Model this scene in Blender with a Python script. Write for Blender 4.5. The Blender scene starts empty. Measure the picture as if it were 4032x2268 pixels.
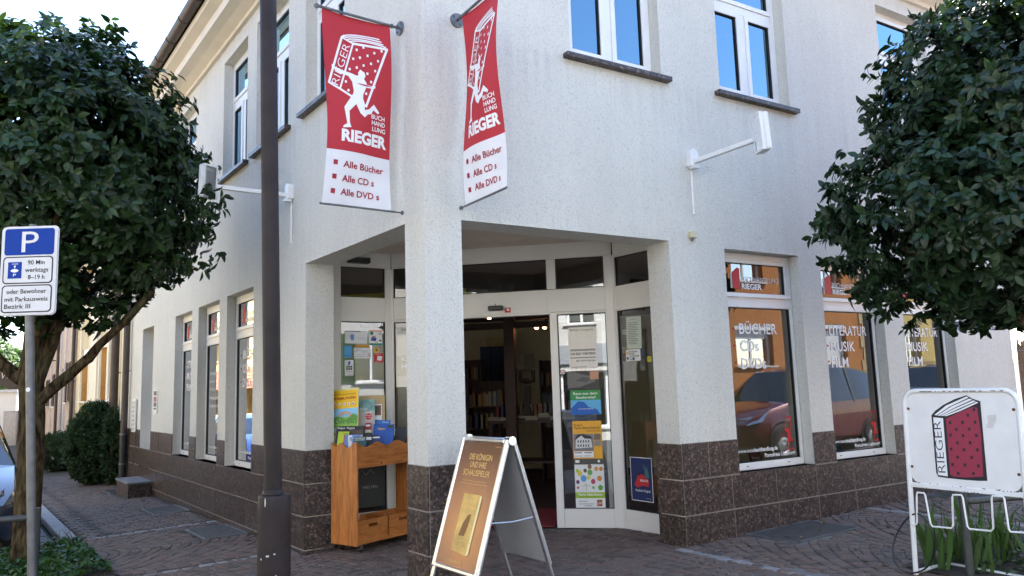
import bpy, bmesh, math, random
import numpy as np
from mathutils import Vector, Matrix, noise, geometry
random.seed(7); RNG = np.random.default_rng(11)
R = math.radians
scene = bpy.context.scene
COL = scene.collection

# ------------------------------------------------------------------ camera
PITCH, ROLL, FPX = R(7.378), R(-1.793), 3031.9
CAM = Vector((0, 0, 1.6))
_fw = Vector((0, math.cos(PITCH), math.sin(PITCH))); _rt = Vector((1, 0, 0)); _up = Vector((0, -math.sin(PITCH), math.cos(PITCH)))
c_rt = _rt * math.cos(ROLL) + _up * math.sin(ROLL); c_up = -_rt * math.sin(ROLL) + _up * math.cos(ROLL); c_fw = _fw
cam = bpy.data.cameras.new('camera'); cam.sensor_width = 36; cam.lens = FPX / 4032 * 36; cam.clip_end = 2000; cam.clip_start = 0.05
cam_o = bpy.data.objects.new('camera', cam); COL.objects.link(cam_o)
m = Matrix((c_rt, c_up, -c_fw)).transposed().to_4x4(); m.translation = CAM
cam_o.matrix_world = m
scene.camera = cam_o

# ------------------------------------------------------------------ sky, sun, exposure
SUN_EL, SUN_AZ = R(43), R(22)
world = bpy.data.worlds.new('World'); scene.world = world; world.use_nodes = True
wn = world.node_tree.nodes; wl = world.node_tree.links; wn.clear()
sky = wn.new('ShaderNodeTexSky'); sky.sky_type = 'NISHITA'; sky.sun_disc = False
sky.sun_elevation = SUN_EL; sky.sun_rotation = SUN_AZ; sky.air_density = 1.0; sky.dust_density = 0.3; sky.ozone_density = 1.8
bg = wn.new('ShaderNodeBackground'); bg.inputs['Strength'].default_value = 0.15
wo = wn.new('ShaderNodeOutputWorld'); wl.new(sky.outputs[0], bg.inputs[0]); wl.new(bg.outputs[0], wo.inputs[0])
sun = bpy.data.lights.new('sun', 'SUN'); sun.energy = 4.0; sun.angle = R(0.5); sun.color = (1, 0.95, 0.87)
sun_o = bpy.data.objects.new('sun', sun); COL.objects.link(sun_o)
sd = Vector((math.sin(SUN_AZ) * math.cos(SUN_EL), math.cos(SUN_AZ) * math.cos(SUN_EL), math.sin(SUN_EL)))
sun_o.rotation_euler = (-sd).to_track_quat('-Z', 'Y').to_euler(); sun_o.location = (0, 30, 40)
vs = scene.view_settings; vs.view_transform = 'Standard'; vs.look = 'None'; vs.gamma = 1; vs.use_curve_mapping = False
vs.exposure = 2.45
scene.render.engine = 'CYCLES'; scene.cycles.use_denoising = True
scene.cycles.max_bounces = 8; scene.cycles.transparent_max_bounces = 12; scene.cycles.caustics_reflective = False; scene.cycles.caustics_refractive = False

# ------------------------------------------------------------------ frames of the place
GA, GB, GC = .025, .0034, -.003
def G(x, y): return GA * x + GB * y + GC
class Fr:
    """vertical plane: p(s along, z, o outwards); read=+1 when text runs with s"""
    def __init__(self, o2, d2, n2, read):
        self.o = Vector(o2); self.d = Vector(d2).normalized(); self.n = Vector(n2).normalized(); self.read = read
    def p(self, s, z, o=0):
        q = self.o + self.d * s + self.n * o
        return Vector((q.x, q.y, z))
    def g(self, s, o=0, h=0):
        q = self.o + self.d * s + self.n * o
        return Vector((q.x, q.y, G(q.x, q.y) + h))
    def ang(self): return math.atan2(self.d.y, self.d.x)
CO = (-.694, 6.111)
AL, AR = R(-36.079), R(57.949)
FL = Fr(CO, (math.sin(AL), math.cos(AL)), (-math.cos(AL), math.sin(AL)), -1)
FR = Fr(CO, (math.sin(AR), math.cos(AR)), (math.cos(AR), -math.sin(AR)), 1)
def ab(a, b, z=0):
    q = Vector(CO) + FL.d * a + FR.d * b
    return Vector((q.x, q.y, z))
def two(p, q):
    d = (Vector(q) - Vector(p)).normalized()
    return Fr(p, d, (d.y, -d.x), 1)
GAl, GBr = (-1.446, 9.16), (1.14, 8.66)
GR2, GL2 = (1.64, 7.965), (-2.17, 8.70)
FF = two(GAl, GBr); FRR = two(GBr, GR2); FLL = two(GL2, GAl)
def at(px, py, Y):
    """photo pixel -> point on its ray at distance Y"""
    d = c_fw * FPX + c_rt * (px - 2016) - c_up * (py - 1134)
    return CAM + d * (Y / d.y)
def toimg(P):
    v = Vector(P) - CAM; z = v.dot(c_fw)
    if z < .1: return None
    return 2016 + FPX * v.dot(c_rt) / z, 1134 - FPX * v.dot(c_up) / z, z

# ------------------------------------------------------------------ materials
MATS = {}
def nodes(name):
    mt = bpy.data.materials.new(name); mt.use_nodes = True
    nt = mt.node_tree; b = nt.nodes['Principled BSDF']
    return mt, nt, b
def N(nt, t, **k):
    n = nt.nodes.new(t)
    for a, v in k.items():
        if a in n.inputs.keys(): n.inputs[a].default_value = v
        else: setattr(n, a, v)
    return n
def ramp(nt, fac, stops):
    r = nt.nodes.new('ShaderNodeValToRGB'); e = r.color_ramp.elements
    while len(e) > 1: e.remove(e[0])
    e[0].position = stops[0][0]; e[0].color = (*stops[0][1], 1)
    for p, c in stops[1:]:
        x = e.new(p); x.color = (*c, 1)
    nt.links.new(fac, r.inputs[0]); return r.outputs[0]
def pos(nt): return nt.nodes.new('ShaderNodeNewGeometry').outputs['Position']
def objc(nt): return nt.nodes.new('ShaderNodeTexCoord').outputs['Object']
def mix(nt, a, b, f, mode='MIX'):
    x = nt.nodes.new('ShaderNodeMix'); x.data_type = 'RGBA'; x.blend_type = mode
    for i, v in ((6, a), (7, b)):
        if isinstance(v, tuple): x.inputs[i].default_value = (*v, 1)
        else: nt.links.new(v, x.inputs[i])
    if isinstance(f, (int, float)): x.inputs[0].default_value = f
    else: nt.links.new(f, x.inputs[0])
    return x.outputs[2]
def mul(c, f): return tuple(min(1, v * f) for v in c)
def bumpn(nt, b, h, strength, dist):
    n = N(nt, 'ShaderNodeBump'); n.inputs['Strength'].default_value = strength; n.inputs['Distance'].default_value = dist
    nt.links.new(h, n.inputs['Height']); nt.links.new(n.outputs[0], b.inputs['Normal'])
def mk(name, c, rough=.6, var=.12, scale=8, bump=0, bscale=80, metal=0, spec=.5, coat=0, fine=0, obj=False, island=0, sheen=0):
    if name in MATS: return MATS[name]
    mt, nt, b = nodes(name)
    co = objc(nt) if obj else pos(nt)
    t = N(nt, 'ShaderNodeTexNoise'); t.inputs['Scale'].default_value = scale; t.inputs['Detail'].default_value = 6; nt.links.new(co, t.inputs['Vector'])
    col = ramp(nt, t.outputs[0], [(.3, mul(c, 1 - var)), (.7, mul(c, 1 + var))])
    if fine:
        t2 = N(nt, 'ShaderNodeTexNoise'); t2.inputs['Scale'].default_value = bscale; t2.inputs['Detail'].default_value = 3; nt.links.new(co, t2.inputs['Vector'])
        col = mix(nt, col, ramp(nt, t2.outputs[0], [(.35, mul(c, 1 - fine)), (.65, mul(c, 1 + fine))]), .5)
    if island:
        g = nt.nodes.new('ShaderNodeNewGeometry'); o = nt.nodes.new('ShaderNodeObjectInfo')
        a = N(nt, 'ShaderNodeMath', operation='ADD'); nt.links.new(g.outputs['Random Per Island'], a.inputs[0]); nt.links.new(o.outputs['Random'], a.inputs[1])
        f = N(nt, 'ShaderNodeMath', operation='FRACT'); nt.links.new(a.outputs[0], f.inputs[0])
        col = mix(nt, col, ramp(nt, f.outputs[0], [(0, (1 - island,) * 3), (.5, (1, 1, 1)), (1, (1, 1 - island * .35, 1 - island * .45))]), 1, 'MULTIPLY')
    nt.links.new(col, b.inputs['Base Color'])
    b.inputs['Roughness'].default_value = rough; b.inputs['Metallic'].default_value = metal; b.inputs['Specular IOR Level'].default_value = spec
    if coat: b.inputs['Coat Weight'].default_value = coat; b.inputs['Coat Roughness'].default_value = .04
    if bump:
        t3 = N(nt, 'ShaderNodeTexNoise'); t3.inputs['Scale'].default_value = bscale; t3.inputs['Detail'].default_value = 4; nt.links.new(co, t3.inputs['Vector'])
        bumpn(nt, b, t3.outputs[0], bump, .01)
    MATS[name] = mt; return mt
def flat(c, rough=.55):
    n = 'print_%d_%d_%d' % tuple(int(v * 255) for v in c)
    return mk(n, c, rough, .04, 30)
def srgb(r, g, b):
    f = lambda v: (v / 255 / 12.92) if v < 11 else ((v / 255 + .055) / 1.055) ** 2.4
    return (f(r), f(g), f(b))

def m_stucco(name, c, stain=.5):
    mt, nt, b = nodes(name); P = pos(nt)
    big = N(nt, 'ShaderNodeTexNoise'); big.inputs['Scale'].default_value = .9; big.inputs['Detail'].default_value = 7; nt.links.new(P, big.inputs['Vector'])
    mp = N(nt, 'ShaderNodeMapping'); mp.inputs['Scale'].default_value = (9, 9, .45); nt.links.new(P, mp.inputs['Vector'])
    st = N(nt, 'ShaderNodeTexNoise'); st.inputs['Scale'].default_value = 1; st.inputs['Detail'].default_value = 5; nt.links.new(mp.outputs[0], st.inputs['Vector'])
    grain = N(nt, 'ShaderNodeTexNoise'); grain.inputs['Scale'].default_value = 62; grain.inputs['Detail'].default_value = 3; grain.inputs['Distortion'].default_value = 1.2; nt.links.new(P, grain.inputs['Vector'])
    vor = N(nt, 'ShaderNodeTexVoronoi'); vor.inputs['Scale'].default_value = 120; nt.links.new(P, vor.inputs['Vector'])
    col = ramp(nt, big.outputs[0], [(.25, mul(c, .93)), (.7, mul(c, 1.03))])
    col = mix(nt, col, ramp(nt, st.outputs[0], [(.42, (.78, .76, .72)), (.62, (1, 1, 1))]), stain * .5, 'MULTIPLY')
    col = mix(nt, col, ramp(nt, grain.outputs[0], [(.32, (.62, .62, .64)), (.50, (1, 1, 1))]), .55, 'MULTIPLY')
    sx = N(nt, 'ShaderNodeSeparateXYZ'); nt.links.new(P, sx.inputs[0])
    mp2 = N(nt, 'ShaderNodeMapping'); mp2.inputs['Scale'].default_value = (16, 16, .8); nt.links.new(P, mp2.inputs['Vector'])
    dr = N(nt, 'ShaderNodeTexNoise'); dr.inputs['Scale'].default_value = 1; dr.inputs['Detail'].default_value = 6; nt.links.new(mp2.outputs[0], dr.inputs['Vector'])
    zr = N(nt, 'ShaderNodeMapRange'); zr.inputs[1].default_value = 0; zr.inputs[2].default_value = 8; nt.links.new(sx.outputs[2], zr.inputs[0])
    z8 = lambda z: z / 8
    msk = ramp(nt, zr.outputs[0], [(z8(1.0), (.9,) * 3), (z8(1.22), (.12,) * 3), (z8(2.9), (.1,) * 3), (z8(3.0), (.55,) * 3), (z8(3.12), (.1,) * 3), (z8(3.9), (.12,) * 3), (z8(4.62), (.75,) * 3), (z8(4.7), (.1,) * 3), (z8(6.2), (.15,) * 3), (z8(6.7), (.8,) * 3)])
    stf = mix(nt, msk, ramp(nt, dr.outputs[0], [(.45, (0, 0, 0)), (.68, (1, 1, 1))]), 1, 'MULTIPLY')
    sb = N(nt, 'ShaderNodeRGBToBW'); nt.links.new(stf, sb.inputs[0])
    sf = N(nt, 'ShaderNodeMath', operation='MULTIPLY'); sf.inputs[1].default_value = .22; nt.links.new(sb.outputs[0], sf.inputs[0])
    col = mix(nt, col, mul(c, .45), sf.outputs[0])
    nt.links.new(col, b.inputs['Base Color']); b.inputs['Roughness'].default_value = .92; b.inputs['Specular IOR Level'].default_value = .2
    a = N(nt, 'ShaderNodeMath', operation='ADD'); nt.links.new(grain.outputs[0], a.inputs[0]); nt.links.new(vor.outputs[0], a.inputs[1])
    bumpn(nt, b, a.outputs[0], .8, .008)
    MATS[name] = mt; return mt
def m_granite(name):
    mt, nt, b = nodes(name); P = pos(nt)
    nz = N(nt, 'ShaderNodeTexNoise'); nz.inputs['Scale'].default_value = 22; nz.inputs['Detail'].default_value = 4; nt.links.new(P, nz.inputs['Vector'])
    v1 = N(nt, 'ShaderNodeTexVoronoi'); v1.inputs['Scale'].default_value = 48
    off = mix(nt, P, nz.outputs[1], .06); nt.links.new(off, v1.inputs['Vector'])
    v2 = N(nt, 'ShaderNodeTexVoronoi'); v2.inputs['Scale'].default_value = 140; nt.links.new(P, v2.inputs['Vector'])
    c1 = ramp(nt, v1.outputs['Color'], [(.22, (.008, .007, .007)), (.40, (.045, .030, .027)), (.62, (.095, .064, .054)), (.85, (.27, .20, .165))])
    c2 = ramp(nt, v1.outputs['Distance'], [(.30, (1, 1, 1)), (.75, (.25, .23, .23))])
    col = mix(nt, c1, c2, .8, 'MULTIPLY')
    c3 = ramp(nt, v2.outputs['Color'], [(.2, (.010, .009, .009)), (.6, (.07, .05, .044)), (.95, (.24, .19, .165))])
    col = mix(nt, col, c3, .35)
    o = nt.nodes.new('ShaderNodeObjectInfo')
    col = mix(nt, col, ramp(nt, o.outputs['Random'], [(0, (.82, .8, .8)), (1, (1.0, .97, .95))]), 1, 'MULTIPLY')
    nt.links.new(col, b.inputs['Base Color'])
    rr = ramp(nt, nz.outputs[0], [(.3, (.28,) * 3), (.7, (.45,) * 3)]); nt.links.new(rr, b.inputs['Roughness']); b.inputs['Specular IOR Level'].default_value = .4
    MATS[name] = mt; return mt
def m_glass(name, base=.07, tint=(.92, .95, .93), gain=1.7, rough=0.0, refl=(.97, .98, 1)):
    mt = bpy.data.materials.new(name); mt.use_nodes = True; nt = mt.node_tree; nt.nodes.clear()
    out = nt.nodes.new('ShaderNodeOutputMaterial'); tr = N(nt, 'ShaderNodeBsdfTransparent'); tr.inputs[0].default_value = (*tint, 1)
    gl = N(nt, 'ShaderNodeBsdfGlossy'); gl.inputs['Roughness'].default_value = rough; gl.inputs[0].default_value = (*refl, 1)
    fr = N(nt, 'ShaderNodeFresnel'); fr.inputs[0].default_value = 1.5
    ma = N(nt, 'ShaderNodeMath', operation='MULTIPLY_ADD', use_clamp=True); ma.inputs[1].default_value = gain; ma.inputs[2].default_value = base
    g = nt.nodes.new('ShaderNodeNewGeometry'); wv = N(nt, 'ShaderNodeTexNoise'); wv.inputs['Scale'].default_value = 1.6; wv.inputs['Detail'].default_value = 1
    nt.links.new(g.outputs['Position'], wv.inputs['Vector'])
    bp = N(nt, 'ShaderNodeBump'); bp.inputs['Strength'].default_value = .12; bp.inputs['Distance'].default_value = .004; nt.links.new(wv.outputs[0], bp.inputs['Height']); nt.links.new(bp.outputs[0], gl.inputs['Normal'])
    nt.links.new(fr.outputs[0], ma.inputs[0]); mx = nt.nodes.new('ShaderNodeMixShader')
    nt.links.new(ma.outputs[0], mx.inputs[0]); nt.links.new(tr.outputs[0], mx.inputs[1]); nt.links.new(gl.outputs[0], mx.inputs[2]); nt.links.new(mx.outputs[0], out.inputs[0])
    MATS[name] = mt; return mt
def m_wood(name, c, c2, axis=(2, 14, 14)):
    mt, nt, b = nodes(name); P = objc(nt)
    mp = N(nt, 'ShaderNodeMapping'); mp.inputs['Scale'].default_value = axis; nt.links.new(P, mp.inputs['Vector'])
    t = N(nt, 'ShaderNodeTexNoise'); t.inputs['Scale'].default_value = 2.2; t.inputs['Detail'].default_value = 6; t.inputs['Distortion'].default_value = .6; nt.links.new(mp.outputs[0], t.inputs['Vector'])
    col = ramp(nt, t.outputs[0], [(.3, c2), (.5, c), (.68, mul(c, 1.25))])
    k = N(nt, 'ShaderNodeTexVoronoi'); k.inputs['Scale'].default_value = 5.5; nt.links.new(P, k.inputs['Vector'])
    col = mix(nt, mul(c2, .35), col, ramp(nt, k.outputs['Distance'], [(.05, (0, 0, 0)), (.10, (1, 1, 1))]))
    nt.links.new(col, b.inputs['Base Color']); b.inputs['Roughness'].default_value = .38
    bumpn(nt, b, t.outputs[0], .15, .004); MATS[name] = mt; return mt
def m_leaf(name, c, c2, rough=.38, trans=.25):
    mt, nt, b = nodes(name); g = nt.nodes.new('ShaderNodeNewGeometry')
    col = ramp(nt, g.outputs['Random Per Island'], [(0, c), (.75, c2), (1, mul(c2, 1.35))])
    nt.links.new(col, b.inputs['Base Color']); b.inputs['Roughness'].default_value = rough; b.inputs['Specular IOR Level'].default_value = .32
    tl = N(nt, 'ShaderNodeBsdfTranslucent'); nt.links.new(mix(nt, col, (.25, .5, .05), .35), tl.inputs[0])
    mx = nt.nodes.new('ShaderNodeMixShader'); mx.inputs[0].default_value = trans
    out = nt.nodes['Material Output']; nt.links.new(b.outputs[0], mx.inputs[1]); nt.links.new(tl.outputs[0], mx.inputs[2]); nt.links.new(mx.outputs[0], out.inputs[0])
    MATS[name] = mt; return mt
def m_emit(name, c, s):
    mt, nt, b = nodes(name); b.inputs['Base Color'].default_value = (*c, 1); b.inputs['Emission Color'].default_value = (*c, 1); b.inputs['Emission Strength'].default_value = s
    MATS[name] = mt; return mt

STUCCO = m_stucco('stucco_white', (.775, .76, .69), .2)
GRANITE = m_granite('brown_granite')
GROUT = mk('grout', (.27, .23, .21), .9, .2, 30)
PVC = mk('white_frame', (.80, .80, .79), .35, .03, 3)
ALU_W = mk('white_aluminium', (.72, .70, .66), .4, .04, 2)
RUBBER = mk('black_rubber', (.012, .012, .013), .6)
GLASS = m_glass('window_glass', .05, (.62, .66, .65), 1.35)
GLASSU = m_glass('upper_window_glass', .19, (.10, .12, .14), 1.6, refl=(.50, .78, 1.0))
GLASSD = m_glass('entrance_glass', .13, (.85, .90, .88), 1.6)
CLEAR = m_glass('clear_glass', .02, (.95, .97, .96), 1.0)
STEEL = mk('galvanised_steel', (.17, .175, .18), .5, .18, 14, metal=.6)
ALU = mk('brushed_aluminium', (.66, .66, .67), .3, .06, 30, metal=.9)
CHROME = mk('chrome', (.8, .8, .8), .08, .02, metal=1)
BROWNM = mk('brown_painted_metal', (.026, .019, .019), .5, .3, 5, bump=.05, bscale=50, spec=.25)
COPPER = mk('brown_zinc', (.055, .038, .032), .5, .25, 4)
WHITEP = mk('white_painted_steel', (.80, .80, .78), .35, .06, 6)
RUST = mk('rust', (.14, .05, .02), .9, .4, 60)
PINE = m_wood('orange_pine', (.46, .165, .038), (.30, .09, .018), (14, 14, 2))
PINEH = m_wood('orange_pine_long', (.42, .155, .038), (.28, .085, .018), (2.5, 2.5, 16))
PAPER = mk('white_paper', (.78, .78, .76), .7, .03)
BLACK = mk('black_plastic', (.015, .015, .016), .4)
DARKWOOD = mk('dark_brown_beam', (.045, .02, .014), .6, .25, 6)
CREAMW = mk('interior_cream', (.66, .55, .36), .9, .05)
STONE = mk('brown_sett', (.135, .099, .081), .8, .25, 9, bump=.5, bscale=60, fine=.35, island=.42)
GREYSETT = mk('grey_sett', (.25, .245, .24), .75, .25, 12, bump=.4, bscale=70, fine=.3, island=.25)
def m_mortar():
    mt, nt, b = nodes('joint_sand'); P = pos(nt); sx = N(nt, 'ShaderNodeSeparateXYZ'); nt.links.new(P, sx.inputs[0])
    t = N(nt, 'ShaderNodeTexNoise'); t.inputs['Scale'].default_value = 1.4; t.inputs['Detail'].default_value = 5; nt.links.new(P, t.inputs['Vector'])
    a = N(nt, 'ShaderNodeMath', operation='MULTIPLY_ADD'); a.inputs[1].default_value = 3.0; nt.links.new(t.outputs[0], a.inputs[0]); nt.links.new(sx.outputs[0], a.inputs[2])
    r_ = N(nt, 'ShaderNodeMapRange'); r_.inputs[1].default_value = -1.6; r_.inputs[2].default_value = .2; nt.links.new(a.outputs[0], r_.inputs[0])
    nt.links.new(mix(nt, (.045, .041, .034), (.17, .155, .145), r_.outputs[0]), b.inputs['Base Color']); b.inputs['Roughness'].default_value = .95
    MATS['joint_sand'] = mt; return mt
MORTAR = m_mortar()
ASPHALT = mk('asphalt', (.06, .06, .062), .9, .2, 2, bump=.4, bscale=200, fine=.4)
SOIL = mk('soil', (.035, .025, .018), .95, .4, 14, bump=.8, bscale=40)
def m_bark():
    mt, nt, b = nodes('bark'); P = pos(nt); mp = N(nt, 'ShaderNodeMapping'); mp.inputs['Scale'].default_value = (26, 26, 7); nt.links.new(P, mp.inputs['Vector'])
    t = N(nt, 'ShaderNodeTexNoise'); t.inputs['Scale'].default_value = 1; t.inputs['Detail'].default_value = 8; t.inputs['Distortion'].default_value = .5; nt.links.new(mp.outputs[0], t.inputs['Vector'])
    t2 = N(nt, 'ShaderNodeTexNoise'); t2.inputs['Scale'].default_value = 3; nt.links.new(P, t2.inputs['Vector'])
    col = ramp(nt, t.outputs[0], [(.38, (.014, .010, .006)), (.52, (.060, .042, .022)), (.68, (.115, .085, .045))])
    col = mix(nt, col, (.07, .075, .035), ramp(nt, t2.outputs[0], [(.5, (0, 0, 0)), (.75, (.6, .6, .6))]))
    nt.links.new(col, b.inputs['Base Color']); b.inputs['Roughness'].default_value = .95; b.inputs['Specular IOR Level'].default_value = .15
    bumpn(nt, b, t.outputs[0], 1.0, .03); MATS['bark'] = mt; return mt
BARK = m_bark()
LEAFL = m_leaf('glossy_leaf', (.008, .021, .006), (.025, .055, .015), .36, .10)
LEAFR = m_leaf('glossy_leaf_blue', (.007, .019, .007), (.020, .044, .016), .34, .08)
YEW = m_leaf('yew_needle', (.010, .026, .010), (.026, .055, .018), .5, .1)
IVY = m_leaf('ivy_leaf', (.014, .045, .010), (.032, .088, .018), .5, .15)
IRIS = m_leaf('iris_leaf', (.040, .085, .024), (.075, .14, .04), .5, .22)
REDB = mk('red_fabric', srgb(182, 44, 54), .75, .04, 5, bump=.05, bscale=300)
WHITEB = mk('white_fabric', (.78, .78, .79), .75, .04, 6, bump=.05, bscale=300)
DKRED = flat(srgb(160, 20, 45)); WPRINT = mk('white_print', (.85, .85, .85), .5, .02)
KPRINT = flat((.02, .02, .02)); BLUE = mk('sign_blue', srgb(0, 58, 152), .5, .04, spec=.2)

# ------------------------------------------------------------------ mesh builder
class MB:
    def __init__(s): s.v = []; s.f = []
    def add(s, vs, fs):
        b = len(s.v); s.v += [Vector(v) for v in vs]; s.f += [tuple(i + b for i in f) for f in fs]; return s
    def quad(s, a, b, c, d): return s.add([a, b, c, d], [(0, 1, 2, 3)])
    def hexa(s, p): return s.add(p, [(0, 3, 2, 1), (4, 5, 6, 7), (0, 1, 5, 4), (1, 2, 6, 5), (2, 3, 7, 6), (3, 0, 4, 7)])
    def fb(s, fr, s0, s1, z0, z1, o0, o1):
        return s.hexa([fr.p(s0, z0, o0), fr.p(s1, z0, o0), fr.p(s1, z0, o1), fr.p(s0, z0, o1), fr.p(s0, z1, o0), fr.p(s1, z1, o0), fr.p(s1, z1, o1), fr.p(s0, z1, o1)])
    def fq(s, fr, s0, s1, z0, z1, o): return s.quad(fr.p(s0, z0, o), fr.p(s1, z0, o), fr.p(s1, z1, o), fr.p(s0, z1, o))
    def box(s, x0, x1, y0, y1, z0, z1):
        return s.hexa([(x0, y0, z0), (x1, y0, z0), (x1, y1, z0), (x0, y1, z0), (x0, y0, z1), (x1, y0, z1), (x1, y1, z1), (x0, y1, z1)])
    def tube(s, path, r, seg=10, cap=True):
        path = [Vector(p) for p in path]; rs = r if isinstance(r, (list, tuple)) else [r] * len(path)
        rings = []; nrm = None
        for i, p in enumerate(path):
            t = (path[min(i + 1, len(path) - 1)] - path[max(i - 1, 0)]).normalized()
            if nrm is None:
                nrm = t.orthogonal().normalized()
            nrm = (nrm - t * nrm.dot(t)).normalized(); bi = t.cross(nrm)
            rings.append([p + (nrm * math.cos(2 * math.pi * k / seg) + bi * math.sin(2 * math.pi * k / seg)) * rs[i] for k in range(seg)])
        vs = [v for r_ in rings for v in r_]; fs = []
        for i in range(len(path) - 1):
            for k in range(seg):
                a = i * seg + k; b = i * seg + (k + 1) % seg
                fs.append((a, b, b + seg, a + seg))
        if cap:
            fs.append(tuple(range(seg - 1, -1, -1))); n = (len(path) - 1) * seg; fs.append(tuple(n + k for k in range(seg)))
        return s.add(vs, fs)
    def lathe(s, prof, c=(0, 0, 0), axis='z', seg=24, M=None):
        vs = []
        for r, h in prof:
            for k in range(seg):
                a = 2 * math.pi * k / seg
                v = Vector((r * math.cos(a), r * math.sin(a), h))
                if axis == 'y': v = Vector((v.x, v.z, v.y))
                if axis == 'x': v = Vector((v.z, v.x, v.y))
                if M: v = M @ v
                vs.append(v + Vector(c))
        fs = []
        for i in range(len(prof) - 1):
            for k in range(seg):
                a = i * seg + k; b = i * seg + (k + 1) % seg
                fs.append((a, b, b + seg, a + seg))
        return s.add(vs, fs)
    def prism(s, pts, vec):
        """planar polygon extruded by vec"""
        pts = [Vector(p) for p in pts]; vec = Vector(vec); n = len(pts)
        fs = [tuple(range(n - 1, -1, -1)), tuple(range(n, 2 * n))] + [(i, (i + 1) % n, n + (i + 1) % n, n + i) for i in range(n)]
        return s.add(pts + [p + vec for p in pts], fs)
    def poly(s, pts):
        tri = geometry.tessellate_polygon([[Vector(p) for p in pts]])
        return s.add(pts, [tuple(t) for t in tri])
    def build(s, name, mat, parent=None, world=True, smooth=False, recalc=True, bevel=0):
        off = Vector((0, 0, 0))
        if parent is not None and world:
            off = root_loc(parent)
        me = bpy.data.meshes.new(name)
        me.from_pydata([tuple(v - off) for v in s.v], [], s.f)
        if recalc or bevel:
            bm = bmesh.new(); bm.from_mesh(me)
            if bevel:
                bmesh.ops.remove_doubles(bm, verts=bm.verts, dist=1e-5)
                bmesh.ops.bevel(bm, geom=list(bm.edges), offset=bevel, segments=1, affect='EDGES', profile=.7)
            bmesh.ops.recalc_face_normals(bm, faces=bm.faces); bm.to_mesh(me); bm.free()
        if smooth:
            me.polygons.foreach_set('use_smooth', [True] * len(me.polygons))
        return link(name, me, mat, parent)
def root_loc(o):
    l = Vector((0, 0, 0))
    while o is not None: l += o.location; o = o.parent
    return l
def link(name, me, mat, parent=None):
    if mat is not None and len(me.materials) == 0: me.materials.append(mat)
    o = bpy.data.objects.new(name, me); COL.objects.link(o); o.parent = parent; return o
def tag(o, label=None, cat=None, group=None, kind=None):
    if label: o['label'] = label
    if cat: o['category'] = cat
    if group: o['group'] = group
    if kind: o['kind'] = kind
    return o
def thing(name, loc, label, cat, group=None, rz=0):
    o = bpy.data.objects.new(name, None); COL.objects.link(o); o.location = Vector(loc); o.rotation_euler = (0, 0, rz); o.empty_display_size = .2
    return tag(o, label, cat, group)
def smooth_auto(o, ang=40):
    me = o.data
    bm = bmesh.new(); bm.from_mesh(me)
    for f in bm.faces: f.smooth = True
    for e in bm.edges:
        if len(e.link_faces) == 2 and e.calc_face_angle(0) > R(ang): e.smooth = False
    bm.to_mesh(me); bm.free(); return o
def copy_tree(o, parent=None):
    c = o.copy(); COL.objects.link(c); c.parent = parent
    for ch in list(o.children): copy_tree(ch, c)
    return c

# ------------------------------------------------------------------ lettering
TXT = {}
def text2d(s, bold=0.0):
    k = (s, bold)
    if k in TXT: return TXT[k]
    cu = bpy.data.curves.new('t', 'FONT'); cu.body = s; cu.size = 1; cu.offset = bold; cu.resolution_u = 3; cu.fill_mode = 'BOTH'
    ob = bpy.data.objects.new('t', cu)
    me = bpy.data.meshes.new_from_object(ob)
    v = [(q.co.x, q.co.y) for q in me.vertices]; f = [tuple(p.vertices) for p in me.polygons]
    bpy.data.objects.remove(ob); bpy.data.meshes.remove(me); bpy.data.curves.remove(cu)
    if not v: v = [(0, 0)]; f = []
    x0 = min(a for a, b in v); x1 = max(a for a, b in v)
    v = [((a - x0) / max(1e-6, x1 - x0), b) for a, b in v]
    TXT[k] = (v, f); return TXT[k]
CAPH = .69
def put_text(mb, s, P, w, h, bold=0.012):
    """P(x, y) -> 3D point; text starts at x=0,y=baseline; width w, capital height h (metres)"""
    v, f = text2d(s, bold)
    return mb.add([P(x * w, y / CAPH * h) for x, y in v], f)
def ftext(mb, s, fr, s0, z0, w, h, o, bold=.012):
    return put_text(mb, s, lambda x, y: fr.p(s0 + fr.read * x, z0 + y, o), w, h, bold)
def stroke(pts, w):
    """2D polyline -> list of quads"""
    q = []
    for a, b in zip(pts[:-1], pts[1:]):
        a = Vector(a); b = Vector(b); d = (b - a).normalized(); n = Vector((-d.y, d.x)) * w / 2; e = d * w * .3
        q.append([a - n - e, b - n + e, b + n + e, a + n - e])
    return q
def fpoly(mb, pts, P):
    tri = geometry.tessellate_polygon([[Vector((a, b, 0)) for a, b in pts]])
    return mb.add([P(a, b) for a, b in pts], [tuple(t) for t in tri])

# ================================================================== GROUND
mb = MB()
mb.quad(*[Vector((x, y, G(x, y) - .11)) for x, y in ((-260, -200), (260, -200), (260, 260), (-260, 260))])
tag(mb.build('ground', ASPHALT), kind='structure')
pv_poly = [FL.g(46, 1.62), FL.g(2.4, 1.62), Vector((-4.2, 4.2, 0)), Vector((-2, 2.2, 0)), Vector((2.5, 1.6, 0)), FR.g(3.0, 3.3), FR.g(16, 3.3), FR.g(16, -.2), FR.g(2.8, -.2), Vector((1.35, 8.75, 0)), Vector((-1.5, 9.4, 0)), FL.g(2.9, -.2), FL.g(46, -.2)]
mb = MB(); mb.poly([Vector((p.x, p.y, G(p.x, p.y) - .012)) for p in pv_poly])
PAVE = tag(mb.build('pavement', MORTAR), kind='structure')
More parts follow.
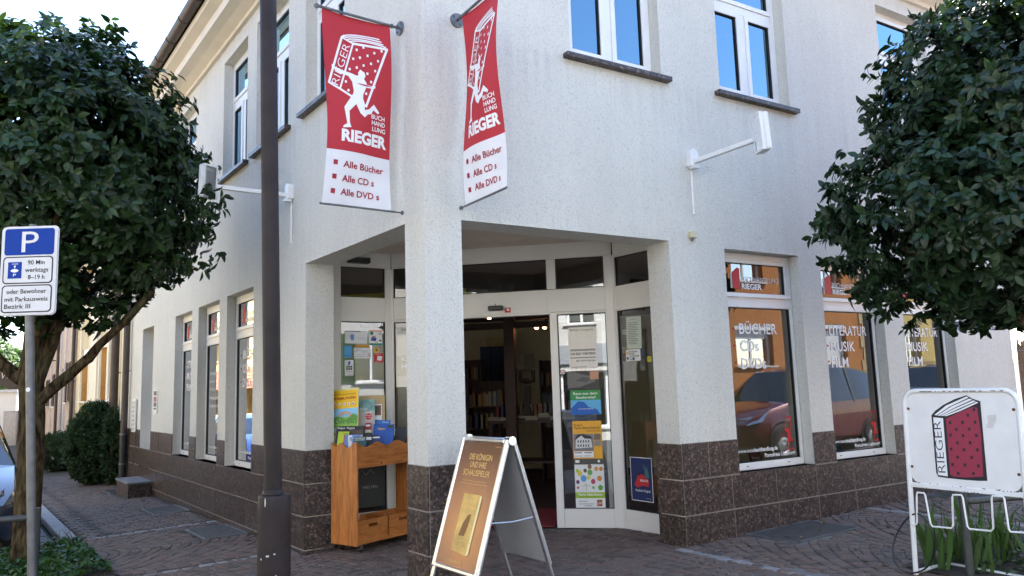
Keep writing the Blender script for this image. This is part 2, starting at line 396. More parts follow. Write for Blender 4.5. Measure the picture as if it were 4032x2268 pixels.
# paving stones ------------------------------------------------------
def stone_mesh(ch=.10, h=.035):
    v = [(-.5, -.5, -h), (.5, -.5, -h), (.5, .5, -h), (-.5, .5, -h)]
    v += [(x, y, -.007) for x, y, _ in v[:4]]
    c = .5 - ch; v += [(-c, -c, 0), (c, -c, 0), (c, c, 0), (-c, c, 0)]
    f = [(8, 9, 10, 11)]
    for i in range(4):
        j = (i + 1) % 4; f += [(4 + i, 4 + j, 8 + j, 8 + i), (i, j, 4 + j, 4 + i)]
    return v, f
stones = []      # (x, y, ang, w, d, grey)
def arcs(fr_o, ang, x0, x1, y0, y1, keep, W=1.25, sag=.33, pitch=.108):
    ca, sa = math.cos(ang), math.sin(ang)
    nx = int((x1 - x0) / W) + 1
    for ci in range(nx):
        for j in range(int((y1 - y0) / pitch)):
            n = 12
            for k in range(n):
                t = (k + .5 + (.25 if j % 2 else -.25)) / n
                if not 0.0 <= t <= 1.0: continue
                lx = x0 + (ci + t) * W; u = 2 * t - 1
                ly = y0 + j * pitch + sag * (1 - u * u)
                sl = math.atan(-4 * sag * u / W)
                X = fr_o[0] + lx * ca - ly * sa; Y = fr_o[1] + lx * sa + ly * ca
                if keep(X, Y):
                    stones.append((X + random.uniform(-.004, .004), Y + random.uniform(-.004, .004), ang + sl + random.uniform(-.06, .06), W / n / math.cos(sl) * .93 * random.uniform(.93, 1.02), pitch * .92 * random.uniform(.94, 1.02) * max(.75, math.cos(sl)), 0))
def rows(fr, s0, s1, o0, o1, keep, ps=.098, po=.125, jit=.5, grey=0, sz=.93):
    for i in range(int((s1 - s0) / ps)):
        ofs = (i % 2) * po * .5 + random.uniform(-.02, .02)
        for j in range(int((o1 - o0) / po) + 1):
            s = s0 + (i + .5) * ps; o = o0 + (j) * po + ofs
            if o < o0 + po * .3 or o > o1 - po * .3: continue
            p = fr.g(s + .012 * math.sin(j * 1.7 + i), o)
            if keep(p.x, p.y):
                stones.append((p.x, p.y, fr.ang() + random.uniform(-.05, .05), ps * sz * random.uniform(.93, 1.02), po * sz * random.uniform(.9, 1.02), grey))
def soff(fr, x, y):
    v = Vector((x, y)) - fr.o
    return v.dot(fr.d), v.dot(fr.n)
GRATES_L = [(4.44, 5.38), (7.25, 8.2), (11.15, 12.0)]
GRATES_R = [(3.46, 4.45), (6.6, 7.6)]
def in_view(x, y):
    q = toimg((x, y, G(x, y)))
    return q is not None and -260 < q[0] < 4300 and q[1] < 2420
def clear(x, y):
    if not in_view(x, y): return False
    s, o = soff(FL, x, y)
    for a, b in GRATES_L:
        if a - .03 < s < b + .03 and -.05 < o < .56: return False
    if 9.95 < s < 11.3 and -.1 < o < .5: return False
    s, o = soff(FR, x, y)
    for a, b in GRATES_R:
        if a - .03 < s < b + .03 and -.05 < o < .66: return False
    if s > 3.35 and o > 1.72: return False
    return True
def zone(x, y):
    sl, ol = soff(FL, x, y); sr, orr = soff(FR, x, y)
    v = Vector((x, y)) - Vector(CO)
    det = FL.d.x * FR.d.y - FL.d.y * FR.d.x
    a = (v.x * FR.d.y - v.y * FR.d.x) / det; b = (FL.d.x * v.y - FL.d.y * v.x) / det
    if b < -.015 and a >= 2.98: return 'L', a, b
    if a < -.015 and b >= 2.62: return 'R', a, b
    if a > 0 and b > 0:
        # alcove
        if a < .36 and b < .36: return None, a, b
        if (a > 2.57 and b < .36) or (b > 2.65 and a < .36): return None, a, b
        P = Vector((x, y))
        for f in (FF, FRR, FLL):
            if (P - f.o).dot(f.n) < .05: return None, a, b
        return 'C', a, b
    if a < 2.86 and b < 2.5: return 'C', a, b
    return None, a, b
def kL1(x, y):
    z, a, b = zone(x, y); return z == 'L' and a < 5.74 and soff(FL, x, y)[1] < 1.66 and clear(x, y)
def kL2(x, y):
    z, a, b = zone(x, y); return z == 'L' and a > 5.88 and clear(x, y)
def kC(x, y): return zone(x, y)[0] == 'C' and clear(x, y)
def kR(x, y):
    z, a, b = zone(x, y); return z == 'R' and not (5.40 < b < 5.54) and clear(x, y)
angL = FL.ang()
arcs(tuple(FL.g(9.5, 2.2).xy), angL + math.pi, 0, 8, -2.6, 2.6, kL1, W=1.42, sag=.42)
rows(FL, 5.9, 17, .03, 1.36, kL2)
rows(FL, 5.9, 17, 1.37, 1.62, kL2, ps=.16, po=.125, sz=.95)
arcs((.9, 3.0), R(-2), -5.2, 4.5, -1.0, 7.2, kC, W=1.3, sag=.36)
arcs(tuple(FR.g(2.2, 2.4).xy), FR.ang(), 0, 9, -.6, 3.2, kR, W=1.25, sag=.36)
# grey bands of stone
def band(fr, s, o0, o1, w=.1, l=.17):
    o = o0
    while o < o1:
        ll = l * random.uniform(.8, 1.2); p = fr.g(s + random.uniform(-.006, .006), o + ll / 2)
        if in_view(p.x, p.y): stones.append((p.x, p.y, fr.ang() + random.uniform(-.04, .04), w, ll * .94, 1))
        o += ll
band(FL, 2.92, .0, 1.6); band(FL, 5.81, 0, 1.6); band(FR, 2.56, .0, 2.6); band(FR, 5.47, .0, 1.7)
sv, sf = stone_mesh(); small = []
def appsize(q):
    i = toimg((q[0], q[1], G(q[0], q[1])))
    if not (-30 < i[0] < 4060 and i[1] < 2300): return 0
    return 1 / i[2]
stones.sort(key=appsize, reverse=True)
unit = bpy.data.meshes.new('paving_stone'); unit.from_pydata(sv, [], sf); unit.materials.append(STONE)
unitg = bpy.data.meshes.new('paving_stone'); unitg.from_pydata(sv, [], sf); unitg.materials.append(GREYSETT)
tilt = Vector((-GA, -GB, 1)).normalized()
for (x, y, a, w, d, g) in stones[:300]:
    o = bpy.data.objects.new('paving_stone', unitg if g else unit); COL.objects.link(o); o.parent = PAVE
    o.location = (x, y, G(x, y) + random.uniform(-.004, .003)); o.rotation_euler = (random.uniform(-.025, .025), random.uniform(-.03, .02), a); o.scale = (w, d, 1)
for gi, mt in ((0, STONE), (1, GREYSETT)):
    V = []; Fc = []
    for (x, y, a, w, d, g) in stones[300:]:
        if g != gi: continue
        ca, sa = math.cos(a), math.sin(a); b = len(V); z0 = G(x, y) + random.uniform(-.004, .003); tx = random.uniform(-.03, .03); ty = random.uniform(-.03, .03)
        for (vx, vy, vz) in sv:
            lx = vx * w; ly = vy * d
            V.append((x + lx * ca - ly * sa, y + lx * sa + ly * ca, z0 + vz + lx * tx + ly * ty))
        Fc += [tuple(i + b for i in f) for f in sf]
    me = bpy.data.meshes.new('paving_stones'); me.from_pydata(V, [], Fc)
    tag(link('far_paving_stones', me, mt, PAVE), kind='stuff')
# kerb and parking bay on the left, beds ------------------------------
mbk = MB(); mbk.quad(FL.g(46, 1.60, -.05), FL.g(5.7, 1.60, -.05), FL.g(5.7, 1.83, -.05), FL.g(46, 1.83, -.05))
KERB = tag(mbk.build('kerb', MORTAR), kind='structure')
KST = mk('kerb_granite', (.30, .30, .31), .8, .18, 10, bump=.3, bscale=90, fine=.25)
s = 5.72
while s < 30:
    l = random.uniform(.85, 1.05)
    mb = MB(); mb.hexa([FL.g(s, 1.64, -.2), FL.g(s + l - .012, 1.64, -.2), FL.g(s + l - .012, 1.80, -.2), FL.g(s, 1.80, -.2), FL.g(s, 1.64, .004), FL.g(s + l - .012, 1.64, .004), FL.g(s + l - .012, 1.80, -.006), FL.g(s, 1.80, -.006)])
    mb.build('kerb_stone', KST, KERB, bevel=.006); s += l
mb = MB()
for i in range(30):
    for j in range(17):
        s0 = 5.4 + i * .15; o0 = 1.86 + j * .15
        p = [FL.g(s0 + .01, o0 + .01 + .004 * (i % 2), -.10), FL.g(s0 + .14, o0 + .01, -.10), FL.g(s0 + .14, o0 + .14, -.10), FL.g(s0 + .01, o0 + .14, -.10)]
        mb.hexa(p + [q + Vector((0, 0, .02 + random.uniform(-.004, .004))) for q in p])
PB = mb.build('parking_bay', mk('blue_grey_sett', (.14, .15, .165), .75, .2, 9, bump=.4, island=.3)); tag(PB, kind='structure')
mb = MB(); mb.poly([FL.g(5.35, 1.68, .02), FL.g(2.9, 1.68, .02), FL.g(2.6, 2.4, .02), FL.g(2.7, 4.2, .02), FL.g(5.3, 4.2, .02)])
tag(mb.build('planting_bed', SOIL), kind='structure')
mb = MB(); mb.poly([FR.g(3.3, 1.75, .01), FR.g(9.0, 1.75, .01), FR.g(9.0, 3.2, .01), FR.g(3.1, 3.2, .01)])
tag(mb.build('planting_bed', SOIL), kind='structure')

# ================================================================== CORNER BUILDING
BR = Vector((CO[0], CO[1], G(*CO)))
BL = thing('corner_building', BR, 'white roughcast corner shop building with brown granite plinth and recessed entrance', 'building')
LEN_L, LEN_R, TOPZ, TH = 12.62, 9.15, 6.72, .32
WIN_L = [(4.36, 5.52), (5.89, 7.04), (7.43, 8.55)]; WIN_R = [(3.45, 4.63), (5.01, 6.15), (6.56, 7.69)]
UP_L = [(1.55, 2.61), (3.15, 4.34), (4.73, 5.85), (7.43, 8.55)]; UP_R = [(1.55, 2.70), (3.55, 4.70), (6.60, 7.72)]
DOOR_L = (10.27, 11.30)
Z_OP, Z_HD, Z_SILL, Z_BASE, UZ0, UZ1 = 3.0, 2.975, .675, 1.015, 4.70, 6.47
def facade(fr, holes, s0, s1, z0, z1):
    mb = MB(); ss = sorted({s0, s1} | {h[i] for h in holes for i in (0, 1)}); zz = sorted({z0, z1} | {h[i] for h in holes for i in (2, 3)})
    ss = [v for v in ss if s0 <= v <= s1]; zz = [v for v in zz if z0 <= v <= z1]
    for a, b in zip(ss[:-1], ss[1:]):
        for c, d in zip(zz[:-1], zz[1:]):
            cs, cz = (a + b) / 2, (c + d) / 2
            if any(h[0] < cs < h[1] and h[2] < cz < h[3] for h in holes): continue
            mb.fq(fr, a, b, c, d, 0); mb.quad(fr.p(a, c, -TH), fr.p(a, d, -TH), fr.p(b, d, -TH), fr.p(b, c, -TH))
    for a, b, c, d in holes:
        for q in (a, b): mb.quad(fr.p(q, c, 0), fr.p(q, d, 0), fr.p(q, d, -TH), fr.p(q, c, -TH))
        for q in (c, d):
            if q > z0: mb.quad(fr.p(a, q, 0), fr.p(b, q, 0), fr.p(b, q, -TH), fr.p(a, q, -TH))
    return mb
ZB = -.45
hl = [(a, b, Z_SILL, Z_HD) for a, b in WIN_L] + [(a, b, UZ0, UZ1) for a, b in UP_L] + [(.33, 2.59, ZB, Z_OP), (DOOR_L[0], DOOR_L[1], ZB, 2.97)]
hr = [(a, b, Z_SILL, Z_HD) for a, b in WIN_R] + [(a, b, UZ0, UZ1) for a, b in UP_R] + [(.34, 2.67, ZB, Z_OP)]
wl_ = facade(FL, hl, 0, LEN_L, ZB, TOPZ + .35).build('facade_wall', STUCCO, BL, recalc=False)
wr_ = facade(FR, hr, 0, LEN_R, ZB, TOPZ + .35).build('facade_wall', STUCCO, BL, recalc=False)
# back walls, slabs
cb = [ab(0.02, 0.02), ab(LEN_L, 0.02), ab(LEN_L, LEN_R), ab(0.02, LEN_R)]
mb = MB(); mb.quad(*[Vector((p.x, p.y, z)) for p, z in ((cb[1], ZB), (cb[2], ZB), (cb[2], 7.07), (cb[1], 7.07))]); mb.quad(*[Vector((p.x, p.y, z)) for p, z in ((cb[2], ZB), (cb[3], ZB), (cb[3], 7.07), (cb[2], 7.07))])
mb.build('rear_wall', STUCCO, BL, recalc=False)
mb = MB(); mb.hexa([Vector((p.x, p.y, 3.62)) for p in cb] + [Vector((p.x, p.y, 3.78)) for p in cb])
mb.build('floor_slab', mk('ceiling_grey', (.30, .29, .28), .9), BL)
al = [ab(.3, .3), ab(2.9, .3), Vector((*GAl, 0)) + Vector((0, .1, 0)), Vector((*GBr, 0)) + Vector((0, .1, 0)), ab(.3, 2.9)]
mb = MB(); mb.poly([Vector((p.x, p.y, 3.245)) for p in al])
mb.build('entrance_ceiling', mk('entrance_ceiling', (.74, .64, .54), .9, .08, 3), BL, recalc=False)
# ceiling of the upper storey and room walls behind the windows
mb = MB(); mb.poly([Vector((p.x, p.y, 6.9)) for p in cb]); mb.build('upper_ceiling', mk('ceiling_grey', (.30, .29, .28), .9), BL, recalc=False)
mb = MB()
for P_, Q_ in ((ab(3.6, 3.6), ab(3.6, 9.1)), (ab(3.6, 3.6), ab(12.5, 3.6))): mb.quad(Vector((*P_.xy, 3.78)), Vector((*Q_.xy, 3.78)), Vector((*Q_.xy, 6.9)), Vector((*P_.xy, 6.9)))
mb.build('room_wall', mk('room_wall', (.28, .27, .25), .9), BL, recalc=False)
# shop floor
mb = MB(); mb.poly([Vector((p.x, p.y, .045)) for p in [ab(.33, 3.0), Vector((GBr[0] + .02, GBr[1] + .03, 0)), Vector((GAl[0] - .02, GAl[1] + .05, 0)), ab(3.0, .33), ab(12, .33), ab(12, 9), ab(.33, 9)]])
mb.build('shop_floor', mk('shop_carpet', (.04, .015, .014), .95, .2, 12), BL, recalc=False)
# beams over the opening and pier returns
bs_ = MB()
bs_.fb(FL, .33, 2.59, Z_OP + .002, 3.4, -TH, -.002); bs_.fb(FR, .34, 2.67, Z_OP + .002, 3.4, -TH, -.002)
bs_.build('lintel_beam', STUCCO, BL)
# inner faces of the pillar
pm = MB(); c4 = [ab(.325, .004), ab(.33, .335), ab(.004, .335)]
pm.quad(Vector((*c4[0].xy, 1.0)), Vector((*c4[1].xy, 1.0)), Vector((*c4[1].xy, 3.0)), Vector((*c4[0].xy, 3.0)))
pm.quad(Vector((*c4[1].xy, 1.0)), Vector((*c4[2].xy, 1.0)), Vector((*c4[2].xy, 3.0)), Vector((*c4[1].xy, 3.0)))
pm.build('pillar_back', STUCCO, BL, recalc=False)
# cornice and gutter, roof
prof = [(0, 6.68), (.05, 6.68), (.05, 6.74), (.17, 6.79), (.30, 6.81), (.30, 6.95), (.43, 6.99), (.43, 7.10), (0, 7.10)]
def mitre(o):      # corner point of the offset profile
    A1 = FL.p(0, 0, o).xy; B1 = FR.p(0, 0, o).xy
    d1, d2 = FL.d, FR.d; det = d1.x * -d2.y + d1.y * d2.x
    w = B1 - A1; t = (w.x * -d2.y + w.y * d2.x) / det
    return A1 + d1 * t
cm = MB(); ring = []
for o, z in prof:
    q = mitre(o); ring.append([FL.p(LEN_L, z, o), Vector((q.x, q.y, z)), FR.p(LEN_R, z, o)])
for i in range(len(prof) - 1):
    for k in range(2): cm.quad(ring[i][k], ring[i][k + 1], ring[i + 1][k + 1], ring[i + 1][k])
cm.build('cornice', mk('cornice_render', (.74, .68, .58), .85, .05, 2), BL, recalc=False)
gt = MB(); prof2 = [(.52 + .085 * math.cos(a), 7.16 + .085 * math.sin(a)) for a in [math.pi + math.pi * k / 10 for k in range(11)]]; ring = []
for o, z in prof2:
    q = mitre(o); ring.append([FL.p(LEN_L, z, o), Vector((q.x, q.y, z)), FR.p(LEN_R, z, o)])
for i in range(len(prof2) - 1):
    for k in range(2): gt.quad(ring[i][k], ring[i][k + 1], ring[i + 1][k + 1], ring[i + 1][k])
GUT = gt.build('gutter', COPPER, BL, recalc=False, smooth=True)
for fr, ln in ((FL, LEN_L), (FR, LEN_R)):
    for k in range(int(ln / .8)):
        s_ = .5 + k * .8; g2 = MB()
        g2.tube([fr.p(s_, 7.16 + .09 * math.sin(a), .52 + .09 * math.cos(a)) for a in [math.pi * (1 + j / 8) for j in range(9)]], .008, 6)
        g2.build('gutter_bracket', COPPER, GUT)
rf = MB(); e = [mitre(.5), (FL.p(LEN_L, 0, .5)).xy, ab(LEN_L, LEN_R).xy, (FR.p(LEN_R, 0, .5)).xy]
e3 = [Vector((p.x, p.y, 7.2)) for p in e]; r1 = ab(4.6, 4.6, 10.8); r2 = ab(9, 4.6, 10.8)
rf.add(e3 + [r1, r2], [(0, 1, 5, 4), (1, 2, 5), (2, 3, 4, 5), (3, 0, 4)])
rf.add([p + Vector((0, 0, -.06)) for p in e3], [(0, 1, 2, 3)])
rf.build('roof', mk('roof_tile', (.12, .045, .03), .8, .3, 12, bump=.8, bscale=8), BL)

# windows of the building --------------------------------------------
def shop_window(fr, s0, s1, lines, first=False):
    W = tag(MB().fb(fr, s0, s1, Z_SILL - .02, Z_SILL, -.30, .012).build('window', GRANITE, BL))
    o1, o0 = -.12, -.19; f = MB(); fw = .055
    a, b = s0 + .012, s1 - .012
    f.fb(fr, a, a + fw, Z_SILL + .003, 2.965, o0, o1); f.fb(fr, b - fw, b, Z_SILL + .003, 2.965, o0, o1)
    f.fb(fr, a + fw, b - fw, Z_SILL + .003, .748, o0, o1); f.fb(fr, a + fw, b - fw, 2.90, 2.965, o0, o1)
    f.fb(fr, a + fw, b - fw, 2.378, 2.498, o0, o1)
    f.build('frame', PVC, W, bevel=.004)
    g = MB(); c, d = a + fw + .003, b - fw - .003
    for x0, x1, z0, z1 in ((c, d, 2.50, 2.535), (c, d, 2.86, 2.897), (c, c + .045, 2.535, 2.86), (d - .045, d, 2.535, 2.86)):
        g.fb(fr, x0, x1, z0, z1, o0 + .01, o1 + .008)
    g.fb(fr, c - .02, d + .02, 2.49, 2.502, o1 + .002, o1 + .02)
    g.build('sash', PVC, W)
    k = MB()
    for x0, x1, z0, z1 in ((c, d, .750, .757), (c, d, 2.368, 2.376), (c, c + .007, .757, 2.368), (d - .007, d, .757, 2.368), (c + .045, d - .045, 2.535, 2.541), (c + .045, d - .045, 2.854, 2.86), (c + .045, c + .051, 2.541, 2.854), (d - .051, d - .045, 2.541, 2.854)):
        k.fb(fr, x0, x1, z0, z1, -.16, -.126)
    k.build('gasket', RUBBER, W)
    MB().fq(fr, c, d, .752, 2.374, -.142).build('pane', GLASS, W, recalc=False)
    MB().fq(fr, c + .045, d - .045, 2.537, 2.858, -.142).build('pane', GLASS, W, recalc=False)
    sl = MB()
    for q in (.22, .78): sl.fb(fr, a + (b - a) * q - .015, a + (b - a) * q + .015, .708, .716, o1 - .002, o1 + .0015)
    sl.build('drain_slot', RUBBER, W)
    # lettering on the inside face of the glass, seen through it: it lies just in front of the pane
    L0 = (s0 if fr.read > 0 else s1); rd = fr.read; oz = -.139
    P = lambda x, z: fr.p(L0 + rd * x, z, oz)
    wt = MB(); rd_ = MB(); bk = MB()
    def T(mb, t, x, z, w, h, bold=.0): put_text(MB(), t, lambda u, v: P(x + u, z + v), w, h, bold).build('lettering', WPRINT, W, recalc=False)
    if lines != 'small':
        for t, x, z, w in lines: T(wt, t, x, z, w, .112, .012)
        for z in (2.150, 1.970, 1.788): MB().quad(P(.20, z - .012), P(.225, z - .012), P(.225, z + .012), P(.20, z + .012)).build('bullet_mark', DKRED, W, recalc=False)
    else:
        for t, z, w in (('Alle Bücher', 1.925, .40), ('Bücher', 1.81, .26), ('Hörbücher', 1.695, .32), ('Professionelle Beratung', 1.565, .58), ('Kompetenter Service', 1.45, .58)): T(wt, t, .20, z, w, .05)
    T(wt, 'BUCHHANDLUNG', .385, 2.664, .60, .056, .0); T(wt, 'RIEGER', .385, 2.585, .32, .056, .035)
    T(wt, 'www.neue', .155, .852, .25, .040); T(wt, 'buchhandlung.de', .41, .852, .36, .040, .025); T(wt, 'Portofreie Lieferung!', .56, .785, .49, .040, .02)
    fpoly(rd_, [(.245, 2.585), (.362, 2.580), (.366, 2.80), (.335, 2.815), (.25, 2.76)], P)
    fpoly(wt, [(.215, 2.59), (.240, 2.587), (.243, 2.757), (.222, 2.765)], P)
    put_text(bk, 'RIEGER', lambda u, v: fr.p(L0 + rd * (.236 - v), 2.600 + u, oz + .001), .14, .016, .0)
    # small red runner with a book
    rb = MB()
    X = lambda u, v: P(.875 + u, .865 + v)
    for q in stroke([(.04, .17), (.06, .315), (.145, .325), (.125, .18)], .012): rb.add([X(*c) for c in q], [(0, 1, 2, 3)])
    fpoly(rb, [(.075, .20), (.105, .205), (.11, .17), (.125, .15), (.12, .085), (.15, .06), (.165, .085), (.155, .09), (.14, .08), (.115, .05), (.095, .075), (.075, .045), (.075, .0), (.05, .0), (.06, .05), (.075, .10), (.07, .15), (.045, .175), (.05, .19)], X)
    put_text(rb, 'RIEGER', lambda u, v: X(.06 + u, -.03 + v), .11, .022, .02)
    rb.build('logo', flat(srgb(200, 35, 40)), W, recalc=False)
    wt.build('emblem_spine', WPRINT, W, recalc=False); rd_.build('book_emblem', flat(srgb(190, 40, 40)), W, recalc=False); bk.build('spine_lettering', KPRINT, W, recalc=False)
    return W
BUE = [('BÜCHER', .30, 2.097, .60), ('CDs', .30, 1.911, .285), ('DVDs', .30, 1.723, .385)]
LIT = [('LITERATUR', .26, 2.094, .71), ('MUSIK', .26, 1.908, .46), ('FILM', .26, 1.720, .31)]
shop_window(FR, *WIN_R[0], BUE); shop_window(FR, *WIN_R[1], LIT); shop_window(FR, *WIN_R[2], LIT)
shop_window(FL, *WIN_L[0], BUE); shop_window(FL, *WIN_L[1], 'small'); shop_window(FL, *WIN_L[2], LIT)
def upper_window(fr, s0, s1):
    W = MB().fb(fr, s0 - .085, s1 + .085, UZ0 - .052, UZ0 - .002, -.05, .075).build('window', GRANITE, BL, bevel=.004)
    mb = MB(); mb.fb(fr, s0, s1, UZ0 - .002, UZ0 + .012, -.16, -.0); mb.build('sill', GRANITE, W)
    o0, o1 = -.20, -.13; f = MB(); fw = .065; a, b = s0 + .004, s1 - .004; c, d = a + fw, b - fw; mid = (a + b) / 2; zt0, zt1 = 5.77, 5.87
    f.fb(fr, a, c, UZ0 + .013, UZ1 - .003, o0, o1); f.fb(fr, d, b, UZ0 + .013, UZ1 - .003, o0, o1)
    f.fb(fr, c, d, UZ0 + .013, UZ0 + .09, o0, o1); f.fb(fr, c, d, UZ1 - .07, UZ1 - .003, o0, o1); f.fb(fr, c, d, zt0, zt1, o0, o1 - .003)
    f.fb(fr, mid - .05, mid + .05, UZ0 + .09, zt0, o0, o1 - .004)
    f.build('frame', PVC, W, bevel=.004)
    pn = [(c, mid - .05, UZ0 + .09, zt0), (mid + .05, d, UZ0 + .09, zt0), (c, d, zt1, UZ1 - .07)]
    for x0, x1, z0, z1 in pn:
        k = MB(); t = .05
        for q in ((x0, x1, z0, z0 + t), (x0, x1, z1 - t, z1), (x0, x0 + t, z0 + t, z1 - t), (x1 - t, x1, z0 + t, z1 - t)): k.fb(fr, *q, o0 + .01, o1 + .012)
        sa = k.build('sash', PVC, W)
        k = MB(); t2 = .008; y0, y1, w0, w1 = x0 + t, x1 - t, z0 + t, z1 - t
        for q in ((y0, y1, w0, w0 + t2), (y0, y1, w1 - t2, w1), (y0, y0 + t2, w0, w1), (y1 - t2, y1, w0, w1)): k.fb(fr, *q, -.17, -.13)
        k.build('gasket', RUBBER, W)
        MB().fq(fr, y0, y1, w0, w1, -.150).build('pane', GLASSU, W, recalc=False)
    # net curtain hanging inside
    cu = MB(); n = 24; zc0, zc1 = UZ0 + .12, UZ1 - .1; side = [(c, c + .17), (d - .17, d)]
    for x0, x1 in side:
        for k in range(n):
            u0 = x0 + (x1 - x0) * k / n; u1 = x0 + (x1 - x0) * (k + 1) / n
            cu.quad(fr.p(u0, zc0, -.34 + .012 * math.sin(k * 1.4)), fr.p(u1, zc0, -.34 + .012 * math.sin((k + 1) * 1.4)), fr.p(u1, zc1, -.34 + .012 * math.sin((k + 1) * 1.4)), fr.p(u0, zc1, -.34 + .012 * math.sin(k * 1.4)))
    cu.build('curtain', mk('net_curtain', (.7, .72, .75), .9), W, recalc=False)
for a, b in UP_L: upper_window(FL, a, b)
for a, b in UP_R: upper_window(FR, a, b)

# granite plinth -----------------------------------------------------
mb = MB(); 
def gback(fr, s0, s1, z0, z1): mb.fq(fr, s0, s1, z0, z1, .009)
def strips(fr, wins, s0, s1, door=None):
    segs = [(s0, s1, ZB, Z_SILL - .02)] if not door else [(s0, door[0], ZB, Z_SILL - .02), (door[1], s1, ZB, Z_SILL - .02)]
    e = s0
    for a, b in wins: segs.append((e, a, Z_SILL - .02, Z_BASE)); e = b
    if door: segs.append((e, door[0], Z_SILL - .02, Z_BASE)); e = door[1]
    segs.append((e, s1, Z_SILL - .02, Z_BASE)); return segs
SEG_L = strips(FL, WIN_L, 2.59, LEN_L, DOOR_L); SEG_R = strips(FR, WIN_R, 2.67, LEN_R)
for fr, sg in ((FL, SEG_L), (FR, SEG_R)):
    for q in sg: gback(fr, *q)
gback(FL, 0, .33, ZB, Z_BASE); gback(FR, 0, .34, ZB, Z_BASE)
PL = mb.build('plinth', GROUT, BL, recalc=False)
tm = bpy.data.meshes.new('granite_tile'); tb = MB().box(-.5, .5, -.5, .5, -.5, .5); tm.from_pydata([tuple(v) for v in tb.v], [], tb.f); tm.materials.append(GRANITE)
def tile(fr, s0, s1, z0, z1, o0=-.012, o1=.012):
    w = abs(s1 - s0)
    if w < .02 or z1 - z0 < .02: return
    o = bpy.data.objects.new('granite_tile', tm); COL.objects.link(o); o.parent = PL
    o.location = fr.p((s0 + s1) / 2, (z0 + z1) / 2, (o0 + o1) / 2 + random.uniform(-.0015, .0015)) - BR
    o.rotation_euler = (0, 0, fr.ang()); o.scale = (w - .012, o1 - o0, z1 - z0 - .009)
def tilerow(fr, s0, s1, z0, z1, ofs):
    s = s0; n = ofs
    while s < s1 - .01:
        e = min(s1, n) if n > s + .12 else min(s1, n + .655)
        if s1 - e < .1: e = s1
        tile(fr, s, e, z0, z1); s = e; n += .655
        while n <= s + .05: n += .655
ZR = [(.340, .668), (.005, .336), (-.33, .001)]
for fr, sg, base, ln in ((FL, SEG_L, 2.59, LEN_L), (FR, SEG_R, 2.67, LEN_R)):
    lows = [q for q in sg if q[2] == ZB]
    for (s0, s1, _, _) in lows:
        for i, (z0, z1) in enumerate(ZR): tilerow(fr, s0, s1, z0, z1, base + (.66 if i % 2 == 0 else 1.0) - (.33 if i % 2 else 0))
    for (s0, s1, z0, z1) in sg:
        if z0 > 0: tilerow(fr, s0, s1, .672, Z_BASE, s0 + .36)
# window reveals, pier returns, pillar, door reveal
for fr, wins in ((FL, WIN_L), (FR, WIN_R)):
    for a, b in wins:
        tile(fr, a - .001, a + .010, Z_SILL + .005, Z_BASE, -.12, .011); tile(fr, b - .010, b + .001, Z_SILL + .005, Z_BASE, -.12, .011)
rows4 = [(.672, Z_BASE)] + ZR
for z0, z1 in rows4:
    for fr, e0, e1 in ((FL, .0, .33), (FR, .0, .34)): tile(fr, e0 - .011 if fr is FL else e0, e1 + .009, z0, z1)
    def ret(P, Q):       # face between two plan points
        f = two(P.xy, Q.xy); tile(f, 0, (Q - P).length, z0, z1, -.012, .010)
    ret(ab(2.585, -.01), ab(2.585, .325)); ret(ab(.325, 2.665), ab(-.01, 2.665))
    ret(ab(.335, .35), ab(.335, -.0)); ret(ab(0, .345), ab(.35, .345))
    tile(FL, DOOR_L[0] - .002, DOOR_L[0] + .01, z0, z1, -.30, .01); tile(FL, DOOR_L[1] - .01, DOOR_L[1] + .002, z0, z1, -.30, .01)
# side door in the left facade
sd_ = MB().fb(FL, DOOR_L[0] + .01, DOOR_L[1] - .01, .30, 2.96, -.30, -.25).build('side_door', PVC, BL, bevel=.004)
MB().fb(FL, DOOR_L[0] + .12, DOOR_L[1] - .12, 1.1, 2.3, -.248, -.246).build('pane', GLASS, sd_)
MB().fb(FL, DOOR_L[0] + .12, DOOR_L[1] - .12, 2.42, 2.85, -.248, -.246).build('pane', GLASS, sd_)
MB().tube([FL.p(10.42, 1.2, -.248), FL.p(10.42, 1.2, -.19), FL.p(10.54, 1.2, -.19)], .011, 8).build('handle', STEEL, sd_)

# entrance glazing ----------------------------------------------------
SF = MB()
for fr, L in ((FF, 2.633), (FRR, .87), (FLL, .87)):
    SF.fb(fr, .0 if fr is FF else .02, L - (0 if fr is FF else .02), 3.062, 3.243, -.05, .0)
SFR = SF.build('shop_front', ALU_W, BL)
def bars(fr, lst, name='mullion', o=(-.055, .0)):
    for q in lst:
        MB().fb(fr, *q, *o).build(name, ALU_W, SFR, bevel=.004)
zf = .045
bars(FF, [(-.045, .022, zf, 3.06), (.60, .73, zf, 2.44), (1.90, 1.985, zf, 2.44), (2.54, 2.66, zf, 3.06), (1.88, 1.985, 2.71, 3.06)], o=(-.055, .006))
bars(FF, [(.022, 1.88, 2.442, 2.706), (1.88, 2.54, 2.442, 2.706), (.022, .60, 2.415, 2.44), (1.985, 2.54, 2.415, 2.44)], 'rail')
bars(FF, [(.022, .60, zf, .25), (1.985, 2.54, zf, .25)], 'kick_panel', (-.05, -.004))
bars(FF, [(.73, 1.90, 2.42, 2.441)], 'door_track', (-.1, .012))
bars(FRR, [(.0, .04, zf, 3.06), (.80, .87, zf, 3.06)], o=(-.055, .004)); bars(FRR, [(.04, .80, 2.42, 2.70), (.04, .80, 3.03, 3.06)], 'rail'); bars(FRR, [(.04, .80, zf, .25)], 'kick_panel')
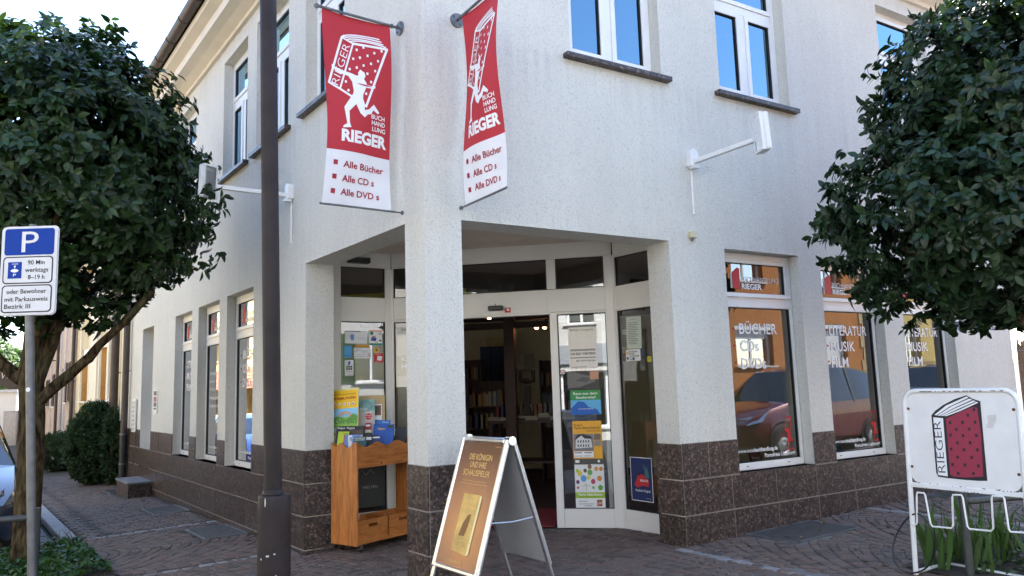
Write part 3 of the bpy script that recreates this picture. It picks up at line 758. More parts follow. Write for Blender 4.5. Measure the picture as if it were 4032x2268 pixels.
bars(FLL, [(.0, .226, zf, 3.06), (.775, .86, zf, 3.06)], o=(-.055, .004)); bars(FLL, [(.226, .775, 2.42, 2.706)], 'rail'); bars(FLL, [(.226, .775, zf, .25)], 'kick_panel')
def pane(fr, s0, s1, z0, z1):
    MB().fq(fr, s0 - .003, s1 + .003, z0 - .003, z1 + .003, -.03).build('pane', GLASSD, SFR, recalc=False)
    k = MB(); t = .009
    for q in ((s0, s1, z0, z0 + t), (s0, s1, z1 - t, z1), (s0, s0 + t, z0 + t, z1 - t), (s1 - t, s1, z0 + t, z1 - t)): k.fb(fr, *q, -.034, -.015)
    k.build('gasket', RUBBER, SFR)
pane(FF, .022, .60, .25, 2.415); pane(FF, 1.985, 2.54, .25, 2.415); pane(FF, .022, 1.88, 2.706, 3.06); pane(FF, 1.985, 2.54, 2.706, 3.06)
pane(FRR, .04, .80, .25, 2.42); pane(FRR, .04, .80, 2.70, 3.03); pane(FLL, .226, .775, .25, 2.42); pane(FLL, .226, .775, 2.706, 3.06)
# sliding leaf pushed open behind the fixed pane
lf = MB()
for q in ((1.93, 1.98, .06, 2.40), (2.48, 2.53, .06, 2.40), (1.98, 2.48, .06, .16), (1.98, 2.48, 2.33, 2.40)): lf.fb(FF, *q, -.12, -.08)
LF = lf.build('sliding_door', ALU_W, SFR)
sn = MB(); sn.fb(FF, 1.19, 1.365, 2.494, 2.548, .0, .06); sn.build('door_sensor', BLACK, SFR, bevel=.008)
MB().tube([FF.p(1.275, 2.545, .03), FF.p(1.275, 2.575, .03)], .004, 6).build('sensor_cable', BLACK, SFR)
st = MB().fb(FF, 1.378, 1.45, 2.465, 2.522, .001, .003).build('door_sticker', flat(srgb(190, 50, 40)), SFR)
fpoly(q_ := MB(), [(1.395, 2.498), (1.41, 2.514), (1.43, 2.508), (1.438, 2.49), (1.42, 2.485)], lambda x, z: FF.p(x, z, .0042)); q_.build('sticker_print', WPRINT, SFR, recalc=False)
sp = MB(); sp.fb(FLL, .30, .56, 3.10, 3.165, .0, .10); sp.build('ceiling_fitting', BLACK, SFR, bevel=.01)

# ================================================================== STREET FURNITURE AND THINGS ON THE FACADE
# lamp post
p0 = Vector((-1.545, 5.0, G(-1.545, 5.0)))
LP = thing('lamp_post', p0, 'tall dark brown steel lamp post with thick scuffed base, in front of left facade', 'lamp post')
lx = lambda z: -1.545 - .019 * (z - .5)
mb = MB()
pr = [(z, .102) for z in (-.05, .3, .6, .985)]
mb.lathe([(.0, 1.005), (.060, 1.004), (.094, 1.0), (.101, .985), (.102, .9), (.102, .3), (.102, -.03)], (p0.x, p0.y, p0.z), seg=32)
smooth_auto(mb.build('base_sleeve', BROWNM, LP))
mb = MB(); mb.tube([(lx(z), 5.0, z) for z in (1.0, 2.5, 4.2, 6.0)], [.0555, .0553, .0550, .054], 32)
smooth_auto(mb.build('pole', BROWNM, LP))
mb = MB(); mb.lathe([(.057, 1.035), (.062, 1.03), (.068, 1.006), (.06, 1.0)], (lx(1), 5.0, p0.z), seg=32); smooth_auto(mb.build('collar', BROWNM, LP))
sc = MB()
for ang, z, w, h in ((-95, .62, .018, .007), (-120, .60, .006, .008), (-72, .63, .008, .006), (-112, .47, .009, .009), (-66, .50, .006, .006), (-62, .44, .018, .010), (-105, .94, .005, .03), (-40, .48, .006, .01), (-125, .40, .006, .02), (-128, .34, .006, .03)):
    a = R(ang); c = Vector((p0.x + .1035 * math.cos(a), p0.y + .1035 * math.sin(a), z)); t = Vector((-math.sin(a), math.cos(a), 0))
    n = 6; sc.add([c + t * (w * math.cos(2 * math.pi * k / n) * random.uniform(.6, 1.2)) + Vector((0, 0, h * math.sin(2 * math.pi * k / n) * random.uniform(.6, 1.2))) for k in range(n)], [tuple(range(n))])
tag(sc.build('paint_chips', mk('bare_primer', (.6, .6, .58), .7), LP, recalc=False), kind='stuff')
# head, above the picture
mb = MB(); mb.lathe([(.0, 6.5), (.2, 6.45), (.24, 6.3), (.09, 6.05), (.054, 5.98)], (lx(6), 5.0, 0), seg=24); smooth_auto(mb.build('lamp_head', BROWNM, LP))

# parking sign
pz = G(-3.70, 5.9)
PS = thing('parking_sign', (-3.70, 5.9, pz), 'blue and white parking sign on grey steel pole at left edge', 'traffic sign')
PS.location = (-3.585, 5.9, pz)
mb = MB(); mb.tube([(-3.585, 5.9, pz - .05), (-3.725, 5.9, 2.27), (-3.728, 5.9, 2.98)], .030, 20); smooth_auto(mb.build('pole', STEEL, PS))
SGN = two((-3.94, 5.86), (-3.49, 5.86))
def rrect(x0, y0, x1, y1, r, n=6):
    P = []
    for cx, cy, a0 in ((x1 - r, y1 - r, 0), (x0 + r, y1 - r, 90), (x0 + r, y0 + r, 180), (x1 - r, y0 + r, 270)):
        for k in range(n + 1):
            a = R(a0 + 90 * k / n); P.append((cx + r * math.cos(a), cy + r * math.sin(a)))
    return P
SW, SH, SZ0 = .432, .690, 2.268
# zone C units -> sign plane
cu = lambda x: (x - 75) / 832 * SW; cz = lambda y: SZ0 + (1392 - y) / 1332 * SH
def splate(name, mat, pts, o, th=.0):
    mb = MB()
    if th: mb.prism([SGN.p(a, b, o) for a, b in pts], tuple(SGN.n.to_3d() * th))
    else: fpoly(mb, pts, lambda a, b: SGN.p(a, b, o))
    return mb.build(name, mat, PS, recalc=bool(th))
splate('panel', mk('sign_white', (.70, .70, .71), .4, .03), rrect(0, SZ0, SW, SZ0 + SH, .035), -.006, .010)
splate('panel_rim', mk('sign_rim', (.80, .80, .80), .35), rrect(-.004, SZ0 - .004, SW + .004, SZ0 + SH + .004, .038), -.012, .005)
splate('blue_field', BLUE, rrect(cu(122), cz(493), cu(862), cz(92), .022), .0055)
for y0, y1 in ((925, 515), (1357, 943)):
    splate('border', KPRINT, rrect(cu(113), cz(y1), cu(858), cz(y0), .030)[::-1] if False else rrect(cu(113), cz(y0), cu(858), cz(y1), .030), .0055)
    splate('field', mk('sign_white', (.70, .70, .71), .4, .03), rrect(cu(132), cz(y0 - 18), cu(840), cz(y1 + 18), .024), .0068)
def stext(t, x0, yb, x1, h, mat, o=.0085, bold=.01):
    mb = MB(); put_text(mb, t, lambda u, v: SGN.p(cu(x0) + u, cz(yb) + v, o), cu(x1) - cu(x0), h, bold); mb.build('lettering', mat, PS, recalc=False)
stext('P', 378, 450, 628, cz(135) - cz(450), mk('sign_white', (.7, .7, .71), .4), .008, .0)
U = SH / 1332
for t, x0, x1, yb in (('90 Min', 483, 735, 640), ('werktags', 447, 792, 752), ('8–19 h', 495, 740, 862), ('oder Bewohner', 190, 778, 1072), ('mit Parkausweis', 165, 803, 1187), ('Bezirk III', 165, 550, 1295)): stext(t, x0, yb, x1, 66 * U, KPRINT)
splate('disc_field', BLUE, [(cu(192), cz(843)), (cu(396), cz(843)), (cu(396), cz(597)), (cu(192), cz(597))], .008)
splate('disc_arrow', WPRINT, [(cu(278), cz(650)), (cu(293), cz(700)), (cu(312), cz(650))][::-1], .0092)
splate('disc_line', WPRINT, [(cu(248), cz(630)), (cu(342), cz(630)), (cu(342), cz(622)), (cu(248), cz(622))], .0092)
splate('disc_dial', WPRINT, [(cu(230), cz(725)), (cu(255), cz(745)), (cu(295), cz(756)), (cu(335), cz(745)), (cu(356), cz(725)), (cu(330), cz(707)), (cu(295), cz(701)), (cu(258), cz(707))], .0092)
stext('P', 274, 812, 318, 40 * U, WPRINT, .0092)
mb = MB(); mb.lathe([(.0, 0), (.012, 0), (.012, .003)], seg=16); 
stk = MB(); c0 = Vector((-3.688, 5.868, 1.70)); stk.add([c0 + Vector((.017 * math.cos(2 * math.pi * k / 14), 0, .017 * math.sin(2 * math.pi * k / 14))) for k in range(14)], [tuple(range(14))]); stk.build('round_sticker', WPRINT, PS, recalc=False)
mb = MB()
for z in (2.40, 2.80): mb.lathe([(.036, -.015), (.036, .015)], (-3.705, 5.9, z), seg=16)
mb.build('pole_clamp', STEEL, PS, recalc=False)

# rails round the beds
def rail(name, label, posts, top, r=.024):
    p = Vector(posts[0]); t = thing(name, (p.x, p.y, G(p.x, p.y)), label, 'rail')
    gm = mk('rail_paint', (.05, .055, .052), .5, .2, 20)
    for q in posts:
        z0 = G(q[0], q[1]) - .06
        smooth_auto(MB().tube([(q[0], q[1], z0), (q[0], q[1], top + .07)], r * 1.25, 14).build('post', gm, t))
    for a, b in zip(posts[:-1], posts[1:]): smooth_auto(MB().tube([(a[0], a[1], top), (b[0], b[1], top)], r, 12).build('crossbar', gm, t))
rail('bed_rail', 'dark green tubular rail post and crossbar among iris leaves behind book sign', [(3.355, 5.99), (5.0, 6.45)], .64)
rail('bed_rail', 'dark metal tubular rail at left edge beside parking sign pole', [(-5.4, 5.4), (-3.675, 6.02)], .735)

# floodlights on arms ------------------------------------------------
def floodlight(fr, s, label):
    b = fr.p(s, 3.80, 0)
    T = thing('floodlight', b, label, 'floodlight', 'floodlights on wall arms')
    # back plate with rounded top
    pts = [(-.055, 3.79), (.055, 3.79), (.055, 3.93), (.035, 3.965), (0, 3.975), (-.035, 3.965), (-.055, 3.93)]
    mb = MB(); mb.prism([fr.p(s + a, z, .001) for a, z in pts], tuple((fr.n * .075).to_3d())); mb.build('wall_box', WHITEP, T, bevel=.006)
    mb = MB(); mb.fb(fr, s - .035, s + .035, 3.765, 3.79, .02, .10); mb.build('hinge', WHITEP, T)
    mb = MB(); P0 = fr.p(s, 3.835, .075); P1 = fr.p(s, 3.86, .83)
    mb.fb(fr, s - .022, s + .022, 3.815, 3.86, .074, .84); mb.build('arm', WHITEP, T, bevel=.004)
    mb = MB(); mb.tube([fr.p(s + .0, z, .012) for z in (3.765, 3.30)], .011, 8); mb.tube([fr.p(s - .0, z, .012) for z in (3.31, 3.295)], .015, 8); mb.build('conduit', WHITEP, T)
    
    # head: slab facing the corner, top tipped over
    hc = Vector((0, 0, 0)); u = fr.n.to_3d(); f = (-fr.d * .9 - fr.n * .43).normalized().to_3d(); u = Vector((-f.y, f.x, 0)) * (1 if fr is FL else -1); up = Vector((0, 0, 1))
    lean = R(3); f2 = f * math.cos(lean) - up * math.sin(lean); up2 = up * math.cos(lean) + f * math.sin(lean)
    c = fr.p(s, 3.88, .925)
    def H(a, b_, d): return c + u * a + up2 * b_ + f2 * d
    w, h, d = .088, .180, .05
    mb = MB(); mb.hexa([H(-w, -h, -d), H(w, -h, -d), H(w, h, -d), H(-w, h, -d), H(-w, -h, .01), H(w, -h, .01), H(w, h, .01), H(-w, h, .01)]); mb.build('housing', WHITEP, T, bevel=.012)
    mb = MB(); t = .02
    for x0, x1, y0, y1 in ((-w, w, -h, -h + t), (-w, w, h - t, h), (-w, -w + t, -h + t, h - t), (w - t, w, -h + t, h - t)):
        mb.hexa([H(x0, y0, .0105), H(x1, y0, .0105), H(x1, y1, .0105), H(x0, y1, .0105), H(x0, y0, .045), H(x1, y0, .045), H(x1, y1, .045), H(x0, y1, .045)])
    mb.build('front_frame', WHITEP, T)
    for x in (-.042, -.014, .014, .042):
        MB().tube([H(x, -h + .05, .025), H(x, h - .07, .025)], .009, 8).build('tube', mk('lamp_tube', (.85, .86, .86), .3), T, smooth=True)
    mb = MB(); mb.hexa([H(-.06, -h + .025, .012), H(.06, -h + .025, .012), H(.06, -h + .055, .012), H(-.08, -h + .055, .012), H(-.08, -h + .025, .032), H(.08, -h + .025, .032), H(.08, -h + .055, .032), H(-.08, -h + .055, .032)]); mb.build('lamp_socket', WHITEP, T)
    mb = MB(); mb.quad(H(-w + t, -h + t, .042), H(w - t, -h + t, .042), H(w - t, h - t, .042), H(-w + t, h - t, .042)); mb.build('cover_glass', CLEAR, T, recalc=False)
floodlight(FL, 3.0, 'white floodlight on wall arm, left facade beside the tree')
floodlight(FR, 3.03, 'white floodlight on wall arm, right facade above entrance pier')
b = FR.p(2.98, 3.06, 0); T = thing('junction_box', b, 'small cream junction box on right facade below floodlight', 'junction box')
MB().fb(FR, 2.935, 3.02, 3.045, 3.115, .0005, .05).build('box', mk('aged_plastic', (.62, .55, .36), .5), T, bevel=.006)
MB().tube([FR.p(2.975, 3.05, .03), FR.p(2.972, 3.03, .032), FR.p(2.955, 3.012, .03)], .008, 8).build('cable_gland', STEEL, T)

# banners -------------------------------------------------------------
FIG = [[.316, .461], [.352, .484], [.359, .515], [.343, .543], [.362, .573], [.367, .591], [.412, .597], [.446, .588], [.447, .608], [.418, .619], [.358, .617], [.326, .685], [.323, .722], [.338, .765], [.336, .819], [.38, .804], [.428, .755], [.487, .812], [.475, .829], [.423, .805], [.401, .842], [.367, .851], [.336, .881], [.293, .85], [.258, .777], [.195, .844], [.196, .943], [.21, .985], [.135, .996], [.141, .977], [.173, .955], [.151, .814], [.175, .778], [.236, .687], [.243, .661], [.235, .581], [.206, .533], [.123, .515], [.063, .472], [.07, .447], [.1, .47], [.177, .493], [.241, .507], [.278, .521], [.298, .514], [.294, .494]]
DOTS = [[.302, .283], [.364, .251], [.458, .286], [.527, .255], [.264, .37], [.324, .351], [.394, .322], [.487, .355], [.224, .469], [.287, .447], [.35, .419], [.419, .392], [.453, .452], [.378, .489], [.407, .559], [.18, .586], [.196, .662], [.354, .672]]
PAGES = [[[.195, .181], [.309, .152], [.513, .148]], [[.208, .191], [.334, .166], [.528, .17]], [[.229, .203], [.351, .184], [.545, .192]], [[.25, .218], [.377, .197], [.569, .212]]]
def banner(fr, s, inner, outer, label):
    """cloth hangs in the plane at right angles to the wall; design x runs left to right as seen from the street"""
    ztop, zbot = 4.745, 3.105
    left_out = fr is FL
    def pl(x, y):          # design coords -> wall offset, height, sideways ripple
        waist = .052 * math.sin(min(1, max(0, y / 1.64)) * math.pi) ** 1.3
        xx = waist + (x / .62) * (.62 - waist) if left_out else x / .62 * (.62 - waist)
        o = (outer - (outer - inner) * xx / .62) if left_out else (inner + (outer - inner) * xx / .62)
        rip = .026 * math.sin(y * 3.6 + x * 5) + .012 * math.sin(x * 9 + y * 2) * math.sin(math.pi * y / 1.64)
        return o, ztop - y * (ztop - zbot) / 1.64, rip
    def P(x, y, e=0):
        o, z, rp = pl(x, y)
        return fr.p(s + rp - e * 1.0, z, o)       # e: towards the corner side, which faces the street crossing
    B = thing('hanging_banner', fr.p(s, 3.1, .02), label, 'banner', 'bookshop banners beside the corner')
    nx, ny = 12, 36
    def cloth(y0, y1, name, mat):
        mb = MB(); idx = []
        n = max(3, int(ny * (y1 - y0) / 1.64))
        vs = [P(.62 * i / nx, y0 + (y1 - y0) * j / n) for j in range(n + 1) for i in range(nx + 1)]
        fs = [(j * (nx + 1) + i, j * (nx + 1) + i + 1, (j + 1) * (nx + 1) + i + 1, (j + 1) * (nx + 1) + i) for j in range(n) for i in range(nx)]
        return mb.add(vs, fs).build(name, mat, B, recalc=False, smooth=True)
    cloth(0, 1.19, 'red_cloth', REDB); cloth(1.19, 1.64, 'white_cloth', WHITEB)
    E = .0022
    def pp(name, mat, polys):
        mb = MB()
        for q in polys: fpoly(mb, q, lambda a, b: P(a, b, E))
        return mb.build(name, mat, B, recalc=False)
    def fine(q):       # subdivide long outline edges so the print follows the cloth
        out = []
        for a, b in zip(q, q[1:] + q[:1]):
            n = max(1, int(math.dist(a, b) / .05))
            out += [(a[0] + (b[0] - a[0]) * k / n, a[1] + (b[1] - a[1]) * k / n) for k in range(n)]
        return out
    E = .0035
    pp('runner_print', WPRINT, [FIG])
    lines = []
    E = .0028
    sp = [(.182, .195), (.030, .612), (.124, .656), (.279, .23)]
    for pth, w in (([(.176, .20), (.030, .612), (.120, .655), (.219, .712)], .019), ([(.182, .197), (.275, .232), (.124, .656)], .015), ([(.279, .232), (.580, .229), (.350, .785)], .021), ([(.345, .780), (.322, .772)], .02), ([(.18, .196), (.20, .18)], .02)):
        dense = []
        for a, b_ in zip(pth[:-1], pth[1:]):
            n = 6; dense += [(a[0] + (b_[0] - a[0]) * k / n, a[1] + (b_[1] - a[1]) * k / n) for k in range(n)]
        lines += stroke(dense + [pth[-1]], w)
    for pg in PAGES:
        a, c, b_ = [Vector(v) for v in pg]; pts = [(a * (1 - t) ** 2 + (c * 2 - (a + b_) / 2) * 2 * t * (1 - t) + b_ * t * t) for t in [k / 8 for k in range(9)]]
        lines += stroke([tuple(p) for p in pts], .011)
    pp('book_print', WPRINT, [[tuple(v) for v in q] for q in lines])
    tag(pp('dot_print', WPRINT, [[(x - .009, y + .012), (x + .009, y + .010), (x + .010, y - .012), (x - .008, y - .010)] for x, y in DOTS]), kind='stuff')
    def tx(t, x, y, w, h, mat, bold, rot=None):
        mb = MB()
        if rot is None: put_text(mb, t, lambda u, v: P(x + u, y - v, E), w, h, bold)
        else:
            ca, sa = math.cos(rot), math.sin(rot); put_text(mb, t, lambda u, v: P(x + u * ca - v * sa, y - (u * sa + v * ca), E), w, h, bold)
        mb.build('lettering', mat, B, recalc=False)
    # spine letters run up the spine
    sax = Vector((.219 - .092, -(.258 - .597))); ang = math.atan2(sax.y, sax.x)
    tx('RIEGER', .108, .632, .40, .062, WPRINT, -.01, ang)
    tx('BUCH', .405, .876, .145, .036, WPRINT, .02); tx('HAND', .41, .927, .146, .036, WPRINT, .02); tx('LUNG', .416, .979, .146, .036, WPRINT, .02)
    tx('RIEGER', .125, 1.105, .455, .094, WPRINT, .045)
    for t, y, w in (('Alle Bücher', 1.326, .40), ('Alle CD s', 1.443, .31), ('Alle DVD s', 1.554, .36)): tx(t, .155, y, w, .052, DKRED, .022)
    for y in (1.276, 1.394, 1.513): pp('bullet_mark', DKRED, [[(.066, y), (.104, y), (.104, y + .040), (.066, y + .040)]])
    # rods and fixings
    mb = MB(); mb.tube([fr.p(s, ztop + .008, .005), fr.p(s, ztop + .008, outer + .045)], .012, 12); mb.lathe([(0, 0), (.022, 0), (.022, .012), (0, .012)], fr.p(s, ztop + .008, outer + .045), 'y', 16); mb.build('top_rod', STEEL, B, smooth=False)
    fl = MB(); M = Matrix.Rotation(math.atan2(fr.n.y, fr.n.x) - math.pi / 2, 3, 'Z')
    fl.lathe([(0, .016), (.062, .016), (.064, .010), (.064, .001)], fr.p(s, ztop + .008, 0), 'y', 24, M); FLN = fl.build('flange', STEEL, B)
    for k in range(4):
        a = R(45 + 90 * k); MB().lathe([(0, .026), (.010, .026), (.010, .0165)], fr.p(s + .042 * math.cos(a), ztop + .008 + .042 * math.sin(a), 0), 'y', 8, M).build('bolt', STEEL, FLN)
    MB().lathe([(.02, .0), (.02, .012)], fr.p(s, ztop + .008, inner - .025), 'y', 14, M).build('stop_ring', STEEL, B)
    MB().tube([fr.p(s, zbot - .004, inner - .03), fr.p(s, zbot - .004, outer + .015)], .009, 10).build('bottom_rod', STEEL, B)
    mb = MB(); mb.tube([fr.p(s, zbot - .004, .001), fr.p(s, zbot - .004, inner - .02)], .007, 8); mb.lathe([(0, .014), (.018, .014), (.018, .001)], fr.p(s, zbot - .004, 0), 'y', 12, M); mb.build('wall_pin', STEEL, B)
banner(FL, .36, .105, .725, 'red and white bookshop banner left of the building corner')
banner(FR, .34, .10, .72, 'red and white bookshop banner right of the building corner')

# mailbox panel, notice, step, gratings, drain pipe ----------------------
T = thing('letterbox_panel', FL.p(11.77, .95, 0), 'tall white letterbox and doorbell panel on left facade beside side door', 'letterbox')
MB().fb(FL, 11.62, 11.93, .955, 1.61, .0125, .05).build('panel', WHITEP, T, bevel=.008)
for i in range(7): MB().fb(FL, 11.67, 11.88, .99 + i * .086, 1.05 + i * .086, .0505, .058).build('letter_flap', mk('flap_grey', (.5, .5, .5), .4), T)
T = thing('wall_notice', FL.p(9.91, 1.33, 0), 'small framed notice on left facade between side door and shop window', 'notice')
MB().fb(FL, 9.77, 10.06, 1.335, 1.76, .0005, .018).build('board', PAPER, T)
for z0, z1, c in ((1.66, 1.74, (.05, .05, .06)), (1.55, 1.64, (.25, .05, .08)), (1.46, 1.54, (.06, .05, .10)), (1.41, 1.44, (.1, .1, .1))): MB().fb(FL, 9.80, 10.03, z0, z1, .0185, .0195).build('print', flat(c), T)
T = tag(MB().hexa([FL.g(10.02, .012, -.12), FL.g(11.2, .012, -.12), FL.g(11.2, .40, -.12), FL.g(10.02, .40, -.12)] + [FL.p(s_, .10, o) for s_, o in ((10.02, .012), (11.2, .012), (11.2, .40), (10.02, .40))]).build('door_step', GRANITE, bevel=.004), 'dark granite door step block below the side door', 'step')
MB().fb(FL, 10.0, 11.22, .101, .135, .0125, .42).build('step_slab', mk('grey_granite', (.16, .16, .165), .55, .25, 60, fine=.4, bscale=200), T, bevel=.004, world=False)
def grate(fr, a, b, w, label):
    c = fr.g((a + b) / 2, w / 2); T = thing('light_well_grating', c, label, 'grating', 'steel gratings along the plinth')
    mb = MB()
    for q in ((a, b, .015, .04), (a, b, w - .025, w), (a, a + .025, .04, w - .025), (b - .025, b, .04, w - .025)):
        mb.hexa([fr.g(q[0], q[2], -.03), fr.g(q[1], q[2], -.03), fr.g(q[1], q[3], -.03), fr.g(q[0], q[3], -.03), fr.g(q[0], q[2], .004), fr.g(q[1], q[2], .004), fr.g(q[1], q[3], .004), fr.g(q[0], q[3], .004)])
    mb.build('frame', STEEL, T)
    MB().quad(fr.g(a, .015, -.011), fr.g(b, .015, -.011), fr.g(b, w, -.011), fr.g(a, w, -.011)).build('well', mk('well_dark', (.03, .03, .033), .9), T, recalc=False)
    mb = MB(); s_ = a + .04
    while s_ < b - .03:
        mb.hexa([fr.g(s_, .04, -.01), fr.g(s_ + .006, .04, -.01), fr.g(s_ + .006, w - .025, -.01), fr.g(s_, w - .025, -.01), fr.g(s_, .04, .002), fr.g(s_ + .006, .04, .002), fr.g(s_ + .006, w - .025, .002), fr.g(s_, w - .025, .002)]); s_ += .022
    o_ = .06
    while o_ < w - .03:
        mb.hexa([fr.g(a + .025, o_, -.01), fr.g(b - .025, o_, -.01), fr.g(b - .025, o_ + .005, -.01), fr.g(a + .025, o_ + .005, -.01), fr.g(a + .025, o_, .0), fr.g(b - .025, o_, .0), fr.g(b - .025, o_ + .005, .0), fr.g(a + .025, o_ + .005, .0)]); o_ += .022
    tag(mb.build('bar_grid', STEEL, T), kind='stuff')
for (a, b), t in zip(GRATES_L, ('steel grating in pavement below the left shop window nearest the lamp post', 'steel grating in pavement below the farthest left shop window', 'small steel grating in pavement beyond the granite step')): grate(FL, a, b, .52, t)
for (a, b), t in zip(GRATES_R, ('steel grating in pavement below the BÜCHER window on the right', 'steel grating behind the white sign, at the far right plinth')): grate(FR, a, b, .62, t)
def downpipe(s, o, label, r, top=7.0, low=.9, foot=True):
    T = thing('downpipe', FL.g(s, o), label, 'downpipe')
    smooth_auto(MB().tube([FL.p(s, top, o), FL.p(s, 1.35, o), FL.p(s, 1.12, o), FL.p(s, 1.0, o + .0), FL.p(s, low, o)], r, 16).build('pipe', COPPER, T))
    smooth_auto(MB().tube([FL.p(s, low + .02, o), FL.g(s, o, -.02)], r * 1.15, 16).build('standpipe', mk('black_iron', (.02, .02, .022), .5), T))
    for z in (low - .3, 2.2, 4.2): MB().tube([FL.p(s - .0, z, o), FL.p(s, z, .01)], .012, 8).build('bracket', STEEL, T)
    for z in (low, low - .6): MB().lathe([(r * 1.2, -.015), (r * 1.3, -.015), (r * 1.3, .015), (r * 1.2, .015)], FL.p(s, z, o), seg=16).build('joint_ring', STEEL, T)
downpipe(12.45, .10, 'dark brown downpipe at the left end of the corner building', .062)

# ================================================================== A-BOARD
class LocalFr:
    """sloping sheet: p(x right, y up along the slope, o out of its face)"""
    def __init__(s, o, x, y): s.o = Vector(o); s.x = Vector(x).normalized(); s.y = Vector(y).normalized(); s.n = s.x.cross(s.y); s.read = 1
    def p(s, a, b, c=0): return s.o + s.x * a + s.y * b + s.n * c
def sheet_print(parent, fr, items):
    """items: ('r',x0,y0,x1,y1,col) ('t',text,x,y,w,h,col,bold) ('p',pts,col); x,y in metres on the sheet"""
    lay = .0006; o = .0008
    for it in items:
        mb = MB(); o += lay
        if it[0] == 'r': mb.quad(fr.p(it[1], it[2], o), fr.p(it[3], it[2], o), fr.p(it[3], it[4], o), fr.p(it[1], it[4], o)); c = it[5]; n = 'print'
        elif it[0] == 't': put_text(mb, it[1], lambda u, v: fr.p(it[2] + u, it[3] + v, o), it[4], it[5], it[7] if len(it) > 7 else .0); c = it[6]; n = 'lettering'
        else: fpoly(mb, it[1], lambda a, b: fr.p(a, b, o)); c = it[2]; n = 'print'
        mb.build(n, c if not isinstance(c, tuple) else flat(c), parent, recalc=False)
AY = R(143.5); AC = Vector((-.215, 5.87)); AW, AH, AS = .60, 1.22, .396
au = Vector((math.sin(AY), math.cos(AY), 0)); an = Vector((au.y, -au.x, 0)); az = G(*AC)
A = thing('a_board', (AC.x, AC.y, az), 'aluminium A-board pavement sign with brown book poster in front of corner pillar', 'a-board')
apex = Vector((AC.x, AC.y, az + AH))
def side_fr(sgn):
    foot = Vector((AC.x, AC.y, az)) + an * (sgn * (AS + .02))
    top = apex + an * (sgn * .02)
    return LocalFr(foot, au * sgn, top - foot), (top - foot).length
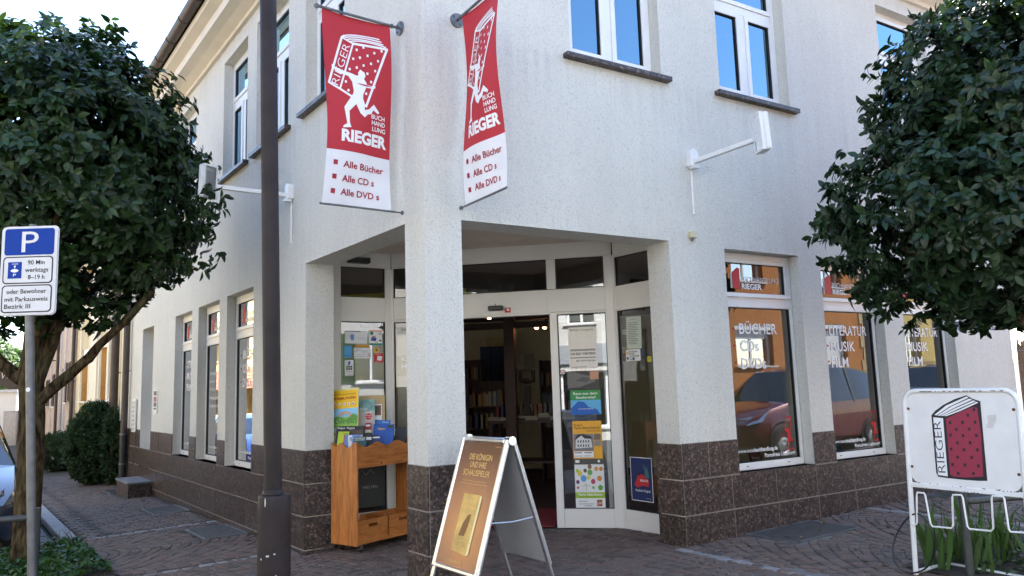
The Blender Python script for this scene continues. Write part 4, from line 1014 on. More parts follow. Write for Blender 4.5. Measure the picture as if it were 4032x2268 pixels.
for sgn in (1, -1):
    fr, Ls = side_fr(sgn); w = AW / 2; yb = Ls * .245; yt = Ls
    for sx in (-1, 1):       # legs
        MB().hexa([fr.p(sx * w - sx * .035, .0, -.012), fr.p(sx * w, .0, -.012), fr.p(sx * w, .0, .006), fr.p(sx * w - sx * .035, .0, .006), fr.p(sx * w - sx * .035, yt, -.012), fr.p(sx * w, yt, -.012), fr.p(sx * w, yt, .006), fr.p(sx * w - sx * .035, yt, .006)]).build('leg', ALU, A, bevel=.003)
    fw = .036
    fm = MB()
    for x0, x1, y0, y1 in ((-w, -w + fw, yb, yt), (w - fw, w, yb, yt), (-w + fw, w - fw, yb, yb + fw), (-w + fw, w - fw, yt - fw, yt)):
        p = [fr.p(x0, y0, .0065), fr.p(x1, y0, .0065), fr.p(x1, y1, .0065), fr.p(x0, y1, .0065)]
        m_ = .01; c_ = [fr.p(x0 + m_, y0 + m_, .022), fr.p(x1 - m_, y0 + m_, .022), fr.p(x1 - m_, y1 - m_, .022), fr.p(x0 + m_, y1 - m_, .022)]
        fm.hexa(p + c_)
    fm.build('snap_frame', ALU, A)
    MB().hexa([fr.p(-w + .02, yb + .02, -.004), fr.p(w - .02, yb + .02, -.004), fr.p(w - .02, yt - .02, -.004), fr.p(-w + .02, yt - .02, -.004), fr.p(-w + .02, yb + .02, .007), fr.p(w - .02, yb + .02, .007), fr.p(w - .02, yt - .02, .007), fr.p(-w + .02, yt - .02, .007)]).build('back_panel', mk('panel_grey', (.42, .42, .43), .45, .04), A)
    if sgn == 1:
        mt, nt, b_ = nodes('brown_poster'); P_ = objc(nt)
        pc = fr.p(.0, yb + .30, .01) - Vector((AC.x, AC.y, az))
        sub = N(nt, 'ShaderNodeVectorMath', operation='SUBTRACT'); sub.inputs[1].default_value = tuple(pc); nt.links.new(P_, sub.inputs[0])
        ln = N(nt, 'ShaderNodeVectorMath', operation='LENGTH'); nt.links.new(sub.outputs[0], ln.inputs[0])
        nz_ = N(nt, 'ShaderNodeTexNoise'); nz_.inputs['Scale'].default_value = 3; nt.links.new(P_, nz_.inputs['Vector'])
        ad = N(nt, 'ShaderNodeMath', operation='MULTIPLY_ADD'); ad.inputs[1].default_value = .25; nt.links.new(nz_.outputs[0], ad.inputs[0]); nt.links.new(ln.outputs['Value'], ad.inputs[2])
        nt.links.new(ramp(nt, ad.outputs[0], [(.12, (.62, .30, .10)), (.30, (.48, .17, .045)), (.48, (.27, .10, .045)), (.75, (.16, .07, .035))]), b_.inputs['Base Color']); b_.inputs['Roughness'].default_value = .25
        ps = MB().quad(fr.p(-w + fw - .004, yb + fw - .004, .0095), fr.p(w - fw + .004, yb + fw - .004, .0095), fr.p(w - fw + .004, yt - fw + .004, .0095), fr.p(-w + fw - .004, yt - fw + .004, .0095)).build('poster', mt, A, recalc=False)
        GOLD = flat(srgb(235, 190, 110)); GD2 = flat(srgb(196, 150, 70))
        f2 = LocalFr(fr.p(-w + fw, yb + fw, .0098), fr.x, fr.y); pw, ph = AW - 2 * fw, yt - yb - 2 * fw
        X = lambda v: v * pw; Yv = lambda v: v * ph
        book = mk('gold_cover', srgb(205, 165, 85), .4, .25, 9, obj=True)
        sheet_print(ps, f2, [('t', 'DIE KÖNIGIN', X(.24), Yv(.855), X(.56), .043, GOLD, .006), ('t', 'UND IHRE', X(.30), Yv(.79), X(.40), .043, GOLD, .006), ('t', 'SCHAUSPIELER', X(.17), Yv(.722), X(.66), .043, GOLD, .006),
                             ('t', 'Eine grandiose Reise ins London der Tudorzeit.', X(.22), Yv(.675), X(.56), .010, GOLD), ('t', 'Ein Roman, wie nur Bernard Cornwell ihn schreiben kann.', X(.17), Yv(.65), X(.66), .010, GOLD),
                             ('p', [(X(.70), Yv(.10)), (X(.75), Yv(.115)), (X(.78), Yv(.565)), (X(.73), Yv(.575))], srgb(238, 222, 160)), ('p', [(X(.32), Yv(.125)), (X(.70), Yv(.10)), (X(.73), Yv(.575)), (X(.33), Yv(.575))], book),
                             ('t', 'Bernard', X(.38), Yv(.505), X(.26), .026, GOLD), ('t', 'Cornwell', X(.35), Yv(.455), X(.33), .030, GOLD), ('p', [(X(.42), Yv(.24)), (X(.56), Yv(.245)), (X(.60), Yv(.32)), (X(.62), Yv(.42)), (X(.55), Yv(.41)), (X(.47), Yv(.34))], srgb(130, 85, 35)),
                             ('t', 'Narren und', X(.36), Yv(.19), X(.30), .028, GOLD), ('t', 'Sterbliche', X(.36), Yv(.14), X(.28), .028, GOLD), ('t', 'WUNDERLICH', X(.36), Yv(.035), X(.28), .015, GOLD), ('t', 'rowohlt.de', X(.84), Yv(.965), X(.13), .010, GOLD)])
# hinge caps and strut
for sx in (-1, 1):
    c = apex + au * (sx * (AW / 2 - .0)); mb = MB()
    mb.tube([c - au * sx * .05 + Vector((0, 0, -.01)), c + au * sx * .012 + Vector((0, 0, -.01))], .032, 14); mb.build('hinge_cap', CHROME, A, smooth=False)
    q = .58; a1 = apex - Vector((0, 0, AH * q * .8)) + an * AS * q * .8 + au * sx * (AW / 2 - .02); a2 = apex - Vector((0, 0, AH * q * .8)) - an * AS * q * .8 + au * sx * (AW / 2 - .02)
    smooth_auto(MB().tube([a1, (a1 + a2) / 2 - Vector((0, 0, .012)), a2], .006, 8).build('strut', ALU, A))
MB().tube([apex - au * (AW / 2 - .04) + Vector((0, 0, -.012)), apex + au * (AW / 2 - .04) + Vector((0, 0, -.012))], .022, 12).build('top_rail', ALU, A, smooth=True)

# ================================================================== BOOK CART
CY = R(37.4); cu_ = Vector((math.sin(CY), math.cos(CY), 0)); cw_ = Vector((-cu_.y, cu_.x, 0)); C0 = Vector((-1.639, 8.014, G(-1.639, 8.014)))
CT = thing('book_cart', C0, 'orange pine book cart on castors in the left side of the entrance', 'book cart')
CL, CD = .95, .406
def ct(a, b, h): return C0 + cu_ * a + cw_ * b + Vector((0, 0, h))
def ctbox(a0, a1, b0, b1, z0, z1): return MB().hexa([ct(a0, b0, z0), ct(a1, b0, z0), ct(a1, b1, z0), ct(a0, b1, z0), ct(a0, b0, z1), ct(a1, b0, z1), ct(a1, b1, z1), ct(a0, b1, z1)])
def wavy(b): return 1.085 + .030 * math.sin(b * 31 + .6) - .02 * math.exp(-((b - .2) / .05) ** 2)
for a0 in (0, CL - .022):
    # three glued boards
    n = 3
    for k in range(n):
        b0, b1 = CD * k / n, CD * (k + 1) / n; pts = [(b0 + .0008, .075)] + [(b1 - .0008, .075)] + [(b1 - .0008 - (b1 - b0 - .0016) * j / 8, wavy(b1 - (b1 - b0) * j / 8)) for j in range(9)]
        MB().prism([ct(a0, b, z) for b, z in pts], tuple(cu_ * .022)).build('side_board', PINE, CT, bevel=.0025)
pts = [(.0225, .845)] + [(CL - .0225, .845)] + [(CL - .0225 - (CL - .045) * j / 30, 1.075 + .022 * math.sin((CL - (CL - .045) * j / 30) * 22 + 1.0)) for j in range(31)]
MB().prism([ct(a, .004, z) for a, z in pts], tuple(cw_ * .02)).build('front_board', PINEH, CT, bevel=.0025)
MB().prism([ct(a, CD - .024, z) for a, z in pts], tuple(cw_ * .02)).build('rear_board', PINEH, CT, bevel=.0025)
ctbox(.0225, CL - .0225, .0245, CD - .0245, .850, .868).build('tray', PINEH, CT); ctbox(.0225, CL - .0225, .004, CD - .004, .085, .112).build('bottom_shelf', PINEH, CT, bevel=.003)
for a in (.09, CL - .09):
    for b in (.06, CD - .06):
        mb = MB(); c = ct(a, b, .03); mb.tube([c - cw_ * .014, c + cw_ * .014], .029, 16); cs = mb.build('castor', BLACK, CT)
        mb = MB(); mb.hexa([ct(a - .022, b - .018, .062), ct(a + .022, b - .018, .062), ct(a + .022, b + .018, .062), ct(a - .022, b + .018, .062), ct(a - .022, b - .018, .084), ct(a + .022, b - .018, .084), ct(a + .022, b + .018, .084), ct(a - .022, b + .018, .084)]); mb.hexa([ct(a - .02, b - .021, .03), ct(a + .02, b - .021, .03), ct(a + .02, b - .016, .03), ct(a - .02, b - .016, .03), ct(a - .022, b - .021, .065), ct(a + .022, b - .021, .065), ct(a + .022, b - .016, .065), ct(a - .022, b - .016, .065)]); mb.build('castor_fork', STEEL, cs)
def crate(a0, label):
    T = thing('wooden_crate', ct(a0 + .21, .2, .112), label, 'crate', 'pine crates on the cart')
    w, d, z0, z1 = .405, .33, .1125, .315; b0 = .035; t = .014
    for q in ((a0, a0 + w, b0, b0 + t), (a0, a0 + w, b0 + d - t, b0 + d)):
        hx0, hx1, hz0, hz1 = a0 + w / 2 - .06, a0 + w / 2 + .06, z1 - .075, z1 - .042; mb = MB()
        for x0, x1, y0, y1 in ((a0, a0 + w, z0, hz0), (a0, a0 + w, hz1, z1), (a0, hx0, hz0, hz1), (hx1, a0 + w, hz0, hz1)):
            mb.hexa([ct(x0, q[2], y0), ct(x1, q[2], y0), ct(x1, q[3], y0), ct(x0, q[3], y0), ct(x0, q[2], y1), ct(x1, q[2], y1), ct(x1, q[3], y1), ct(x0, q[3], y1)])
        mb.build('end_panel', PINEH, T)
    for x in (a0, a0 + w - t): ctbox(x, x + t, b0 + t + .0005, b0 + d - t - .0005, z0, z1).build('side_panel', PINEH, T)
    ctbox(a0 + t + .001, a0 + w - t - .001, b0 + t + .001, b0 + d - t - .001, z0, z0 + .01).build('bottom_panel', PINEH, T)
crate(.045, 'pine crate with leaflets on lower shelf of cart, the left one'); crate(.475, 'pine crate on lower shelf of cart, partly behind the corner pillar')
# books and calendars on the cart
def book(label, c, w, h, th, yaw, lean, cover, items=(), name='book', roll=0, cat='book', group=None):
    """c: bottom centre; faces -Y when yaw=0; lean back in degrees"""
    T = thing(name, c, label, cat, group)
    x = Vector((math.cos(R(yaw)), math.sin(R(yaw)), 0)); y = Vector((-math.sin(R(yaw)) * math.sin(R(lean)), math.cos(R(yaw)) * math.sin(R(lean)), math.cos(R(lean))))
    if roll: M = Matrix.Rotation(R(roll), 3, x.cross(y)); x = M @ x; y = M @ y
    fr = LocalFr(Vector(c) - x * w / 2, x, y)
    bx = lambda x0, x1, y0, y1, o0, o1: MB().hexa([fr.p(x0, y0, o0), fr.p(x1, y0, o0), fr.p(x1, y1, o0), fr.p(x0, y1, o0), fr.p(x0, y0, o1), fr.p(x1, y0, o1), fr.p(x1, y1, o1), fr.p(x0, y1, o1)])
    cm_ = cover if not isinstance(cover, tuple) else flat(cover)
    if th > .006: bx(.002, w - .004, .003, h - .003, -th + .002, -.0022).build('pages', PAPER, T); bx(0, w, 0, h, -th, -th + .0018).build('back_cover', cm_, T); bx(-.001, .0015, 0, h, -th + .0018, -.002).build('spine', cm_, T)
    cv = bx(0, w, 0, h, -.002, 0).build('cover', cm_, T)
    sheet_print(cv, fr, items); return T
def Fz(x, y): return 1240 + x * 420 / 845, 1480 + y * 420 / 845
def cbk(label, x0, y0, x1, y1, Y, cover, items_fn, th=.012, yaw=8, lean=14, zb=.868, name='book', cat='book', roll=0):
    c = at(*Fz((x0 + x1) / 2, y1), Y); t = at(*Fz((x0 + x1) / 2, y0), Y); w = (at(*Fz(x1, y1), Y) - at(*Fz(x0, y1), Y)).x / math.cos(R(yaw))
    zb_ = zb + C0.z
    h = (t.z - zb_) / math.cos(R(lean)); vis = (t.z - c.z) / math.cos(R(lean))
    return book(label, Vector((c.x, Y, zb_)), w, h, th, yaw, lean, cover, items_fn(w, h, vis), name, roll, cat)
Yl, Bk = srgb(240, 190, 30), srgb(25, 25, 28); DGR = (.1, .1, .11)
def wim(w, h, v):
    it = [('r', .008, h - v * .42, w - .008, h - .02, Yl), ('r', .008, h - v * .98, w - .008, h - v * .42, srgb(140, 185, 80)), ('r', .008, h - v * .60, w - .008, h - v * .42, srgb(140, 195, 225)),
          ('t', 'ROTRAUT SUSANNE BERNER', w * .10, h - v * .13, w * .8, .011, srgb(60, 40, 20)), ('t', 'WIMMLINGEN', w * .10, h - v * .23, w * .8, .026, srgb(170, 35, 30), .02)]
    for k in range(5): it.append(('p', [(w * (.17 + .165 * k) + .017 * math.cos(a), h - v * .33 + .019 * math.sin(a)) for a in [2 * math.pi * j / 12 for j in range(12)]], srgb(235, 225, 205)))
    for k in range(5): it.append(('p', [(w * (.17 + .165 * k) + .009 * math.cos(a), h - v * .335 + .009 * math.sin(a)) for a in [2 * math.pi * j / 8 for j in range(8)]], [srgb(150, 60, 50), srgb(200, 150, 90), srgb(90, 110, 150), srgb(190, 90, 60), srgb(40, 40, 50)][k]))
    arcp = [(w * .55 + w * .24 * math.cos(a), h - v * .62 + v * .13 * math.sin(a)) for a in [math.pi * j / 12 for j in range(13)]]
    for r_, c_ in ((1.0, srgb(215, 90, 60)), (.85, srgb(240, 210, 90)), (.72, srgb(90, 150, 210))):
        q = [(w * .55 + (x - w * .55) * r_, h - v * .62 + (y - h + v * .62) * r_) for x, y in arcp]; qi = [(w * .55 + (x - w * .55) * (r_ - .13), h - v * .62 + (y - h + v * .62) * (r_ - .13)) for x, y in arcp]
        it.append(('p', q + qi[::-1], c_))
    it.append(('p', [(.008, h - v * .62), (w * .3, h - v * .58), (w * .6, h - v * .66), (w * .85, h - v * .54), (w - .008, h - v * .58), (w - .008, h - v * .75), (.008, h - v * .72)], srgb(95, 150, 60)))
    it.append(('p', [(.02, h - v * .86), (w * .4, h - v * .80), (w * .95, h - v * .84), (w * .9, h - v * .93), (w * .3, h - v * .95)], srgb(190, 215, 225)))
    rr = random.Random(4)
    for k in range(46):
        x, y = rr.uniform(.02, w - .03), h - v * rr.uniform(.66, .96); s_ = rr.uniform(.004, .009)
        it.append(('r', x, y, x + s_, y + s_ * 1.3, rr.choice([srgb(170, 60, 40), srgb(240, 240, 230), srgb(50, 60, 90), srgb(120, 80, 40), srgb(40, 80, 30)])))
    return it
cbk('brown cardboard sheet standing at the back of the cart tray', 338, 155, 552, 345, 8.60, mk('cardboard', (.50, .37, .18), .85, .08), lambda w, h, v: [], .004, 8, 6, name='cardboard_sheet', cat='cardboard')
cbk('small picture calendar in cart tray, right of the teal calendar', 462, 225, 528, 355, 8.52, (.75, .75, .74), lambda w, h, v: [('r', .012, h - v * .7, w - .01, h - v * .08, srgb(120, 70, 70)), ('r', .02, h - v * .55, w * .6, h - v * .2, srgb(60, 90, 60))], .01, name='calendar', cat='calendar')
cbk('teal art calendar with round red price sticker on the cart', 345, 188, 470, 450, 8.42, mk('van_gogh_print', srgb(120, 165, 160), .5, .4, 12, obj=True), lambda w, h, v: [('r', .0, h - v, w, h - v * .36, srgb(178, 172, 165)), ('t', 'OGH', w * .05, h - v * .34, w * .45, .030, (.8, .8, .8), .01), ('t', '2018', w * .38, h - v * .43, w * .40, .026, (.8, .8, .8)),
    ('p', [(w * .62 + .034 * math.cos(a), h - v * .53 + .036 * math.sin(a)) for a in [2 * math.pi * j / 20 for j in range(20)]], srgb(190, 30, 40)), ('t', 'PREIS', w * .47, h - v * .51, w * .3, .010, (.8, .8, .8)), ('t', '€ 16,00', w * .47, h - v * .57, w * .3, .010, (.8, .8, .8))], .012, name='calendar', cat='calendar')
cbk('large yellow and green picture-hunt calendar at left end of the cart', 100, 100, 340, 480, 8.37, (.75, .7, .3), wim, .014, -20, 8, name='calendar', cat='calendar', roll=3)
cbk('black puppy calendar in front of the yellow one on the cart', 135, 400, 378, 480, 8.28, Bk, lambda w, h, v: [('t', 'Welpen · Puppies', w * .03, h - .032, w * .62, .022, (.8, .8, .8)), ('r', w * .5, h - .10, w * .95, h - .042, srgb(70, 60, 52))], .01, -18, 10, name='calendar', cat='calendar')
cbk('small lime green booklet in the cart tray', 148, 445, 240, 500, 8.23, srgb(170, 190, 40), lambda w, h, v: [('t', 'X & 80', w * .45, h - .030, w * .4, .014, Bk)], .008, -20)
cbk('blue book standing at the front of the cart tray', 195, 470, 332, 545, 8.19, srgb(90, 130, 190), lambda w, h, v: [('t', 'Ladinien', w * .28, h - .04, w * .5, .016, (.8, .8, .85)), ('r', 0, 0, w * .06, h, srgb(190, 60, 50))], .02, -20)
cbk('white booklet with dark photograph at the front of the cart tray', 262, 472, 372, 530, 8.19, (.7, .7, .68), lambda w, h, v: [('r', w * .1, h - .06, w * .9, h - .02, srgb(150, 150, 155))], .012)
cbk('teal paperback novel at the front of the cart tray', 305, 485, 402, 530, 8.14, srgb(20, 70, 75), lambda w, h, v: [('t', 'ROSAMUND', w * .08, h - .022, w * .84, .013, (.7, .7, .66), .01), ('t', 'PILCHER', w * .1, h - .040, w * .8, .012, (.7, .7, .66), .01)], .02)
cbk('black and white paperback in the middle of the cart tray', 372, 455, 452, 520, 8.25, Bk, lambda w, h, v: [('r', .01, h - .075, w - .01, h - .045, (.75, .75, .74))], .018)
cbk('large blue mountain book leaning right in the cart tray', 425, 352, 575, 500, 8.50, srgb(45, 110, 185), lambda w, h, v: [('t', 'WALKER', w * .55, h - .03, w * .38, .012, (.8, .8, .8))], .02, roll=-4)
cbk('blue Alpine guidebook in front of the large blue book', 452, 385, 610, 500, 8.43, srgb(25, 80, 165), lambda w, h, v: [('t', 'Alpen', w * .18, h - .062, w * .38, .024, srgb(210, 170, 60), .02), ('r', w * .68, h - .04, w * .95, h - .01, srgb(35, 60, 35))], .02, roll=-3)
cbk('book with white zebra stripes in the cart tray', 530, 415, 625, 500, 8.53, Bk, lambda w, h, v: [('p', [(w * (.05 + .115 * k), h - .085), (w * (.10 + .115 * k), h - .085), (w * (.12 + .115 * k), h - .005), (w * (.05 + .115 * k), h - .005)], (.78, .78, .76)) for k in range(8)], .015, roll=-4)
cbk('charcoal hardback at the right end of the cart tray', 612, 410, 712, 495, 8.76, srgb(50, 52, 58), lambda w, h, v: [], .02, roll=-3)
cbk('white booklet between the yellow and teal calendars on the cart', 318, 300, 372, 460, 8.47, (.70, .70, .68), lambda w, h, v: [('r', .006, h - .09, w - .006, h - .02, srgb(170, 120, 70)), ('r', .006, h - .16, w - .006, h - .12, DGR)], .01, 5, 9)
cbk('red paperback in front of the teal calendar on the cart', 405, 372, 448, 470, 8.40, srgb(150, 35, 40), lambda w, h, v: [('r', .005, h - .04, w - .005, h - .02, (.7, .7, .7))], .02, -10, 8, roll=4)
cbk('narrow white booklet standing at the left front of the tray', 170, 470, 215, 545, 8.24, (.72, .71, .66), lambda w, h, v: [('r', .004, h - .05, w - .004, h - .03, srgb(60, 120, 60))], .01, -20)
cbk('dark blue pocket book between teal novel and blue guide', 440, 470, 520, 520, 8.28, srgb(25, 45, 95), lambda w, h, v: [('r', w * .1, h - .035, w * .9, h - .022, (.7, .7, .7))], .018, 10)
cbk('cream paperback behind the black and white one on the cart', 395, 430, 440, 500, 8.33, srgb(215, 205, 175), lambda w, h, v: [('r', w * .15, h - .05, w * .85, h - .03, srgb(120, 40, 40))], .02, 5)
for k, (dx, cl) in enumerate(((.0, 'white leaflet with black letters standing in the left pine crate'),)):
    book(cl, ct(.10, .20, .124), .075, .24, .004, 20, 8, (.72, .72, .74), [('t', 'UR', .012, .145, .05, .026, Bk, .02), ('r', .006, .19, .05, .232, srgb(90, 75, 85))], 'leaflet', -12, 'leaflet')

# ================================================================== BICYCLE STAND WITH BOOK SIGN
BY = R(150); bu = Vector((math.sin(BY), math.cos(BY), 0)); b0 = Vector((3.012, 6.118, G(3.012, 6.118)))
bf = LocalFr(b0, bu, Vector((.02, 0, 1)) + bu * .01)
ST = thing('bicycle_stand', b0, 'white bicycle stand with book sign board in front of iris bed', 'bicycle stand')
SWD, SHT, SHB = .84, 1.385, .69; cr = .10
path = [bf.p(0, 0), bf.p(0, SHT - cr)] + [bf.p(cr - cr * math.cos(a), SHT - cr + cr * math.sin(a)) for a in [math.pi / 2 * k / 6 for k in range(1, 7)]] + [bf.p(SWD - cr + cr * math.sin(a), SHT - cr + cr * math.cos(a)) for a in [math.pi / 2 * k / 6 for k in range(0, 7)]] + [bf.p(SWD, 0)]
smooth_auto(MB().tube(path, .0185, 14).build('tube_frame', WHITEP, ST), 60)
mb = MB(); mb.prism([bf.p(a, b_, -.004) for a, b_ in rrect(.016, SHB, SWD - .016, SHT - .016, .075)], tuple(bf.n * .008)); mb.build('sign_board', mk('board_white', (.80, .79, .77), .45, .04), ST)
mb = MB(); mb.hexa([bf.p(.0, SHB - .035, -.012), bf.p(SWD, SHB - .035, -.012), bf.p(SWD, SHB - .035, .012), bf.p(.0, SHB - .035, .012), bf.p(.0, SHB, -.012), bf.p(SWD, SHB, -.012), bf.p(SWD, SHB, .012), bf.p(.0, SHB, .012)]); mb.build('board_rail', WHITEP, ST, bevel=.003)
for x, y in ((.032, SHB + .56), (.032, SHB + .12), (SWD - .032, SHB + .56), (SWD - .032, SHB + .12)):
    mb = MB(); n_ = 10; mb.prism([bf.p(x + .0105 * math.cos(2 * math.pi * k / n_), y + .0105 * math.sin(2 * math.pi * k / n_), .0045) for k in range(n_)], tuple(bf.n * .005)); mb.build('rusty_bolt', RUST, ST)
rp = MB(); rr = random.Random(9)
for k in range(40):
    x = rr.uniform(.05, SWD - .03); y = SHB - rr.choice([.036, .001]) + rr.uniform(-.004, .004); w_ = rr.uniform(.003, .018)
    rp.quad(bf.p(x, y, .0125), bf.p(x + w_, y, .0125), bf.p(x + w_ * .8, y + .005, .0125), bf.p(x + .001, y + .004, .0125))
for k in range(36):
    x = rr.uniform(.12, SWD - .08); w_ = rr.uniform(.004, .03); rp.quad(bf.p(x, SHT - .008, .0182), bf.p(x + w_, SHT - .008, .0182), bf.p(x + w_, SHT - .002, .0188), bf.p(x, SHT - .002, .0188))
tag(rp.build('rust_spots', RUST, ST, recalc=False), kind='stuff')
# book drawn on the board (zone N pixels -> board)
def bd(x, y):
    # bilinear in the photographed board corners
    tl, tr, bl, br = (125, 135), (865, 150), (180, 765), (918, 835)
    v = .5; u = .5
    for _ in range(12):
        xl = tl[0] + (bl[0] - tl[0]) * v; xr = tr[0] + (br[0] - tr[0]) * v; u = (x - xl) / (xr - xl)
        yt_ = tl[1] + (tr[1] - tl[1]) * u; yb_ = bl[1] + (br[1] - bl[1]) * u; v = (y - yt_) / (yb_ - yt_)
    return .018 + u * (SWD - .036), SHT - .018 - v * (SHT - SHB - .018)
def bpoly(name, mat, pts, o):
    mb = MB(); fpoly(mb, [bd(*p) for p in pts], lambda a, b_: bf.p(a, b_, o)); return mb.build(name, mat, ST, recalc=False)
INK = flat((.012, .012, .016))
bpoly('book_outline', INK, [(318, 295), (345, 265), (400, 225), (480, 185), (560, 160), (600, 185), (652, 205), (702, 757), (640, 757), (550, 750), (440, 738), (372, 728), (358, 700)], .0048)
bpoly('book_spine', WPRINT, [(332, 310), (402, 318), (440, 726), (372, 716)], .0056)
bpoly('book_cover', flat(srgb(150, 45, 70)), [(422, 322), (520, 275), (600, 245), (632, 250), (660, 440), (676, 728), (560, 734), (480, 728), (456, 712), (436, 480)], .0056)
for k, pg in enumerate((([(340, 293), (420, 230), (562, 168), (575, 178), (450, 235), (356, 297)]), ([(362, 298), (460, 236), (580, 184), (600, 192), (480, 246), (378, 301)]), ([(385, 301), (480, 252), (605, 198), (625, 203), (500, 258), (402, 302)]), ([(408, 302), (500, 266), (628, 208), (640, 214), (520, 270), (425, 304)]))): bpoly('page_stripe', WPRINT, pg, .0056)
mb = MB(); p0_, p1_ = bd(415, 700), bd(372, 330); dv = Vector(p1_) - Vector(p0_); ln_ = dv.length; dv.normalize(); nv = Vector((-dv.y, dv.x))
put_text(mb, 'RIEGER', lambda u, v: bf.p(p0_[0] + dv.x * u + nv.x * (v - .012), p0_[1] + dv.y * u + nv.y * (v - .012), .0064), ln_ * .98, .058, -.012); mb.build('spine_lettering', INK, ST, recalc=False)
for x, y in ((612, 262), (572, 300), (452, 350), (537, 350), (620, 350), (495, 398), (582, 398), (456, 438), (541, 443), (629, 443), (503, 492), (589, 493), (462, 535), (548, 541), (637, 543), (506, 592), (600, 595), (472, 643), (556, 647), (644, 654), (512, 705), (612, 706)):
    a, b_ = bd(x, y); MB().quad(bf.p(a - .009, b_ - .011, .0064), bf.p(a + .009, b_ - .010, .0064), bf.p(a + .009, b_ + .010, .0064), bf.p(a - .008, b_ + .011, .0064)).build('cover_dot', INK, ST, recalc=False)
mb = MB(); fpoly(mb, [bd(*q) for q in [(695, 305), (752, 300), (755, 335), (735, 395), (690, 392), (705, 350)]], lambda a, b_: bf.p(a, b_, .0048)); mb.build('glue_stain', mk('glue', (.68, .66, .62), .6), ST, recalc=False)
# meander wheel holder and base
xs = [0.0, .05, .055, .125, .13, .30, .305, .375, .38, .57, .575, .65, .655, SWD]
wp = [(0, .40), (.055, .40), (.07, .64), (.135, .64), (.165, .40), (.335, .41), (.345, .65), (.42, .655), (.44, .42), (.62, .43), (.625, .67), (.71, .675), (.725, .44), (SWD, .45)]
wp = [(a, b_ - .02) for a, b_ in wp]; dense = []
for (a, b_), (c, d) in zip(wp[:-1], wp[1:]):
    for t in (.08, .92): dense.append(bf.p(a + (c - a) * t, b_ + (d - b_) * t, .03))
smooth_auto(MB().tube(dense, .0068, 8).build('wheel_holder', WHITEP, ST), 70)
bn = Vector((bu.y, -bu.x, 0))
for y in (.0, .35):
    pa = b0 + bn * .0; 
mb = MB(); q0 = bf.p(.0, .02); q1 = bf.p(SWD, .02); back = -bn * .42
smooth_auto(MB().tube([q0, q0 + back + Vector((0, 0, .0)), q1 + back, q1], .0165, 10).build('floor_frame', WHITEP, ST), 50)
# cable hanging on the stand
cp = []
for k in range(41):
    a = 2 * math.pi * k / 40; cp.append(bf.p(-.02 + .16 * math.sin(a) + .05 * math.cos(a) + .04, .235 + .225 * math.cos(a), .03 + .03 * math.sin(2 * a)))
smooth_auto(tag(MB().tube(cp, .0065, 8, cap=False).build('cable_loop', BLACK), 'black cable lock looped over left leg of the white stand', 'cable lock'), 60)

# ================================================================== POSTERS AND CARDS ON THE ENTRANCE GLASS
def poster(name, cat, label, fr, s0, z0, s1, z1, bgc, items_fn, o=-.025, tilt=0):
    """flat print stuck to the glass; items in metres from lower left corner"""
    if fr is FRR: s0, s1 = s0 * .74, s1 * .74
    if fr is FLL: s0, s1 = .228 + (s0 - .162) * .891, .228 + (s1 - .162) * .891
    w, h = s1 - s0, z1 - z0; c = fr.p((s0 + s1) / 2, z0, o)
    T = thing(name, c, label, cat)
    x = fr.d.to_3d(); y = Vector((0, 0, 1))
    if tilt: M = Matrix.Rotation(R(tilt), 3, x.cross(y)); x = M @ x; y = M @ y
    lf = LocalFr(c - x * w / 2, x, y); m_ = bgc if not isinstance(bgc, tuple) else flat(bgc)
    sh = MB().hexa([lf.p(0, 0, -.0008), lf.p(w, 0, -.0008), lf.p(w, h, -.0008), lf.p(0, h, -.0008), lf.p(0, 0, .0004), lf.p(w, 0, .0004), lf.p(w, h, .0004), lf.p(0, h, .0004)]).build('sheet', m_, T)
    sheet_print(sh, lf, items_fn(w, h)); return T
WH = (.78, .78, .78); DG = (.06, .06, .07)
circ = lambda cx, cy, r_, n=16, e=1: [(cx + r_ * math.cos(2 * math.pi * k / n), cy + r_ * e * math.sin(2 * math.pi * k / n)) for k in range(n)]
# left return pane: cards
poster('window_card', 'card', 'white card with blue tower logo, top left on left entrance pane', FLL, .223, 2.166, .526, 2.312, WH, lambda w, h: [('p', [(w * .28, h * .25), (w * .40, h * .25), (w * .42, h * .7), (w * .3, h * .75), (w * .22, h * .6)], srgb(120, 150, 210)), ('r', .0, h * .94, w * .7, h, srgb(60, 80, 130)), ('t', 'Deutscher Buchpreis', w * .45, h * .42, w * .46, .010, srgb(110, 120, 140)), ('t', 'mein Lesezeichen', w * .58, h * .30, w * .34, .008, srgb(130, 140, 150))])
poster('window_card', 'card', 'white card with orange top stripe, top right on left entrance pane', FLL, .556, 2.148, .739, 2.322, WH, lambda w, h: [('r', 0, h * .92, w, h, srgb(225, 120, 40)), ('r', 0, 0, w, h * .12, srgb(20, 130, 120)), ('p', circ(w * .2, h * .8, .022), srgb(20, 140, 120)), ('p', [(w * .12, h * .30), (w * .5, h * .25), (w * .56, h * .5), (w * .2, h * .56)], srgb(40, 70, 150)), ('r', w * .24, h * .56, w * .5, h * .62, srgb(200, 40, 40)), ('p', [(w * .4, h * .17), (w * .68, h * .2), (w * .62, h * .25)], srgb(200, 40, 40)), ('r', w * .72, h * .8, w * .93, h * .83, DG), ('r', w * .72, h * .7, w * .93, h * .73, DG), ('r', w * .75, h * .26, w * .93, h * .36, DG)])
poster('window_card', 'card', 'plain light blue card at left edge of left entrance pane', FLL, .206, 2.005, .318, 2.14, srgb(70, 150, 210), lambda w, h: [('r', .01, h * .25, w - .01, h * .85, srgb(85, 165, 220))])
poster('window_card', 'card', 'narrow orange strip above the reading association card', FLL, .363, 2.122, .556, 2.150, srgb(220, 150, 50), lambda w, h: [])
